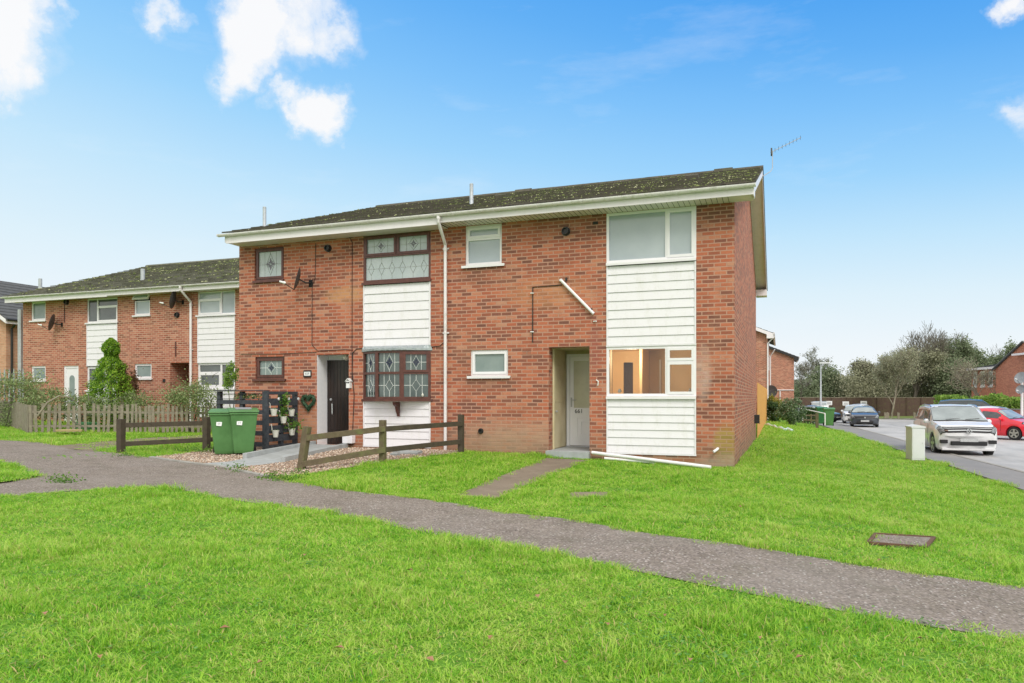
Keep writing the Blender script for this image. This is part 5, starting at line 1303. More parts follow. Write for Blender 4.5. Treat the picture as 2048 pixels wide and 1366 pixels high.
# open top light
x0, x1, z0, z1 = E1_; zt_ = z0 + (z1 - z0) * .70; q = MB(); q.M = Matrix.Translation(((x0 + x1) / 2, Y2 + .03, z1)) @ Matrix.Rotation(-.5, 4, 'X'); w_ = (x1 - x0) / 2; h_ = z1 - zt_
q.box(-w_, w_, -.03, .02, -h_, -h_ + .06); q.box(-w_, w_, -.03, .02, -.06, 0); q.box(-w_, -w_ + .06, -.03, .02, -h_ + .06, -.06); q.box(w_ - .06, w_, -.03, .02, -h_ + .06, -.06); wo = q.build('window', 'white_frame', lb_)
q = MB(); q.M = Matrix.Translation(((x0 + x1) / 2, Y2 + .03, z1)) @ Matrix.Rotation(-.5, 4, 'X'); q.box(-w_ + .05, w_ - .05, -.01, .0, -h_ + .05, -.05); q.build('pane', 'pane_light', wo)
MB().box(x0 + .01, x1 - .01, Y2 + .1, Y2 + .12, zt_, z1 - .01).build('net_curtain', 'pane_dark', lb_)
window(lb_, *E2_, Y=Y2, fw=.07, panem='pane_frost')
window(lb_, *E4, Y=Y2, fw=.05, lights=[(0, .62, 0, .66, 1), (0, .62, .66, 1, 0), (.62, 1, 0, 1, 0)], panem='pane_light')
window(lb_, *E5, Y=Y2, fw=.07, lights=[(0, .62, 0, .62, 1), (0, .62, .62, 1, 0), (.62, 1, 0, 1, 0)], panem='pane_dark')
cladding(lb_, E4[0], E4[1], E5[3] + .03, E4[2] - .06, Y2 - .01, 8); cladding(lb_, E4[0], E4[1], GZ + .33, E5[2] - .06, Y2 - .01, 6)
x0, x1, z0, z1 = RC; q = MB(); q.box(x0 - .08, x0, Y2 + .261, Y2 + 1.0, z0, z1); q.box(x1, x1 + .08, Y2 + .261, Y2 + 1.0, z0, z1); q.box(x0 - .08, x1 + .08, Y2 + .261, Y2 + 1.2, z1 + .001, z1 + .06); q.box(x0 - .08, x1 + .08, Y2 + 1.0, Y2 + 1.1, z0, z1); q.build('porch_lining', 'brick_far', lb_)
q = MB(); xd = x0 + .12; q.box(xd, xd + .07, Y2 + .9, Y2 + .97, z0, z1 - .06); q.box(x1 - .05, x1, Y2 + .9, Y2 + .97, z0, z1 - .06); q.box(xd + .07, x1 - .05, Y2 + .9, Y2 + .97, z1 - .14, z1 - .06); q.build('door_frame', 'white_frame', lb_)
plain('door_red', (.10, .012, .012), rough=.3); q = MB(); q.box(xd + .07, x1 - .05, Y2 + .93, Y2 + .98, z0, z1 - .14); q.box(xd + .2, x1 - .2, Y2 + .918, Y2 + .931, z0 + .2, z0 + .9); q.build('door', 'door_red', lb_)
for Hh, xa_, xb_ in ((la, X20 - .35, X21), (lb_, X21, X22 + .3)):
    MB().box(xa_ + .01, xb_, Y2 - .47, Y2 - .002, HS2, HS2 + .012).build('soffit', 'soffit_white', Hh)
    MB().box(xa_, xb_ - .002, Y2 - .49, Y2 - .471, HS2 - (.03 if Hh is la else -.0) - .02, HS2 + .15).build('fascia', 'fascia_white', Hh)
    gutter(Hh, xa_ - (.1 if Hh is la else -.001), xb_, YE2 - .055, HS2 + .175)
    ro2 = tiled_roof(Hh, xa_ - .02 if Hh is la else xa_ + .001, xb_, YE2, ZE2, YR2, ZR2, 'roof_left', tail=(2 * YR2 - YE2, ZE2))
    moss(ro2, xa_, xb_, 700, Hh, YE2, ZE2, (ZR2 - ZE2) / (YR2 - YE2), YR2 - YE2, gate=.3)
q = MB(); sl2 = (ZR2 - ZE2) / (YR2 - YE2)
q.prism([(Y2 - .47, HS2 - .02), (Y2 - .47, HS2 + .2), (YR2, ZR2 - .03), (YR2, ZR2 - .2)], 'x', X20 - .35, X20 - .33); q.box(X20 - .329, X20 - .001, Y2 - .469, Y2 - .001, HS2 + .013, HS2 + .18); q.build('barge_board', 'fascia_white', la)
def on_roof2(px, py):
    d = ray(px, py); t = (ZE2 + sl2 * (CY - YE2) - CZ) / (d[2] - sl2 * d[1]); return (CX + d[0] * t, CY + d[1] * t, CZ + d[2] * t)
p = on_roof2(80.5, 577); flue(la, p[0], p[1], p[2], .42, .07); p = on_roof2(285.5, 561); flue(lb_, p[0], p[1], p[2], .46, .08)
downpipe(lb_, fx2(384), YE2 - .05, HS2 + .15, Y2 - .06, GZ, brackets=(3.0,), xt=fx(363, YE2), r=.045)
wall_vent(la, fx2(134), fz2(134, 604), Y2, .09); wall_vent(lb_, fx2(355), fz2(355, 630), Y2, .08)
dish((fx2(124), Y2, fz2(124, 649)), 'dark satellite dish on the far-left brick house above its front door', (-.75, -.6, .25), .33)
dish((fx2(366), Y2, fz2(366, 604)), 'dark satellite dish high under the gutter beside the white downpipe', (-.85, -.45, .2), .33)
cable(la, [(fx2(129.5), Y2 - .012, HS2 - .1), (fx2(129.5), Y2 - .012, fz2(129.5, 645))], .012); MB().box(fx2(351) , fx2(352.8), Y2 - .03, Y2, fz2(352, 713), fz2(352, 683)).build('cable_cover', 'brown_frame', lb_)
MB().box(fx2(326), fx2(331), Y2 - .02, Y2, fz2(328, 764), fz2(328, 758)).build('number_plate', 'ink', lb_)
# far left corner house with grey roof
Zc = 34.0; c0 = Vector(dep(12, 633, Zc)); e0 = Vector(dep(45, 635, Zc + .72)); ux = Vector((e0.x - c0.x, e0.y - c0.y, 0)).normalized(); uy = Vector((-ux.y, ux.x, 0))
fh = thing('corner_house', 'pale orange brick house with slate grey roof at the left edge', 'house', (c0.x, c0.y, .3), math.atan2(ux.y, ux.x))
ez_ = c0.z - .2; q = MB(); q.box(.0, 10, 0, .2, -.5, ez_ - .35); q.build('wall', 'brick_pale', fh, local=True)
q = MB(); q.prism([(.201, -.5), (7, -.5), (7, ez_ - .2), (3.6, ez_ + 1.75), (.201, ez_ - .35)], 'x', 0.0, .2); q.build('gable_wall', 'brick_pale', fh, local=True)
pz = ez_ - .3
q = MB(); n = 13
for i in range(n):
    t0, t1 = i / n, (i + 1) / n
    q.prism([(-.45 + 4.05 * t0, pz + .05 + 2.3 * t0 + .05), (-.45 + 4.05 * t1 + .06, pz + .05 + 2.3 * t1 + .04), (-.45 + 4.05 * t1 + .06, pz + 2.3 * t1 + .03), (-.45 + 4.05 * t0, pz + 2.3 * t0 + .0)], 'x', -.3, 10.2)
q.prism([(3.6, pz + 2.39), (7.4, pz + .1), (7.4, pz), (3.6, pz + 2.25)], 'x', -.3, 10.2); q.build('roof', 'roof_grey', fh, local=True)
q = MB(); q.prism([(-.45, pz - .16), (-.45, pz + .02), (3.6, pz + 2.3), (3.6, pz + 2.12)], 'x', -.32, -.30); q.box(-.3, 10.1, -.45, -.43, pz - .16, pz + .04); q.build('barge_board', 'fascia_white', fh, local=True)
q = MB(); q.tube([(.25, -.45, pz), (.2, -.1, pz - .35), (.2, -.1, -.3)], .05, 8); q.tube([(-.3, -.5, pz + .02), (10, -.5, pz + .02)], .06, 8); q.build('downpipe', 'black_plastic', fh, local=True)
q = MB(); xq = fx(41, 8); q.tube([(0, 0, 0), (0, 0, 4.6)], .1, 10)
o = q.build('vent_stack', 'steel', None, local=True); o.location = (dep(41, 700, 30)[0], dep(41, 700, 30)[1], .3); tag(o, 'grey vertical soil stack between the two left houses', 'pipe')
# palisade fence
pf = thing('palisade_fence', 'grey steel palisade fence with pointed pales at left edge', 'fence', dep(20, 800, 28.5)[:2] + (.3,))
for k in range(7):
    p = dep(-10 + k * 9.3, 740, 28.5); q = MB(); q.prism([(p[0] - .035, .3), (p[0] + .035, .3), (p[0] + .035, p[2] - .1), (p[0], p[2] + .06), (p[0] - .035, p[2] - .1)], 'y', p[1], p[1] + .02); q.build('pale', 'palisade', pf)
for zq in (2.0, .7): a, b = dep(-16, 0, 28.6), dep(50, 0, 28.6); MB().beam((a[0], a[1] + .04, zq), (b[0], b[1] + .04, zq), .03, .06).build('rail', 'palisade', pf)
# picket fence
timber('offcut', (.34, .26, .12), (.44, .35, .18), 0)
P1, P0, P2, P3 = dep(58, 0, 22.3), dep(-14, 0, 29), dep(240, 0, 23.4), dep(436, 0, 24.2)
pk = thing('picket_fence', 'weathered grey timber picket fence with bent pickets round left garden', 'fence', (P1[0], P1[1], tz(P1[0], P1[1])))
def run(A, B, gap, hgt, seed):
    random.seed(seed); A = Vector((A[0], A[1], 0)); B = Vector((B[0], B[1], 0)); Ln = (B - A).length; u = (B - A) / Ln; s = .05; nn = Vector((u.y, -u.x, 0)); q = MB()
    if nn.y > 0: nn = -nn
    while s < Ln:
        c = A + u * s; z = tz(c.x, c.y); h = hgt + random.uniform(-.05, .05); ln = random.uniform(-.035, .035); w_ = random.uniform(.07, .09)
        q.beam(c + nn * .03 + Vector((0, 0, z + .02)), c + nn * .03 + u * ln + Vector((0, 0, z + h)), w_, .018, up=(nn.x, nn.y, 0)); s += gap * random.choice((.75, .9, 1, 1, 1.05, 1.3))
    q.build('pickets', 'picket_wood', pk)
    for zq in (.22, .66): MB().beam(A + Vector((0, 0, tz(A.x, A.y) + zq)), B + Vector((0, 0, tz(B.x, B.y) + zq)), .035, .07).build('rail', 'picket_wood', pk)
    n = max(1, int(Ln / 2.2))
    for i in range(n + 1):
        c = A + u * (Ln * i / n); MB().beam(c - nn * .06 + Vector((0, 0, 0)), c - nn * .06 + Vector((0, 0, tz(c.x, c.y) + .86)), .08, .08).build('post', 'picket_wood', pk)
run(P1, P0, .15, .88, 3); run(P1, P2, .155, .90, 4); run(P2, P3, .135, .90, 5); random.seed(11)
q = MB(); g_ = dep(160, 872, 22.2); q.prism([(-.45, -.12), (-.2, -.28), (.3, -.22), (.5, .0), (.3, .2), (-.3, .22)], 'z', 0, .05); o = q.build('timber_offcut', 'offcut', local=True); o.location = (g_[0], g_[1] - .35, tz(g_[0], g_[1]) + .12); tag(o, 'flat pale brown timber offcut lying against the picket fence', 'plank')
q = MB(); q.box(-.35, .35, -.2, .2, 0, .3); o = q.build('garden_trough', 'bin_green_dark', local=True, bevel=.03); g_ = dep(172, 850, 23.8); o.location = (g_[0], g_[1], tz(g_[0], g_[1])); tag(o, 'turquoise green plastic trough behind the picket fence', 'trough')
# shrubs
def cloud(c, r, n, clump=40, sp=.28, flat=1.0, bottom=None):
    """points clustered in an uneven ellipsoid"""
    C = rng.normal(size=(clump, 3)); C /= np.linalg.norm(C, axis=1)[:, None]; C *= (rng.uniform(.35, 1, clump) ** .6)[:, None]
    k = rng.integers(0, clump, n); P = C[k] + rng.normal(size=(n, 3)) * sp * rng.uniform(.4, 1, clump)[k][:, None]
    P = P * np.array(r) + np.array(c)
    if bottom is not None: P[:, 2] = np.maximum(P[:, 2], bottom + np.abs(rng.normal(size=n)) * .08)
    return P
def shrub(name, label, cat, c, r, n, size, mat, stems=5, group=None, clump=50, sp=.25, twigs=0, tw_mat='bark'):
    z0 = tz(c[0], c[1]); t = thing(name, label, cat, (c[0], c[1], z0), 0, group)
    P = cloud(c, r, n, clump, sp, bottom=z0); leafobj('foliage', P, size, mat, t, (c[0], c[1], z0))
    q = MB()
    for k in range(stems):
        a = rng.uniform(0, 6.28); e = (c[0] + r[0] * .6 * math.cos(a), c[1] + r[1] * .6 * math.sin(a), c[2] + r[2] * rng.uniform(0, .7)); m = ((c[0] * 1.2 + e[0] * .8) / 2, (c[1] * 1.2 + e[1] * .8) / 2, (z0 + e[2]) / 2)
        q.tube([(c[0] + rng.normal() * .05, c[1] + rng.normal() * .05, z0), m, e], [.02, .013, .005], 5)
    for k in range(twigs):
        a = rng.normal(size=3) * r; s0 = np.array(c) + a * .5; e = s0 + rng.normal(size=3) * (r[0] * .3, r[1] * .3, r[2] * .25); q.tube([tuple(s0), tuple((s0 + e) / 2 + rng.normal(size=3) * .06), tuple(e)], [.014, .01, .005], 4)
    q.build('stems', tw_mat, t); return t
def at(px, py, Z): return dep(px, py, Z)
grp = 'scrubby bushes behind the picket fence'
shrub('bramble_bush', 'tall grey green bramble at far left behind the picket fence', 'bush', at(15, 795, 25), (2.0, .8, .85), 7000, .035, 'leaf_bramble', 8, grp, twigs=30)
shrub('bramble_bush', 'grey green bramble bush between the far-left window and white door', 'bush', at(105, 805, 24.3), (1.2, .6, .5), 3000, .033, 'leaf_bramble', 6, grp, twigs=22)
shrub('bramble_bush', 'low tangled brambles below the white door behind the pickets', 'bush', at(165, 818, 24.2), (1.1, .5, .45), 1700, .032, 'leaf_bramble', 5, grp, twigs=30)
shrub('bramble_bush', 'low tangled brambles right of the conifer behind the pickets', 'bush', at(270, 815, 24.4), (1.1, .45, .45), 2400, .033, 'leaf_bramble', 5, grp, twigs=26)
shrub('bramble_bush', 'leafy arching bush left of the charcoal pallet screen', 'bush', at(382, 802, 24.2), (1.05, .6, .65), 4200, .033, 'leaf_bramble', 7, grp, twigs=20)
q = MB(); A = [at(75, 832, 22.1), at(95, 805, 22.2), at(118, 792, 22.4), at(140, 795, 22.6), at(155, 806, 22.8)]; q.tube(A, [.03, .03, .025, .02, .012], 6); A = [at(128, 826, 22.2), at(150, 845, 22.2), at(168, 855, 22.1)]; q2 = MB(); q2.tube(A, [.02, .02, .012], 6)
tag(q.build('dead_branch', 'bark_pale', smooth=True), 'pale dead branch arching over the picket fence', 'branch'); tag(q2.build('dead_branch', 'bark', smooth=True), 'short dark dead branch leaning in the pickets', 'branch')
def conifer():
    c = at(222, 800, 25.4); z0 = tz(c[0], c[1]); t = thing('conifer', 'bright green cone shaped conifer with rounded top behind picket fence', 'tree', (c[0], c[1], z0))
    top = 1.3 + (795 - 676) / FL * 25.4; P = []
    H_ = top - z0; n = 26000
    zz = rng.uniform(0, 1, n)
    prof = np.interp(zz, [0, .15, .4, .6, .74, .80, .87, .94, 1.0], [.72, .78, .70, .50, .32, .19, .27, .22, .04])
    a = rng.uniform(0, 2 * PI, n); lump = 1 + .20 * np.sin(a * 4 + zz * 17) * np.sin(a * 3 - zz * 29 + 1) + .16 * np.sin(a * 9 - zz * 41) + rng.normal(size=n) * .05
    rr = prof * lump * rng.uniform(.55, 1.0, n) ** .5
    P = np.stack([c[0] + rr * np.cos(a), c[1] + rr * np.sin(a), z0 + zz * H_], 1)
    leafobj('crown', P, .028, 'leaf_conifer', t, (c[0], c[1], z0))
    MB().tube([(c[0], c[1], z0 - .1), (c[0], c[1], top - .4)], [.09, .02], 8).build('trunk', 'bark', t)
conifer()
shrub('dead_conifer', 'brown withered shrub tucked against the green conifer', 'shrub', at(253, 765, 25.7), (.42, .4, .65), 2600, .035, 'leaf_brown', 4)
c = at(464, 750, 18.6)
shrub('garden_shrub', 'light green leafy shrub climbing at the left house corner', 'shrub', c, (.24, .22, .34), 700, .032, 'leaf_hedge', 2, clump=18)
# low weeds along the edges
def weeds(lbl, pts, n, size, spread, mat, zup=.05):
    P = []
    for k in range(n):
        px, py = pts[rng.integers(len(pts))]; g_ = gnd(px, py); x, y = g_[0] + rng.normal() * spread, g_[1] + rng.normal() * spread; P.append((x, y, tz(x, y) + abs(rng.normal()) * zup))
    stuff(leafobj('weeds', P, size, mat), lbl, 'weeds')
weeds('small green weeds growing along the path and gravel edges', [(470, 938), (480, 944), (535, 957), (545, 957), (600, 948), (430, 905), (405, 905), (390, 903), (365, 905), (120, 962), (130, 966), (250, 912), (560, 962), (590, 960), (1515, 905), (1525, 895)], 1500, .02, .10, 'leaf_mid')
# ---------------------------------------------------------------- behind the house: fence, houses, hedges
def board_fence(name, label, A, B, z0, z1, mat, w=.12, posts=0, cap=None, pm='concrete'):
    t = thing(name, label, 'fence', (A[0], A[1], z0)); A = Vector((A[0], A[1], 0)); B = Vector((B[0], B[1], 0)); Ln = (B - A).length; u = (B - A) / Ln; n = int(Ln / w); q = MB()
    for i in range(n):
        a = A + u * (i * w + .004); b = A + u * ((i + 1) * w - .004); h = random.uniform(-.01, .01)
        m = (a + b) / 2; q.beam(m + Vector((0, 0, z0)), m + Vector((0, 0, z1 + h)), w - .006, .02 + .006 * (i % 2), up=(u.y, -u.x, 0))
    q.build('boards', mat, t)
    if cap: MB().beam(A + Vector((0, 0, z1 + .03)), B + Vector((0, 0, z1 + .03)), .06, .05).build('capping', cap, t)
    for i in range(posts):
        c = A + u * (Ln * i / max(1, posts - 1)) + Vector((u.y, -u.x, 0)) * .07; MB().beam(c + Vector((0, 0, z0)), c + Vector((0, 0, z1)), .1, .08).build('post', pm, t)
    return t
board_fence('close_board_fence', 'new orange timber board fence behind the end of the brick side wall', (.05, DEPTH + .1), (.02, 34.9), -.4, 1.82, 'fence_orange', .14)
fA, fB, fC = dep(1480, 0, 79), dep(1745, 0, 80), dep(1900, 0, 82)
board_fence('close_board_fence', 'long dark brown board fence across the far end of the road', fA, fC, -.95, 1.28, 'fence_brown', .17, 15, 'bark_pale', 'fence_brown')
for px, py in ((1658, 806), (1691.5, 807), (1727.5, 806)):
    p = dep(px, py, 79.2); q = MB(); q.box(-.32, .32, -.01, .01, -.22, .22); q.box(-.2, .2, -.013, -.0101, .02, .08, 1); q.box(-.22, .22, -.013, -.0101, -.1, -.04, 1)
    q.box(-.24, .24, -.012, -.0101, -.14, -.13, 1)
    o = q.build('notice_sign', ['sticker', 'ink_grey'], local=True); o.location = p; o.rotation_euler = (0, 0, .1); tag(o, {1658: 'small white notice on the brown fence right of the street lamp', 1691.5: 'small white notice on the brown fence above the silver car', 1727.5: 'small white notice on the brown fence, rightmost of three'}[px], 'sign', 'white notices on the far fence')
def gable_house(label, xr, y, z_e, wd, dp, mat, slope=.42, bargecol='fascia_white', pipe=False):
    t = thing('brick_house', label, 'house', (xr - wd / 2, y, -.4)); q = MB()
    q.prism([(xr - wd, -1), (xr, -1), (xr, z_e), (xr - wd / 2, z_e + slope * wd / 2), (xr - wd, z_e)], 'y', y, y + dp); q.build('wall', mat, t)
    for s in (1, -1):
        e = xr + .4 if s > 0 else xr - wd - .4; xm = xr - wd / 2; q = MB(); n = 14
        ze = z_e - .4 * slope + .12; zt_ = z_e + slope * wd / 2 + .12
        for i in range(n):
            t0, t1 = i / n, (i + 1) / n; X = lambda k: e + (xm - e) * k; Zf = lambda k: ze + (zt_ - ze) * k
            q.prism([(X(t0), Zf(t0) + .05), (X(t1), Zf(t1) + .02), (X(t1), Zf(t1) - .02), (X(t0), Zf(t0) - .0)], 'y', y - .28, y + dp + .2)
        q.build('roof', 'roof_grey', t)
        q = MB(); q.prism([(e, ze), (xm, zt_), (xm, zt_ - .22), (e, ze - .22)], 'y', y - .3, y - .281); q.prism([(e, ze - .02), (e, ze - .3), (e - s * .4, ze - .3), (e - s * .4, ze + .12)], 'y', y - .305, y - .0); q.build('barge_board', bargecol, t)
    q = MB(); q.box(xr + .36, xr + .48, y - .25, y + dp, ze - .03, ze + .07); q.build('gutter', 'gutter_white', t)
    if pipe:
        q = MB(); q.tube([(xr + .42, y + .1, ze), (xr + .42, y + .1, ze - .2), (xr + .06, y - .04, ze - .6), (xr + .06, y - .04, -.7)], .045, 8); q.build('downpipe', 'gutter_white', t, smooth=True)
    return t
ha = gable_house('brick house with white barge board just right of the terrace gable', 0.0, 35.0, on_x(1533, 672, 0.0)[1] + .25, 9, 11, 'brick_far', pipe=True)
for k, (yy_, zz_) in enumerate(((38, 3.6), (42, 3.6), (38, 1.0), (42, 1.0))):
    q = MB(); q.box(0, .05, yy_, yy_ + 1.4, zz_ - .3, zz_ + .8); wo = q.build('window', 'white_frame', ha); q = MB(); q.box(.05, .06, yy_ + .08, yy_ + 1.32, zz_ - .2, zz_ + .7); q.build('pane', 'pane_far', wo)
q = MB(); q.tube([(.42, 44, 4.9), (.1, 44.2, 4.4), (.1, 44.2, -.6)], .05, 8); q.build('downpipe', 'gutter_white', ha)
hb_ = gable_house('plain brick gabled house further back beside the round evergreen tree', dep(1588, 715, 67)[0], dep(1588, 715, 67)[1], dep(1588, 716, 67)[2] + .1, 8, 10, 'brick_far', pipe=False, bargecol='black_plastic')
xh = dep(1588, 0, 67)[0]; yh = dep(1588, 0, 67)[1]
MB().tube([(xh - 4, yh - .05, dep(1588, 780, 67)[2]), (xh + .0, yh - .05, dep(1588, 780, 67)[2])], .04, 5).build('cable', 'white_frame', hb_); MB().tube([(xh - 1.2, yh - .05, 1.9), (xh - 1.2, yh - .05, -.6)], .05, 6).build('pipe', 'gutter_white', hb_)
pd = dep(1545.5, 785, 50); dish((pd[0], pd[1] + .4, pd[2]), 'dark satellite dish on the far brick wall above the yellow hedge', (-.3, -.9, .2), .45, arm=.4)
# houses at the right edge, turned
def right_house(label, px_l, Zl, px_r, Zr, py_e_l, wins, ztop_extra, ridge_h=2.2, name='brick_house', dp=8, win_mat='white_frame', gable=False):
    a = Vector(dep(px_l, py_e_l, Zl)); b = Vector(dep(px_r, 0, Zr)); u = Vector((b.x - a.x, b.y - a.y, 0)); Ln = u.length; u.normalize(); rz = math.atan2(u.y, u.x)
    t = thing(name, label, 'house', (a.x, a.y, -.6), rz); ze = a.z + .6
    if gable:
        q = MB(); q.prism([(0, -1), (Ln, -1), (Ln, ze), (Ln / 2, ze + ridge_h), (0, ze)], 'y', 0, dp); q.build('wall', 'brick_red', t, local=True)
        for s in (0, 1):
            q = MB(); e_ = -.35 if s == 0 else Ln + .35; xm = Ln / 2; zs_ = ze - .35 * ridge_h / xm + .1
            for i in range(12):
                X = lambda k: e_ + (xm - e_) * k; Zf = lambda k: zs_ + (ze + ridge_h + .1 - zs_) * k; a_, b_ = i / 12, (i + 1) / 12
                q.prism([(X(a_), Zf(a_) + .08), (X(b_), Zf(b_) + .05), (X(b_), Zf(b_)), (X(a_), Zf(a_))], 'y', -.15, dp + .2)
            q.build('roof', 'roof_pale', t, local=True)
        q = MB(); q.prism([(-.35, zs_ - .16), (Ln / 2, ze + ridge_h + .0), (Ln / 2, ze + ridge_h + .1), (-.35, zs_)], 'y', -.17, -.15); q.build('barge_board', 'black_plastic', t, local=True)
        q = MB(); q.box(Ln * .40, Ln * .62, -.5, -.02, ze + .9, ze + 1.05); q.build('canopy', 'fascia_white', t, local=True)
        return t
    q = MB(); q.prism([(0, -1), (dp, -1), (dp, ze), (dp / 2, ze + ridge_h), (0, ze)], 'x', 0, Ln); q.build('wall', 'brick_red', t, local=True)
    for s in (0, 1):
        q = MB(); n = 12
        for i in range(n):
            t0, t1 = i / n, (i + 1) / n
            Y = (lambda k: -.4 + (dp / 2 + .4) * k) if s == 0 else (lambda k: dp + .4 - (dp / 2 + .4) * k); Zf = lambda k: ze - .15 + (ridge_h + .3) * k
            q.prism([(Y(t0), Zf(t0) + .1), (Y(t1), Zf(t1) + .06), (Y(t1), Zf(t1)), (Y(t0), Zf(t0))], 'x', -.25, Ln + .25)
        q.build('roof', 'roof_grey', t, local=True)
    q = MB(); q.box(-.25, Ln + .25, -.43, -.40, ze - .22, ze - .0); q.build('fascia', 'fascia_white', t, local=True)
    for (s, wz, ww_, wh) in wins:
        q = MB(); q.box(s * Ln - ww_ / 2, s * Ln + ww_ / 2, -.03, .0, ze - wz - wh, ze - wz); q.box(s * Ln - ww_ / 2 - .08, s * Ln + ww_ / 2 + .08, -.07, .0, ze - wz - wh - .1, ze - wz - wh - .002); wo = q.build('window', win_mat, t, local=True)
        q = MB(); m_ = .09
        for k in (0, 1): q.box(s * Ln - ww_ / 2 + m_ + k * (ww_ / 2 - m_ * .5), s * Ln - m_ / 2 + k * (ww_ / 2 - m_ * .5), -.036, -.031, ze - wz - wh + m_, ze - wz - m_)
        q.build('pane', 'pane_far', wo, local=True)
    return t
right_house('low red brick house with four white windows behind the hedge', 1943, 74, 2010, 68, 737, [(.12, .35, .7, 1.5), (.36, .35, .7, 1.5), (.60, .35, .7, 1.5), (.84, .35, .7, 1.5)], 0, .5)
right_house('tall red brick gabled house with grey roof at the right edge', 1992, 62, 2112, 54, 737, [], 0, 1.9, gable=True)
def hedge(label, A, B, z0, z1, w, mat, size, n, name='hedge'):
    t = thing(name, label, 'hedge', (A[0], A[1], z0)); A = np.array(A[:2]); B = np.array(B[:2]); u = rng.random(n); P = A + (B - A) * u[:, None]; Ln = np.linalg.norm(B - A); nn = np.array([-(B - A)[1], (B - A)[0]]) / Ln
    h = z0 + (z1 - z0) * rng.uniform(0, 1, n) ** .6 * (1 + .06 * np.sin(u * Ln * 1.7) + .05 * np.sin(u * Ln * 4.1 + 1)); P = P + nn * (rng.uniform(-1, 1, n) * w)[:, None]; P = np.concatenate([P, h[:, None]], 1)
    leafobj('foliage', P, size, mat, t, (A[0], A[1], z0)); q = MB()
    for k in range(6): c = A + (B - A) * (k + .5) / 6; q.tube([(c[0], c[1], z0 - .1), (c[0], c[1], z0 + (z1 - z0) * .7)], .04, 5)
    q.build('stems', 'bark', t)
hA, hB = dep(1878, 0, 56), dep(2130, 0, 47)
hedge('bright green clipped hedge below the right hand brick houses', hA, hB, -.6, dep(1950, 793, 52)[2], .55, 'leaf_hedge', .10, 9000)
t = thing('garden_wall', 'low red brick wall between the silver and red cars', 'wall', dep(1950, 0, 47)[:2] + (-.6,)); a, b = dep(1925, 0, 50), dep(2120, 0, 43)
MB().beam((a[0], a[1], -.1), (b[0], b[1], -.1), .25, 1.25).build('brickwork', 'brick_red', t); MB().beam((a[0], a[1], .56), (b[0], b[1], .56), .3, .06).build('coping', 'concrete', t)
# shrubs by the orange fence
z47 = 1.3
shrub('laurel_bush', 'rounded dark green laurel bush at the lawn edge', 'bush', at(1581, 822, 41), (.78, .75, .72), 9000, .038, 'leaf_laurel', 6, None, 110, .13)
shrub('golden_bush', 'green bush with yellow leaves on top behind the laurel', 'bush', at(1549, 815, 44.5), (.55, .5, .75), 2200, .05, 'leaf_yellow', 5, None, 40, .2)
shrub('garden_bush', 'dark green bush under the yellow leaved bush', 'bush', at(1546, 826, 43.6), (.5, .5, .6), 1800, .05, 'leaf_dark', 5, None, 40, .22)
g_ = gnd(1640, 851); make_bin('green wheelie bin standing at the edge of the far pavement', (dep(1658, 0, 42)[0], dep(1658, 0, 42)[1], -.33), .05, 'bin_green', sticker=False, group='green wheelie bins at the far lawn edge')
make_bin('darker green wheelie bin half hidden behind the front one', (dep(1643, 0, 44)[0], dep(1643, 0, 44)[1], -.3), .1, 'bin_green_dark', sticker=False, group='green wheelie bins at the far lawn edge')
def seg(name, lbl, cat, segs, mat, r=.03, grp=None):
    t = thing(name, lbl, cat, tuple(segs[0][1][0][:2]) + (min(p[2] for p in segs[0][1]),), 0, grp)
    for nm, pts_ in segs: MB().tube(pts_, r, 6).build(nm, mat, t)
    return t
seg('hand_rail', 'thin white tubular hand rail sloping down beside the green bins', 'railing', [('rail', [at(1602, 817, 42), at(1650, 827, 40)]), ('post', [at(1650, 827, 40), at(1650, 850, 40)]), ('post', [at(1605, 818, 42), at(1605, 842, 42)])], 'white_frame', .03)
p = at(1634, 826, 41); tag(MB().beam((p[0], p[1], -.5), p, .16, .16).build('timber_post', 'rail_wood'), 'short brown timber post at the lawn edge by the bins', 'post')
seg('low_fence', 'low brown timber fence with rails behind the white hand rail', 'fence', [('rail', [at(1604, 831, 46), at(1630, 831, 46)]), ('rail', [at(1604, 840, 46), at(1630, 841, 46)]), ('post', [at(1622, 828, 46), at(1622, 846, 46)]), ('post', [at(1606, 828, 46), at(1606, 846, 46)])], 'rail_wood', .05)
hedge('small dark green hedge behind the white hand rail', at(1603, 0, 50), at(1634, 0, 50), -.5, .55, .4, 'leaf_dark', .07, 1500)
q = MB(); P = [at(1530, 849.5, 38), at(1545, 850.5, 36), at(1555, 853.5, 34), at(1570, 855.5, 33), at(1584, 856, 33)]
for i, (p0, p1) in enumerate(zip(P, P[1:])):
    g0, g1_ = tz(p0[0], p0[1]), tz(p1[0], p1[1]); q.tube([(p0[0], p0[1], g0 + .05), ((p0[0] * .6 + p1[0] * .4), (p0[1] * .6 + p1[1] * .4) + .1, g0 + .08), ((p0[0] * .2 + p1[0] * .8), (p0[1] * .2 + p1[1] * .8) - .15, g0 + .06), (p1[0], p1[1], g1_ + .05)], [.05, .085, .05, .07], 7)
plain('sheet_blue', (.50, .66, .70), (.72, .78, .78), 6, .3); tag(q.build('plastic_sheet', 'sheet_blue', smooth=True), 'crumpled pale blue plastic sheet lying on the side lawn', 'plastic sheet')
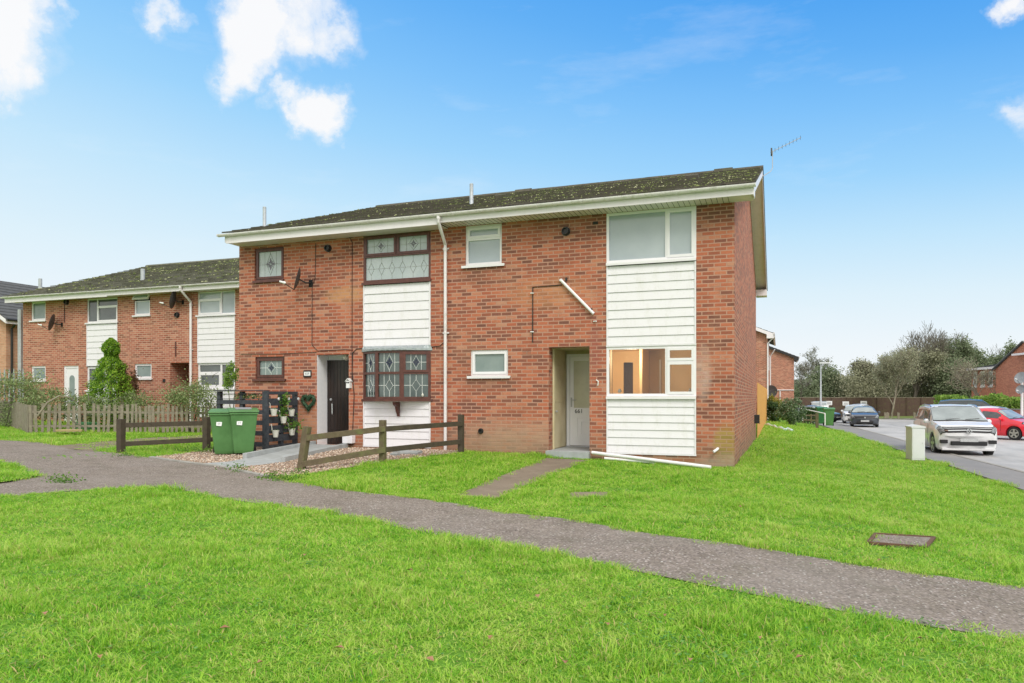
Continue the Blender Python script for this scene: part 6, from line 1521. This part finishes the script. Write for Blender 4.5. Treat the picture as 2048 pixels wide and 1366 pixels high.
# street lamp
lp = dep(1641.5, 0, 64); lt = thing('street_lamp', 'tall slim grey street lamp beyond the parked cars', 'street lamp', (lp[0], lp[1], -.8)); zt_ = dep(1641, 727, 64)[2]
MB().tube([(lp[0], lp[1], -.9), (lp[0], lp[1], 1.0), (lp[0], lp[1], 1.05), (lp[0], lp[1], zt_)], [.11, .11, .075, .055], 10).build('pole', 'flue_grey', lt, smooth=True)
q = MB(); q.box(lp[0] - .12, lp[0] + .75, lp[1] - .12, lp[1] + .12, zt_ - .03, zt_ + .09); q.build('lamp_head', 'cab_grey', lt, bevel=.03)
# utility cabinet
cp_ = dep(1829, 0, 21.2); cbz = tz(cp_[0], cp_[1]); ct = thing('utility_cabinet', 'pale grey roadside utility cabinet on the lawn edge', 'cabinet', (cp_[0], cp_[1], cbz), .12)
ch = 1.3 + (795 - 851) / FL * 21.2 - cbz
MB().box(-.17, .20, -.34, .3, -.1, .06).build('base', 'concrete', ct, local=True)
q = MB(); q.box(-.155, .185, -.32, .28, .06, ch - .06); q.build('body', 'cab_grey', ct, local=True, bevel=.008)
q = MB(); q.prism([(-.17, ch - .06), (.2, ch - .06), (.2, ch - .02), (.015, ch + .03), (-.17, ch - .02)], 'y', -.335, .295); q.build('lid', 'cab_grey', ct, local=True)
q = MB(); q.box(-.13, .165, -.326, -.3205, .11, ch - .1); do = q.build('door', 'cab_grey', ct, local=True, bevel=.002); q = MB(); q.lathe([(.012, -.326), (.012, -.338)], 8, 0, (.12, 0, .55), 'y'); q.build('lock', 'steel', do, local=True)
# wooden bollards on the far verge
for px in (1771, 1776, 1797, 1829):
    p = dep(px, 0, 72.5); q = MB(); q.box(-.1, .1, -.1, .1, 0, .5); q.prism([(-.1, .5), (.1, .5), (.1, .56), (-.1, .62)], 'y', -.1, .1); o = q.build('bollard', 'bark_pale', local=True); o.location = (p[0], p[1], tz(p[0], p[1]) + .08)
    tag(o, {1771: 'short pale timber bollard on the far verge, leftmost', 1776: 'short pale timber bollard on the far verge, second from left', 1797: 'short pale timber bollard right of the lone verge tree', 1829: 'short pale timber bollard near the silver car roof'}[px], 'bollard', 'timber bollards on the far verge')
# ---------------------------------------------------------------- cars
def make_car(label, loc, rz, paint, kind='hatch', W=1.78, Lc=4.0, Hc=1.46, group='parked cars', detail=True, glassm='car_glass', plate=True, badge=None, rails=False, back=False):
    t = thing('parked_car', label, 'car', loc, rz, group)
    hw = W / 2
    if kind == 'suv':
        S = [(0.0, .70, .68, .82, .64, .36), (.04, .90, .87, .93, .72, .24), (.20, 1.02, .98, .985, .80, .22), (.66, 1.10, 1.03, 1.0, .84, .22), (1.06, 1.16, 1.07, 1.0, .86, .22), (1.80, Hc - .05, 1.10, 1.0, .76, .22), (2.45, Hc, 1.11, 1.0, .78, .22), (3.5, Hc - .03, 1.12, 1.0, .75, .22), (4.0, Hc - .10, 1.13, .985, .71, .24), (4.28, 1.16, 1.10, .95, .74, .30), (4.40, .78, .76, .88, .66, .40)]
        L0 = 4.40; ws = (4, 5); cab = (5, 8); ax = (.88, 3.48); wr = .37
    elif kind == 'saloon':
        S = [(0.0, .52, .50, .78, .60, .30), (.05, .66, .64, .91, .68, .20), (.25, .78, .75, .985, .80, .18), (.8, .86, .82, 1.0, .84, .18), (1.30, .93, .87, 1.0, .86, .18), (2.02, Hc - .05, .90, 1.0, .62, .18), (2.5, Hc, .91, 1.0, .64, .18), (3.15, Hc - .04, .93, 1.0, .62, .18), (3.85, 1.02, .94, .99, .74, .20), (4.35, .96, .92, .95, .72, .26), (4.50, .70, .68, .88, .64, .36)]
        L0 = 4.50; ws = (4, 5); cab = (5, 7); ax = (.86, 3.60); wr = .325
    else:
        S = [(0.0, .56, .54, .78, .60, .30), (.05, .70, .68, .91, .68, .20), (.24, .83, .80, .985, .80, .18), (.65, .91, .87, 1.0, .84, .18), (1.02, .98, .92, 1.0, .86, .18), (1.72, Hc - .06, .96, 1.0, .64, .18), (2.3, Hc, .98, 1.0, .66, .18), (3.1, Hc - .04, 1.0, 1.0, .64, .18), (3.55, Hc - .13, 1.02, .98, .62, .20), (3.85, 1.04, 1.0, .94, .72, .26), (3.97, .70, .68, .86, .64, .36)]
        L0 = 3.97; ws = (4, 5); cab = (5, 8); ax = (.80, 3.28); wr = .31
    sc = Lc / L0
    def ring(i):
        x, zt, zb, wf, rf, z0 = S[i]; w = hw * wf; rw = hw * rf; cabin = cab[0] <= i <= cab[1]
        R = [(0, z0), (w * .90, z0), (w * .975, z0 + .08), (w, z0 + .45 * (zb - z0)), (w * .985, zb - .07), (w * .93, zb), (rw * (1.12 if cabin else 1.08), zt - (.10 if cabin else .012)), (rw * .86, zt - .02), (0, zt)]
        bul = (.34 * max(0, 1 - i / 3.0)) if i < 3 else 0; bu2 = -.22 * max(0, (i - 8) / 2.0) if i > 8 else 0
        return [(y, (x + bul * (abs(y) / hw) ** 3 + bu2 * (abs(y) / hw) ** 3) * sc, z) for y, z in R]
    RG = [ring(i) for i in range(len(S))]
    def surf(u, v):
        i = min(int(u), len(S) - 2); f = u - i; m = v > 8; vv = 16 - v if m else v; j = min(int(vv), 7); g = vv - j
        def P(a, b): return Vector(RG[a][b])
        p = (P(i, j) * (1 - g) + P(i, j + 1) * g) * (1 - f) + (P(i + 1, j) * (1 - g) + P(i + 1, j + 1) * g) * f
        if m: p.x = -p.x
        return p
    q = MB(); rings = []
    for i in range(len(S)):
        R = RG[i]; full = [R[k] for k in range(9)] + [(-R[k][0], R[k][1], R[k][2]) for k in range(7, 0, -1)]
        rings.append([q.v(p) for p in full])
    for A, B in zip(rings, rings[1:]):
        for k in range(16): q.face([A[k], A[(k + 1) % 16], B[(k + 1) % 16], B[k]])
    q.face(rings[0]); q.face(rings[-1][::-1]); bmesh.ops.recalc_face_normals(q.bm, faces=q.bm.faces)
    body = q.build('body', paint, t, local=True, smooth=True)
    # cut the wheel arches
    cut = MB()
    for a in ax: cut.lathe([(wr + .055, -hw * 1.3), (wr + .055, -hw * .72)], 24, 0, (0, a * sc, wr), 'x'); cut.lathe([(wr + .055, hw * .72), (wr + .055, hw * 1.3)], 24, 0, (0, a * sc, wr), 'x')
    co_ = cut.build('cutter', 'rubber', t, local=True); body.data.materials.append(MATS['car_dark_trim'])
    md = body.modifiers.new('b', 'BOOLEAN'); md.operation = 'DIFFERENCE'; md.object = co_; md.solver = 'EXACT'
    dg = bpy.context.evaluated_depsgraph_get(); dg.update(); me = bpy.data.meshes.new_from_object(body.evaluated_get(dg)); body.modifiers.clear(); body.data = me; bpy.data.objects.remove(co_)
    me.materials.clear(); me.materials.append(MATS[paint])
    def patch(name, u0, u1, v0, v1, mat, off=.006, nu=4, nv=4, parent=None, label=None):
        q = MB(); G_ = []
        for a in range(nu + 1):
            G_.append([])
            for b in range(nv + 1):
                u, v = u0 + (u1 - u0) * a / nu, v0 + (v1 - v0) * b / nv; p = surf(u, v); du = surf(min(u + .02, len(S) - 1.001), v) - surf(max(u - .02, 0), v); dv = surf(u, min(v + .02, 16)) - surf(u, max(v - .02, 0)); n = du.cross(dv)
                n = n.normalized() if n.length > 1e-9 else Vector((0, 0, 1)); c = Vector((0, p.y, .6)); n = n if n.dot(p - c) > 0 else -n; G_[-1].append(q.v(p + n * off))
        for a in range(nu):
            for b in range(nv): q.face([G_[a][b], G_[a + 1][b], G_[a + 1][b + 1], G_[a][b + 1]])
        return q.build(name, mat, parent or t, local=True, smooth=True, fix=False)
    patch('screen_surround', ws[0] + .01, ws[1] - .01, 6.04, 9.96, 'car_dark_trim', nv=10, off=.004); patch('windscreen', ws[0] + .07, ws[1] - .05, 6.14, 9.86, glassm, nv=10, off=.008)
    e = cab[1]; patch('rear_window', e + .08, e + .85, 6.15, 9.85, glassm, nv=10)
    for s in (0, 1):
        f = (lambda v: 16 - v) if s else (lambda v: v)
        mid_ = cab[0] + (1.15 if kind != 'suv' else 1.0)
        patch('side_window', ws[0] + .5, cab[0] + .05, f(5.12), f(5.55), 'car_glass_dark', parent=None) if False else None
        patch('side_window', cab[0] - .35, mid_, f(5.1), f(5.88), 'car_glass_dark')
        patch('side_window', mid_ + .08, min(cab[1] + .0, mid_ + 1.1), f(5.1), f(5.88), 'car_glass_dark')
        if kind == 'suv': patch('side_window', cab[1] - .9 + .02, cab[1] + .1, f(5.1), f(5.86), 'car_glass_dark')
        patch('headlight', .62, 1.95 if kind == 'suv' else 2.2, f(4.3), f(6.08), 'headlight', off=.018); patch('lamp_surround', .5, 2.1 if kind == 'suv' else 2.35, f(4.1), f(6.1), 'car_dark_trim', off=.010)
        sgn = -1 if s else 1
        xm = RG[5][5][0]; ym = (S[ws[0]][0] + .38) * sc; zm = S[ws[0]][2] + .07
        q = MB(); q.M = Matrix.Translation((sgn * (hw * .99 + .06), ym, zm)); q.lathe([(.02, -.05), (.075, -.03), (.085, .03), (.03, .06)], 10, 0, (0, 0, 0), 'y'); q.box(-sgn * .16, 0, -.02, .03, -.03, .0); q.build('wing_mirror', paint, t, local=True, smooth=True)
        q = MB(); q.box(sgn * hw * .45, sgn * hw * .82, L0 * sc - .06 - .02, L0 * sc + .0 - .03, .78 if kind != 'suv' else .86, .93 if kind != 'suv' else 1.05); q.build('tail_light', 'door_red', t, local=True)
    for a in ax:
        for sgn in (-1, 1):
            c = (sgn * hw * .86, a * sc, wr); q = MB(); k = sgn * .10
            q.lathe([(wr * .66, -.10), (wr * .95, -.10), (wr, -.07), (wr, .07), (wr * .95, .10), (wr * .66, .10)], 26, 0, c, 'x'); wh = q.build('wheel', 'rubber', t, local=True, smooth=True)
            q = MB(); q.lathe([(wr * .66, sgn * .06), (wr * .67, sgn * .104), (wr * .60, sgn * .104), (wr * .58, sgn * .06)], 26, 0, c, 'x')
            for m_ in range(5):
                th = 2 * PI * m_ / 5 + .3; q.beam((c[0] + k * .95, c[1], c[2]), (c[0] + k * .95, c[1] + wr * .63 * math.cos(th), c[2] + wr * .63 * math.sin(th)), .075, .03, up=(1, 0, 0))
            q.lathe([(.07, sgn * .07), (.05, sgn * .108)], 12, 0, c, 'x'); q.build('rim', 'rim', wh, local=True)
            q = MB(); q.lathe([(wr * .58, sgn * .02), (wr * .58, sgn * .03)], 16, 0, c, 'x'); q.build('brake_disc', 'car_dark_trim', wh, local=True)
    # nose
    fz0 = S[0][5]; fy = -.004
    zg0, zg1 = (.60, .80) if kind == 'suv' else (.47, .62)
    yf = .02
    patch('grille', .28, 1.5, 6.15, 9.85, 'car_dark_trim', off=.010, nu=5, nv=16) if kind != 'suv' else None
    if kind == 'suv':
        patch('grille', .55, 1.80, 6.12, 9.88, 'car_dark_trim', off=.012, nu=5, nv=18)
        for u_ in (.86, 1.34): patch('grille_bar', u_, u_ + .13, 6.2, 9.8, 'chrome', off=.022, nu=1, nv=18)
    q = MB(); q.box(-hw * .58, hw * .58, yf - .05, yf + .08, .28 if kind != 'suv' else .38, .42 if kind != 'suv' else .52); q.build('lower_grille', 'car_dark_trim', t, local=True, bevel=.02)
    q = MB(); q.box(-hw * .86, hw * .86, yf + .02, yf + .3, S[1][5] - .03, S[1][5] + .05); q.build('bumper_lip', 'car_dark_trim' if kind != 'suv' else paint, t, local=True, bevel=.015)
    if kind == 'suv':
        for sgn in (-1, 1): q = MB(); q.box(sgn * hw * .66, sgn * hw * .90, .06, .2, .44, .56); q.build('fog_light', 'car_dark_trim', t, local=True, bevel=.01)
    if plate:
        zp = .56 if kind == 'suv' else .43
        q = MB(); q.box(-.26, .26, -.045, -.03, zp - .055, zp + .055); q.build('number_plate', 'numberplate', t, local=True)
    if badge == 'ring':
        q = MB(); n = 24; r1, r0_, zc = .085, .072, .86; yq = -.055
        for k in range(n):
            a0, a1 = 2 * PI * k / n, 2 * PI * (k + 1) / n; q.prism([(r0_ * math.cos(a0), zc + r0_ * math.sin(a0)), (r1 * math.cos(a0), zc + r1 * math.sin(a0)), (r1 * math.cos(a1), zc + r1 * math.sin(a1)), (r0_ * math.cos(a1), zc + r0_ * math.sin(a1))], 'y', yq, yq + .07)
        for A in ([(-.04, .062), (0, .008), (.04, .062)], [(-.066, .028), (-.034, -.058), (0, .0), (.034, -.058), (.066, .028)]):
            for p0, p1 in zip(A, A[1:]): q.beam((p0[0], yq, zc + p0[1]), (p1[0], yq, zc + p1[1]), .014, .012, up=(0, 1, 0))
        q.build('badge', 'chrome', t, local=True)
    elif badge: q = MB(); q.lathe([(.06, -.02), (.05, -.035)], 14, 0, (0, 0, S[1][1] - .05), 'y'); q.build('badge', 'chrome', t, local=True)
    if rails:
        for sgn in (-1, 1):
            pts_ = [surf(cab[0] + .05, 6.35), surf(cab[0] + .4, 6.35) + Vector((0, 0, .055)), surf(cab[0] + 1.5, 6.35) + Vector((0, 0, .06)), surf(cab[1] - .3, 6.35) + Vector((0, 0, .055)), surf(cab[1] + .0, 6.35)]
            q = MB(); q.tube([Vector((sgn * p.x, p.y, p.z)) for p in pts_], .022, 8); q.build('roof_rail', 'chrome', t, local=True, smooth=True)
    if detail:
        for sgn in (-1, 1):
            q = MB(); a_ = surf(ws[0] + .08, 8); q.tube([a_ + Vector((sgn * .05 + (.12 if sgn > 0 else -.38), -.01, .015)), a_ + Vector((sgn * .05 + (.55 if sgn > 0 else .08), .06, .05))], .009, 5); q.build('wiper', 'car_dark_trim', t, local=True)
            for yd_ in (ax[0] + .62, (ax[0] + .62 + ax[1]) / 2 + .1):
                q = MB(); q.box(sgn * hw * .994, sgn * (hw * .994 + .006), yd_ * sc, yd_ * sc + .012, .42, S[5][2] - .02); q.build('door_gap', 'car_dark_trim', t, local=True)
            q = MB(); q.box(sgn * (hw * .985 + .0), sgn * (hw * .985 + .03), (ax[0] + 1.35) * sc, (ax[0] + 1.53) * sc, S[5][2] - .17, S[5][2] - .14); q.build('door_handle', paint, t, local=True)
    return t
def carpos(px, Z): p = dep(px, 0, Z); return (p[0], p[1], tz(p[0], p[1]) + .012)
p = carpos(1938, 24.1)
make_car('silver sport utility car with roof rails parked facing the camera', (p[0], p[1], p[2] - .05), .035, 'paint_silver', 'suv', 1.81, 4.4, 1.73, badge='ring', rails=True)
p = carpos(2040, 35.0); make_car('bright red small hatchback at the right edge, turned rightwards', (p[0] + .45, p[1] - 1.5, p[2]), .82, 'paint_red', 'hatch', 1.68, 3.7, 1.48)
p = carpos(1730, 50.0); make_car('black hatchback facing the camera in the middle of the road', (p[0], p[1], p[2]), -.06, 'paint_black', 'hatch', 1.79, 4.3, 1.42, badge='dot')
p = carpos(1711, 57.5); make_car('white hatchback tucked behind the black hatchback', (p[0], p[1], p[2]), -.05, 'paint_white', 'hatch', 1.78, 4.1, 1.48)
p = carpos(1698, 73.0); make_car('silver hatchback parked by the far brown fence', (p[0], p[1], p[2]), -.5, 'paint_silver', 'hatch', 1.72, 3.9, 1.5, detail=False)
p = carpos(1676, 61.0); make_car('dark blue saloon pointing right beyond the green bins', (p[0], p[1], p[2]), .95, 'paint_navy', 'saloon', 1.80, 4.5, 1.42, detail=False)
p = carpos(1637, 76.0); make_car('white sport utility car seen from behind near the street lamp', (p[0], p[1] + 2, p[2] + .1), PI, 'paint_white', 'suv', 1.82, 4.3, 1.66, detail=False)
p = carpos(1990, 46); make_car('dark green tall estate car in front of the bright hedge', (p[0] + 1.2, p[1] - .2, p[2] + .12), 1.35, 'paint_darkgreen', 'suv', 1.85, 4.6, 1.82, glassm='car_glass_dark', detail=False)
p = carpos(2010, 42); make_car('silver hatchback mostly hidden behind the red hatchback', (p[0] + 1.3, p[1] - .9, p[2]), .95, 'paint_silver', 'hatch', 1.75, 4.0, 1.52, detail=False)
# ---------------------------------------------------------------- trees
def tree(label, base, H_, crown, leaf, n_leaf, size, seed, name='tree', spread=.55, levels=5, first=.25, trunk_r=.16, bark='bark', group=None, ivy=0, up=.55, leaf_shell=1.0, top_leaf=1.0, twig_r=.012):
    """crown = radius; recursive limbs, twigs and leaf clumps at the tips"""
    R_ = random.Random(seed); nr = np.random.default_rng(seed); t = thing(name, label, 'tree', base, 0, group); q = MB(); tips = []; segs = []
    def grow(p, d, ln, r, lv):
        pts_ = [p]; rs = [r]; n = 3
        for i in range(n):
            d = (d + Vector((R_.gauss(0, .14), R_.gauss(0, .14), R_.gauss(0, .10) + .05 * up))).normalized(); p = p + d * (ln / n); pts_.append(p); rs.append(max(r * (1 - .45 * (i + 1) / n), twig_r))
        q.tube(pts_, rs, 6 if lv > levels - 2 else (4 if lv > 1 else 3), cap=False); segs.append((pts_, lv))
        if lv == 0: tips.append(p); return
        k = R_.choice((2, 3, 3)) if lv > 1 else R_.choice((2, 3, 4))
        for i in range(k):
            a = Vector((R_.gauss(0, 1), R_.gauss(0, 1), R_.gauss(0, .5))).normalized(); nd_ = (d * (1 - spread) + a * spread + Vector((0, 0, up * .35))).normalized()
            s = pts_[R_.choice((2, 3, 3))]; grow(s, nd_, ln * R_.uniform(.62, .84), rs[-1] * .8, lv - 1)
        if lv > 1: grow(p, (d + Vector((0, 0, .15))).normalized(), ln * .75, rs[-1], lv - 1)
    l0 = H_ * first; grow(Vector((0, 0, -.2)), Vector((0, 0, 1)), l0 + .2, trunk_r, levels)
    mz = max(max(p.z for p in s) for s, _ in segs); mr = sorted(max(math.hypot(p.x, p.y) for p in s) for s, _ in segs)[int(len(segs) * .93)]
    kz = H_ / mz; kr = crown / max(mr, .1)
    for v in q.bm.verts: v.co.z *= kz; f = kr if v.co.z > l0 * kz * .6 else 1 + (kr - 1) * max(0, v.co.z) / (l0 * kz * .6); v.co.x *= f; v.co.y *= f
    q.build('trunk', bark, t, local=True, fix=False)
    if n_leaf:
        S_ = [p for s, lv in segs if lv <= 2 for p in s]; S_ = np.array([(p.x * kr, p.y * kr, p.z * kz) for p in S_])
        if top_leaf < 1: S_ = S_[S_[:, 2] < H_ * top_leaf]
        C = S_[nr.integers(0, len(S_), n_leaf)] + nr.normal(size=(n_leaf, 3)) * crown * .075 * leaf_shell
        link('crown', quads_mesh('crown', leaves(C, size, R=nr)), leaf, t)
    if ivy:
        z = nr.uniform(.3, H_ * .62, ivy); a = nr.uniform(0, 6.28, ivy); rr = (crown * .34 * np.interp(z / H_, [0, .2, .45, .62], [.35, .8, 1, .45])) * nr.uniform(.3, 1.1, ivy) * (1 + .3 * np.sin(a * 3 + z * 2))
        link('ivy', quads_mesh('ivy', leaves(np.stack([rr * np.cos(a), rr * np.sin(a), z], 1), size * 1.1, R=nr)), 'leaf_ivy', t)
    return t
def round_tree(label, base, H_, rad, leaf, n, size, seed, shapes=None):
    nr = np.random.default_rng(seed); t = thing('tree', label, 'tree', base); k = 70
    C = nr.normal(size=(k, 3)); C /= np.linalg.norm(C, axis=1)[:, None]; C[:, 2] = np.abs(C[:, 2]) * 1.0 - .25; C *= nr.uniform(.45, .95, k)[:, None]
    i = nr.integers(0, k, n); P = C[i] + nr.normal(size=(n, 3)) * nr.uniform(.07, .16, k)[i][:, None]; P = P * (rad, rad, H_ * .72) + (0, 0, H_ * .28)
    P[:, 2] = np.maximum(P[:, 2], .2); link('crown', quads_mesh('crown', leaves(P, size, R=nr)), leaf, t)
    q = MB(); q.tube([(0, 0, -.3), (0, 0, H_ * .5)], [.3, .12], 8)
    for m_ in range(9): e = C[m_] * (rad * .8, rad * .8, H_ * .6) + (0, 0, H_ * .3); q.tube([(0, 0, H_ * .25), tuple(e * .5 + np.array((0, 0, H_ * .15))), tuple(e)], [.1, .06, .02], 5)
    q.build('trunk', 'bark', t, local=True); return t
def tb(px, Z): p = dep(px, 0, Z); return (p[0], p[1], tz(p[0], p[1]))
def th(py, Z): return 1.3 + (795 - py) / FL * Z + .8
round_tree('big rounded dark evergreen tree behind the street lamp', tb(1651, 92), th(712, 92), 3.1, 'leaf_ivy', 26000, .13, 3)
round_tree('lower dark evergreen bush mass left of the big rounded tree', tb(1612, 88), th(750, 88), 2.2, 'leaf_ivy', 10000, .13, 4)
gr = 'winter trees beyond the brown fence'
tree('thin bare tree rising behind the big rounded evergreen', tb(1622, 100), th(690, 100), 3.0, 'leaf_grey', 1200, .10, 21, group=gr, trunk_r=.14, twig_r=.022)
tree('small bare tree just right of the far brick gable', tb(1600, 84), th(722, 84), 1.9, 'leaf_grey', 500, .09, 22, group=gr, trunk_r=.10)
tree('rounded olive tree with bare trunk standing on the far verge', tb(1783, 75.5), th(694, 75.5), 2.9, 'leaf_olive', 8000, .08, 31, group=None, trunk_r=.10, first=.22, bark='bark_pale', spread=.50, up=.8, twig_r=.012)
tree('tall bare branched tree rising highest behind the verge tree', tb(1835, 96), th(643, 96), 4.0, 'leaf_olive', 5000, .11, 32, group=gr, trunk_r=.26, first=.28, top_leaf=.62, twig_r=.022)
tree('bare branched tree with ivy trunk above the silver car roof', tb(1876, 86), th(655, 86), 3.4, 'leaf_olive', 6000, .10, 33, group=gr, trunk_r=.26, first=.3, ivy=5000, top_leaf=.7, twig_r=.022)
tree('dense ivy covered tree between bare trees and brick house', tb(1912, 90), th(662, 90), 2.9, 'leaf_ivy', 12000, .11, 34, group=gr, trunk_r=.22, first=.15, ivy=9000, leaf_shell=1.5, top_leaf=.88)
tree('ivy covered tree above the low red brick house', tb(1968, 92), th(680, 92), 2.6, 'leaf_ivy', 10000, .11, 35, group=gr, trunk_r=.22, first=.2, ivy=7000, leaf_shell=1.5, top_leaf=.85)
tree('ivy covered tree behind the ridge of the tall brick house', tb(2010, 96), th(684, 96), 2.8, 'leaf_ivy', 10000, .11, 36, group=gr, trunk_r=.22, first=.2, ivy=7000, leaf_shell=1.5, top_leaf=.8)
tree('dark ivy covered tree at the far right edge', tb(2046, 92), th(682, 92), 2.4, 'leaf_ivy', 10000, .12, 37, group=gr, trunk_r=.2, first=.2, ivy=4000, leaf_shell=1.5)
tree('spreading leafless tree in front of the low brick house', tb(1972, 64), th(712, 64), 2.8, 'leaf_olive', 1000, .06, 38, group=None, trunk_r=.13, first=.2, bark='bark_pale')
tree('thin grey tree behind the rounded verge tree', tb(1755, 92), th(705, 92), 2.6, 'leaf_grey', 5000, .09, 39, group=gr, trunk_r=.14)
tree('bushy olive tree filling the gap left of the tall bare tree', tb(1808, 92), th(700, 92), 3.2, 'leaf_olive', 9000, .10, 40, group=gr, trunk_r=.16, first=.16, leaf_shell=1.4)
def thicket(label, A, B, z1, n, seed, size=.13, mat='leaf_ivy'):
    nr = np.random.default_rng(seed); A = np.array(A[:2]); B = np.array(B[:2]); u = nr.random(n); P = A + (B - A) * u[:, None] + nr.normal(size=(n, 2)) * .8
    h = -.6 + (z1 + .6) * (1 + .22 * np.sin(u * 23) + .15 * np.sin(u * 61 + 2)) * nr.uniform(0, 1, n) ** .75
    o = link('thicket', quads_mesh('thicket', leaves(np.concatenate([P, h[:, None]], 1), size, R=nr)), mat); stuff(o, label, 'thicket')
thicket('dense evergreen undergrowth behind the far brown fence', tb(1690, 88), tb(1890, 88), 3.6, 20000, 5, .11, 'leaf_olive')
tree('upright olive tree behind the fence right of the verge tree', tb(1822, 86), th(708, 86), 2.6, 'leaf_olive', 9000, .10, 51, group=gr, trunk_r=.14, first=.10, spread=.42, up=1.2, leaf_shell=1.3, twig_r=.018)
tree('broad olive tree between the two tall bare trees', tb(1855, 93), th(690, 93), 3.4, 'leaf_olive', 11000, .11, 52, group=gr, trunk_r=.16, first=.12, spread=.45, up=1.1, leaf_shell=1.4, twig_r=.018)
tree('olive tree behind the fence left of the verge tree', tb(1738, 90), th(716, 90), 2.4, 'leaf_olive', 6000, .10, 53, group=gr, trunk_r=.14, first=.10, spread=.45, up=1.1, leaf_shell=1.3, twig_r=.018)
tree('bare forked tree just left of the dense ivy tree', tb(1892, 98), th(660, 98), 3.2, 'leaf_grey', 1500, .10, 54, group=gr, trunk_r=.22, first=.25, up=.9, twig_r=.022)
thicket('dark undergrowth behind the fence left of the lamp', tb(1590, 90), tb(1700, 92), 2.5, 9000, 6)
thicket('dark undergrowth beside the low brick house', tb(1890, 84), tb(1945, 82), 4.2, 12000, 8)
# distant tree belt closes the horizon either side
thicket('distant tree belt along the horizon behind the houses', dep(-400, 0, 240), dep(2500, 0, 260), 8.0, 60000, 9, .7, 'leaf_grey')
plain('dish_pale', (.22, .24, .26), (.3, .32, .34), 6, .4)
# dishes on a pole at the right edge
pp_ = dep(2044, 0, 41); pt = thing('aerial_pole', 'pale pole carrying two satellite dishes at the right edge', 'pole', (pp_[0], pp_[1], -.6)); MB().tube([(pp_[0], pp_[1], -.6), (pp_[0], pp_[1], dep(0, 755, 41)[2])], .07, 8).build('pole', 'gutter_white', pt)
for py_, r_ in ((758, .34), (781, .26)):
    p = dep(2040, py_, 41); dish((pp_[0], pp_[1] - .05, p[2]), 'grey satellite dish on the pole at the right edge, %s one' % ('upper' if py_ < 770 else 'lower'), (-.6, -.6, .3), r_, arm=.25, mat='dish_pale', group='satellite dishes on the right edge pole')
# a few fallen leaves on the lawn
P = []
for px, py in ((860, 1335), (678, 1310), (1215, 1262), (1075, 1205), (1760, 1130), (1210, 1020), (820, 1150), (1520, 1290), (1330, 1245), (300, 1180), (450, 1270), (1840, 1290), (610, 1120), (90, 1240), (200, 1330), (520, 1340), (1380, 1335), (1600, 1330), (980, 1290), (1130, 1340), (1660, 1010), (1900, 1110), (1480, 1020)):
    g_ = gnd(px, py); x, y = g_; z = tz(x, y) + .035; s = random.uniform(.018, .032); a = random.uniform(0, 6)
    P.append([(x + s * math.cos(a), y + s * math.sin(a), z), (x - s * .6 * math.sin(a), y + s * .6 * math.cos(a), z + .014), (x - s * math.cos(a), y - s * math.sin(a), z + .004), (x + s * .6 * math.sin(a), y - s * .6 * math.cos(a), z + .010)])
plain('dead_leaf', (.28, .12, .06), (.42, .24, .14), 20, .8)
stuff(link('fallen_leaves', quads_mesh('fallen_leaves', np.array(P)), 'dead_leaf'), 'scattered small brown fallen leaves on the lawn', 'leaves')
# broad-leaved weeds and clover patches in the lawn
def clover():
    P = []; R2 = random.Random(5)
    for k in range(150):
        px = R2.uniform(0, 2048); py = R2.uniform(1000, 1366)
        if R2.random() < .4: py = R2.uniform(930, 1130); px = R2.uniform(1150, 2048)
        x, y = gnd(px, py)
        if pip(UPs + LOs[::-1], np.array([x]), np.array([y]))[0] or pip(PA + PB[::-1], np.array([x]), np.array([y]))[0] or x > 4.7 or y > -.2: continue
        n = R2.randint(12, 60); s = R2.uniform(.05, .22)
        for i in range(n):
            a, b = x + R2.gauss(0, s), y + R2.gauss(0, s); P.append((a, b, tz(a, b) + R2.uniform(.012, .034)))
    P = np.array(P); N = len(P); V = leaves(P, .011, asp=.8); V[:, :, 2] = P[:, None, 2] + (V[:, :, 2] - P[:, None, 2]) * .35
    foliage('leaf_clover', [(.05, .17, .03), (.10, .28, .05), (.20, .40, .10)], .3)
    stuff(link('clover', quads_mesh('clover', V), 'leaf_clover'), 'small clover and broad leaved weed patches in the lawn', 'clover')
clover()
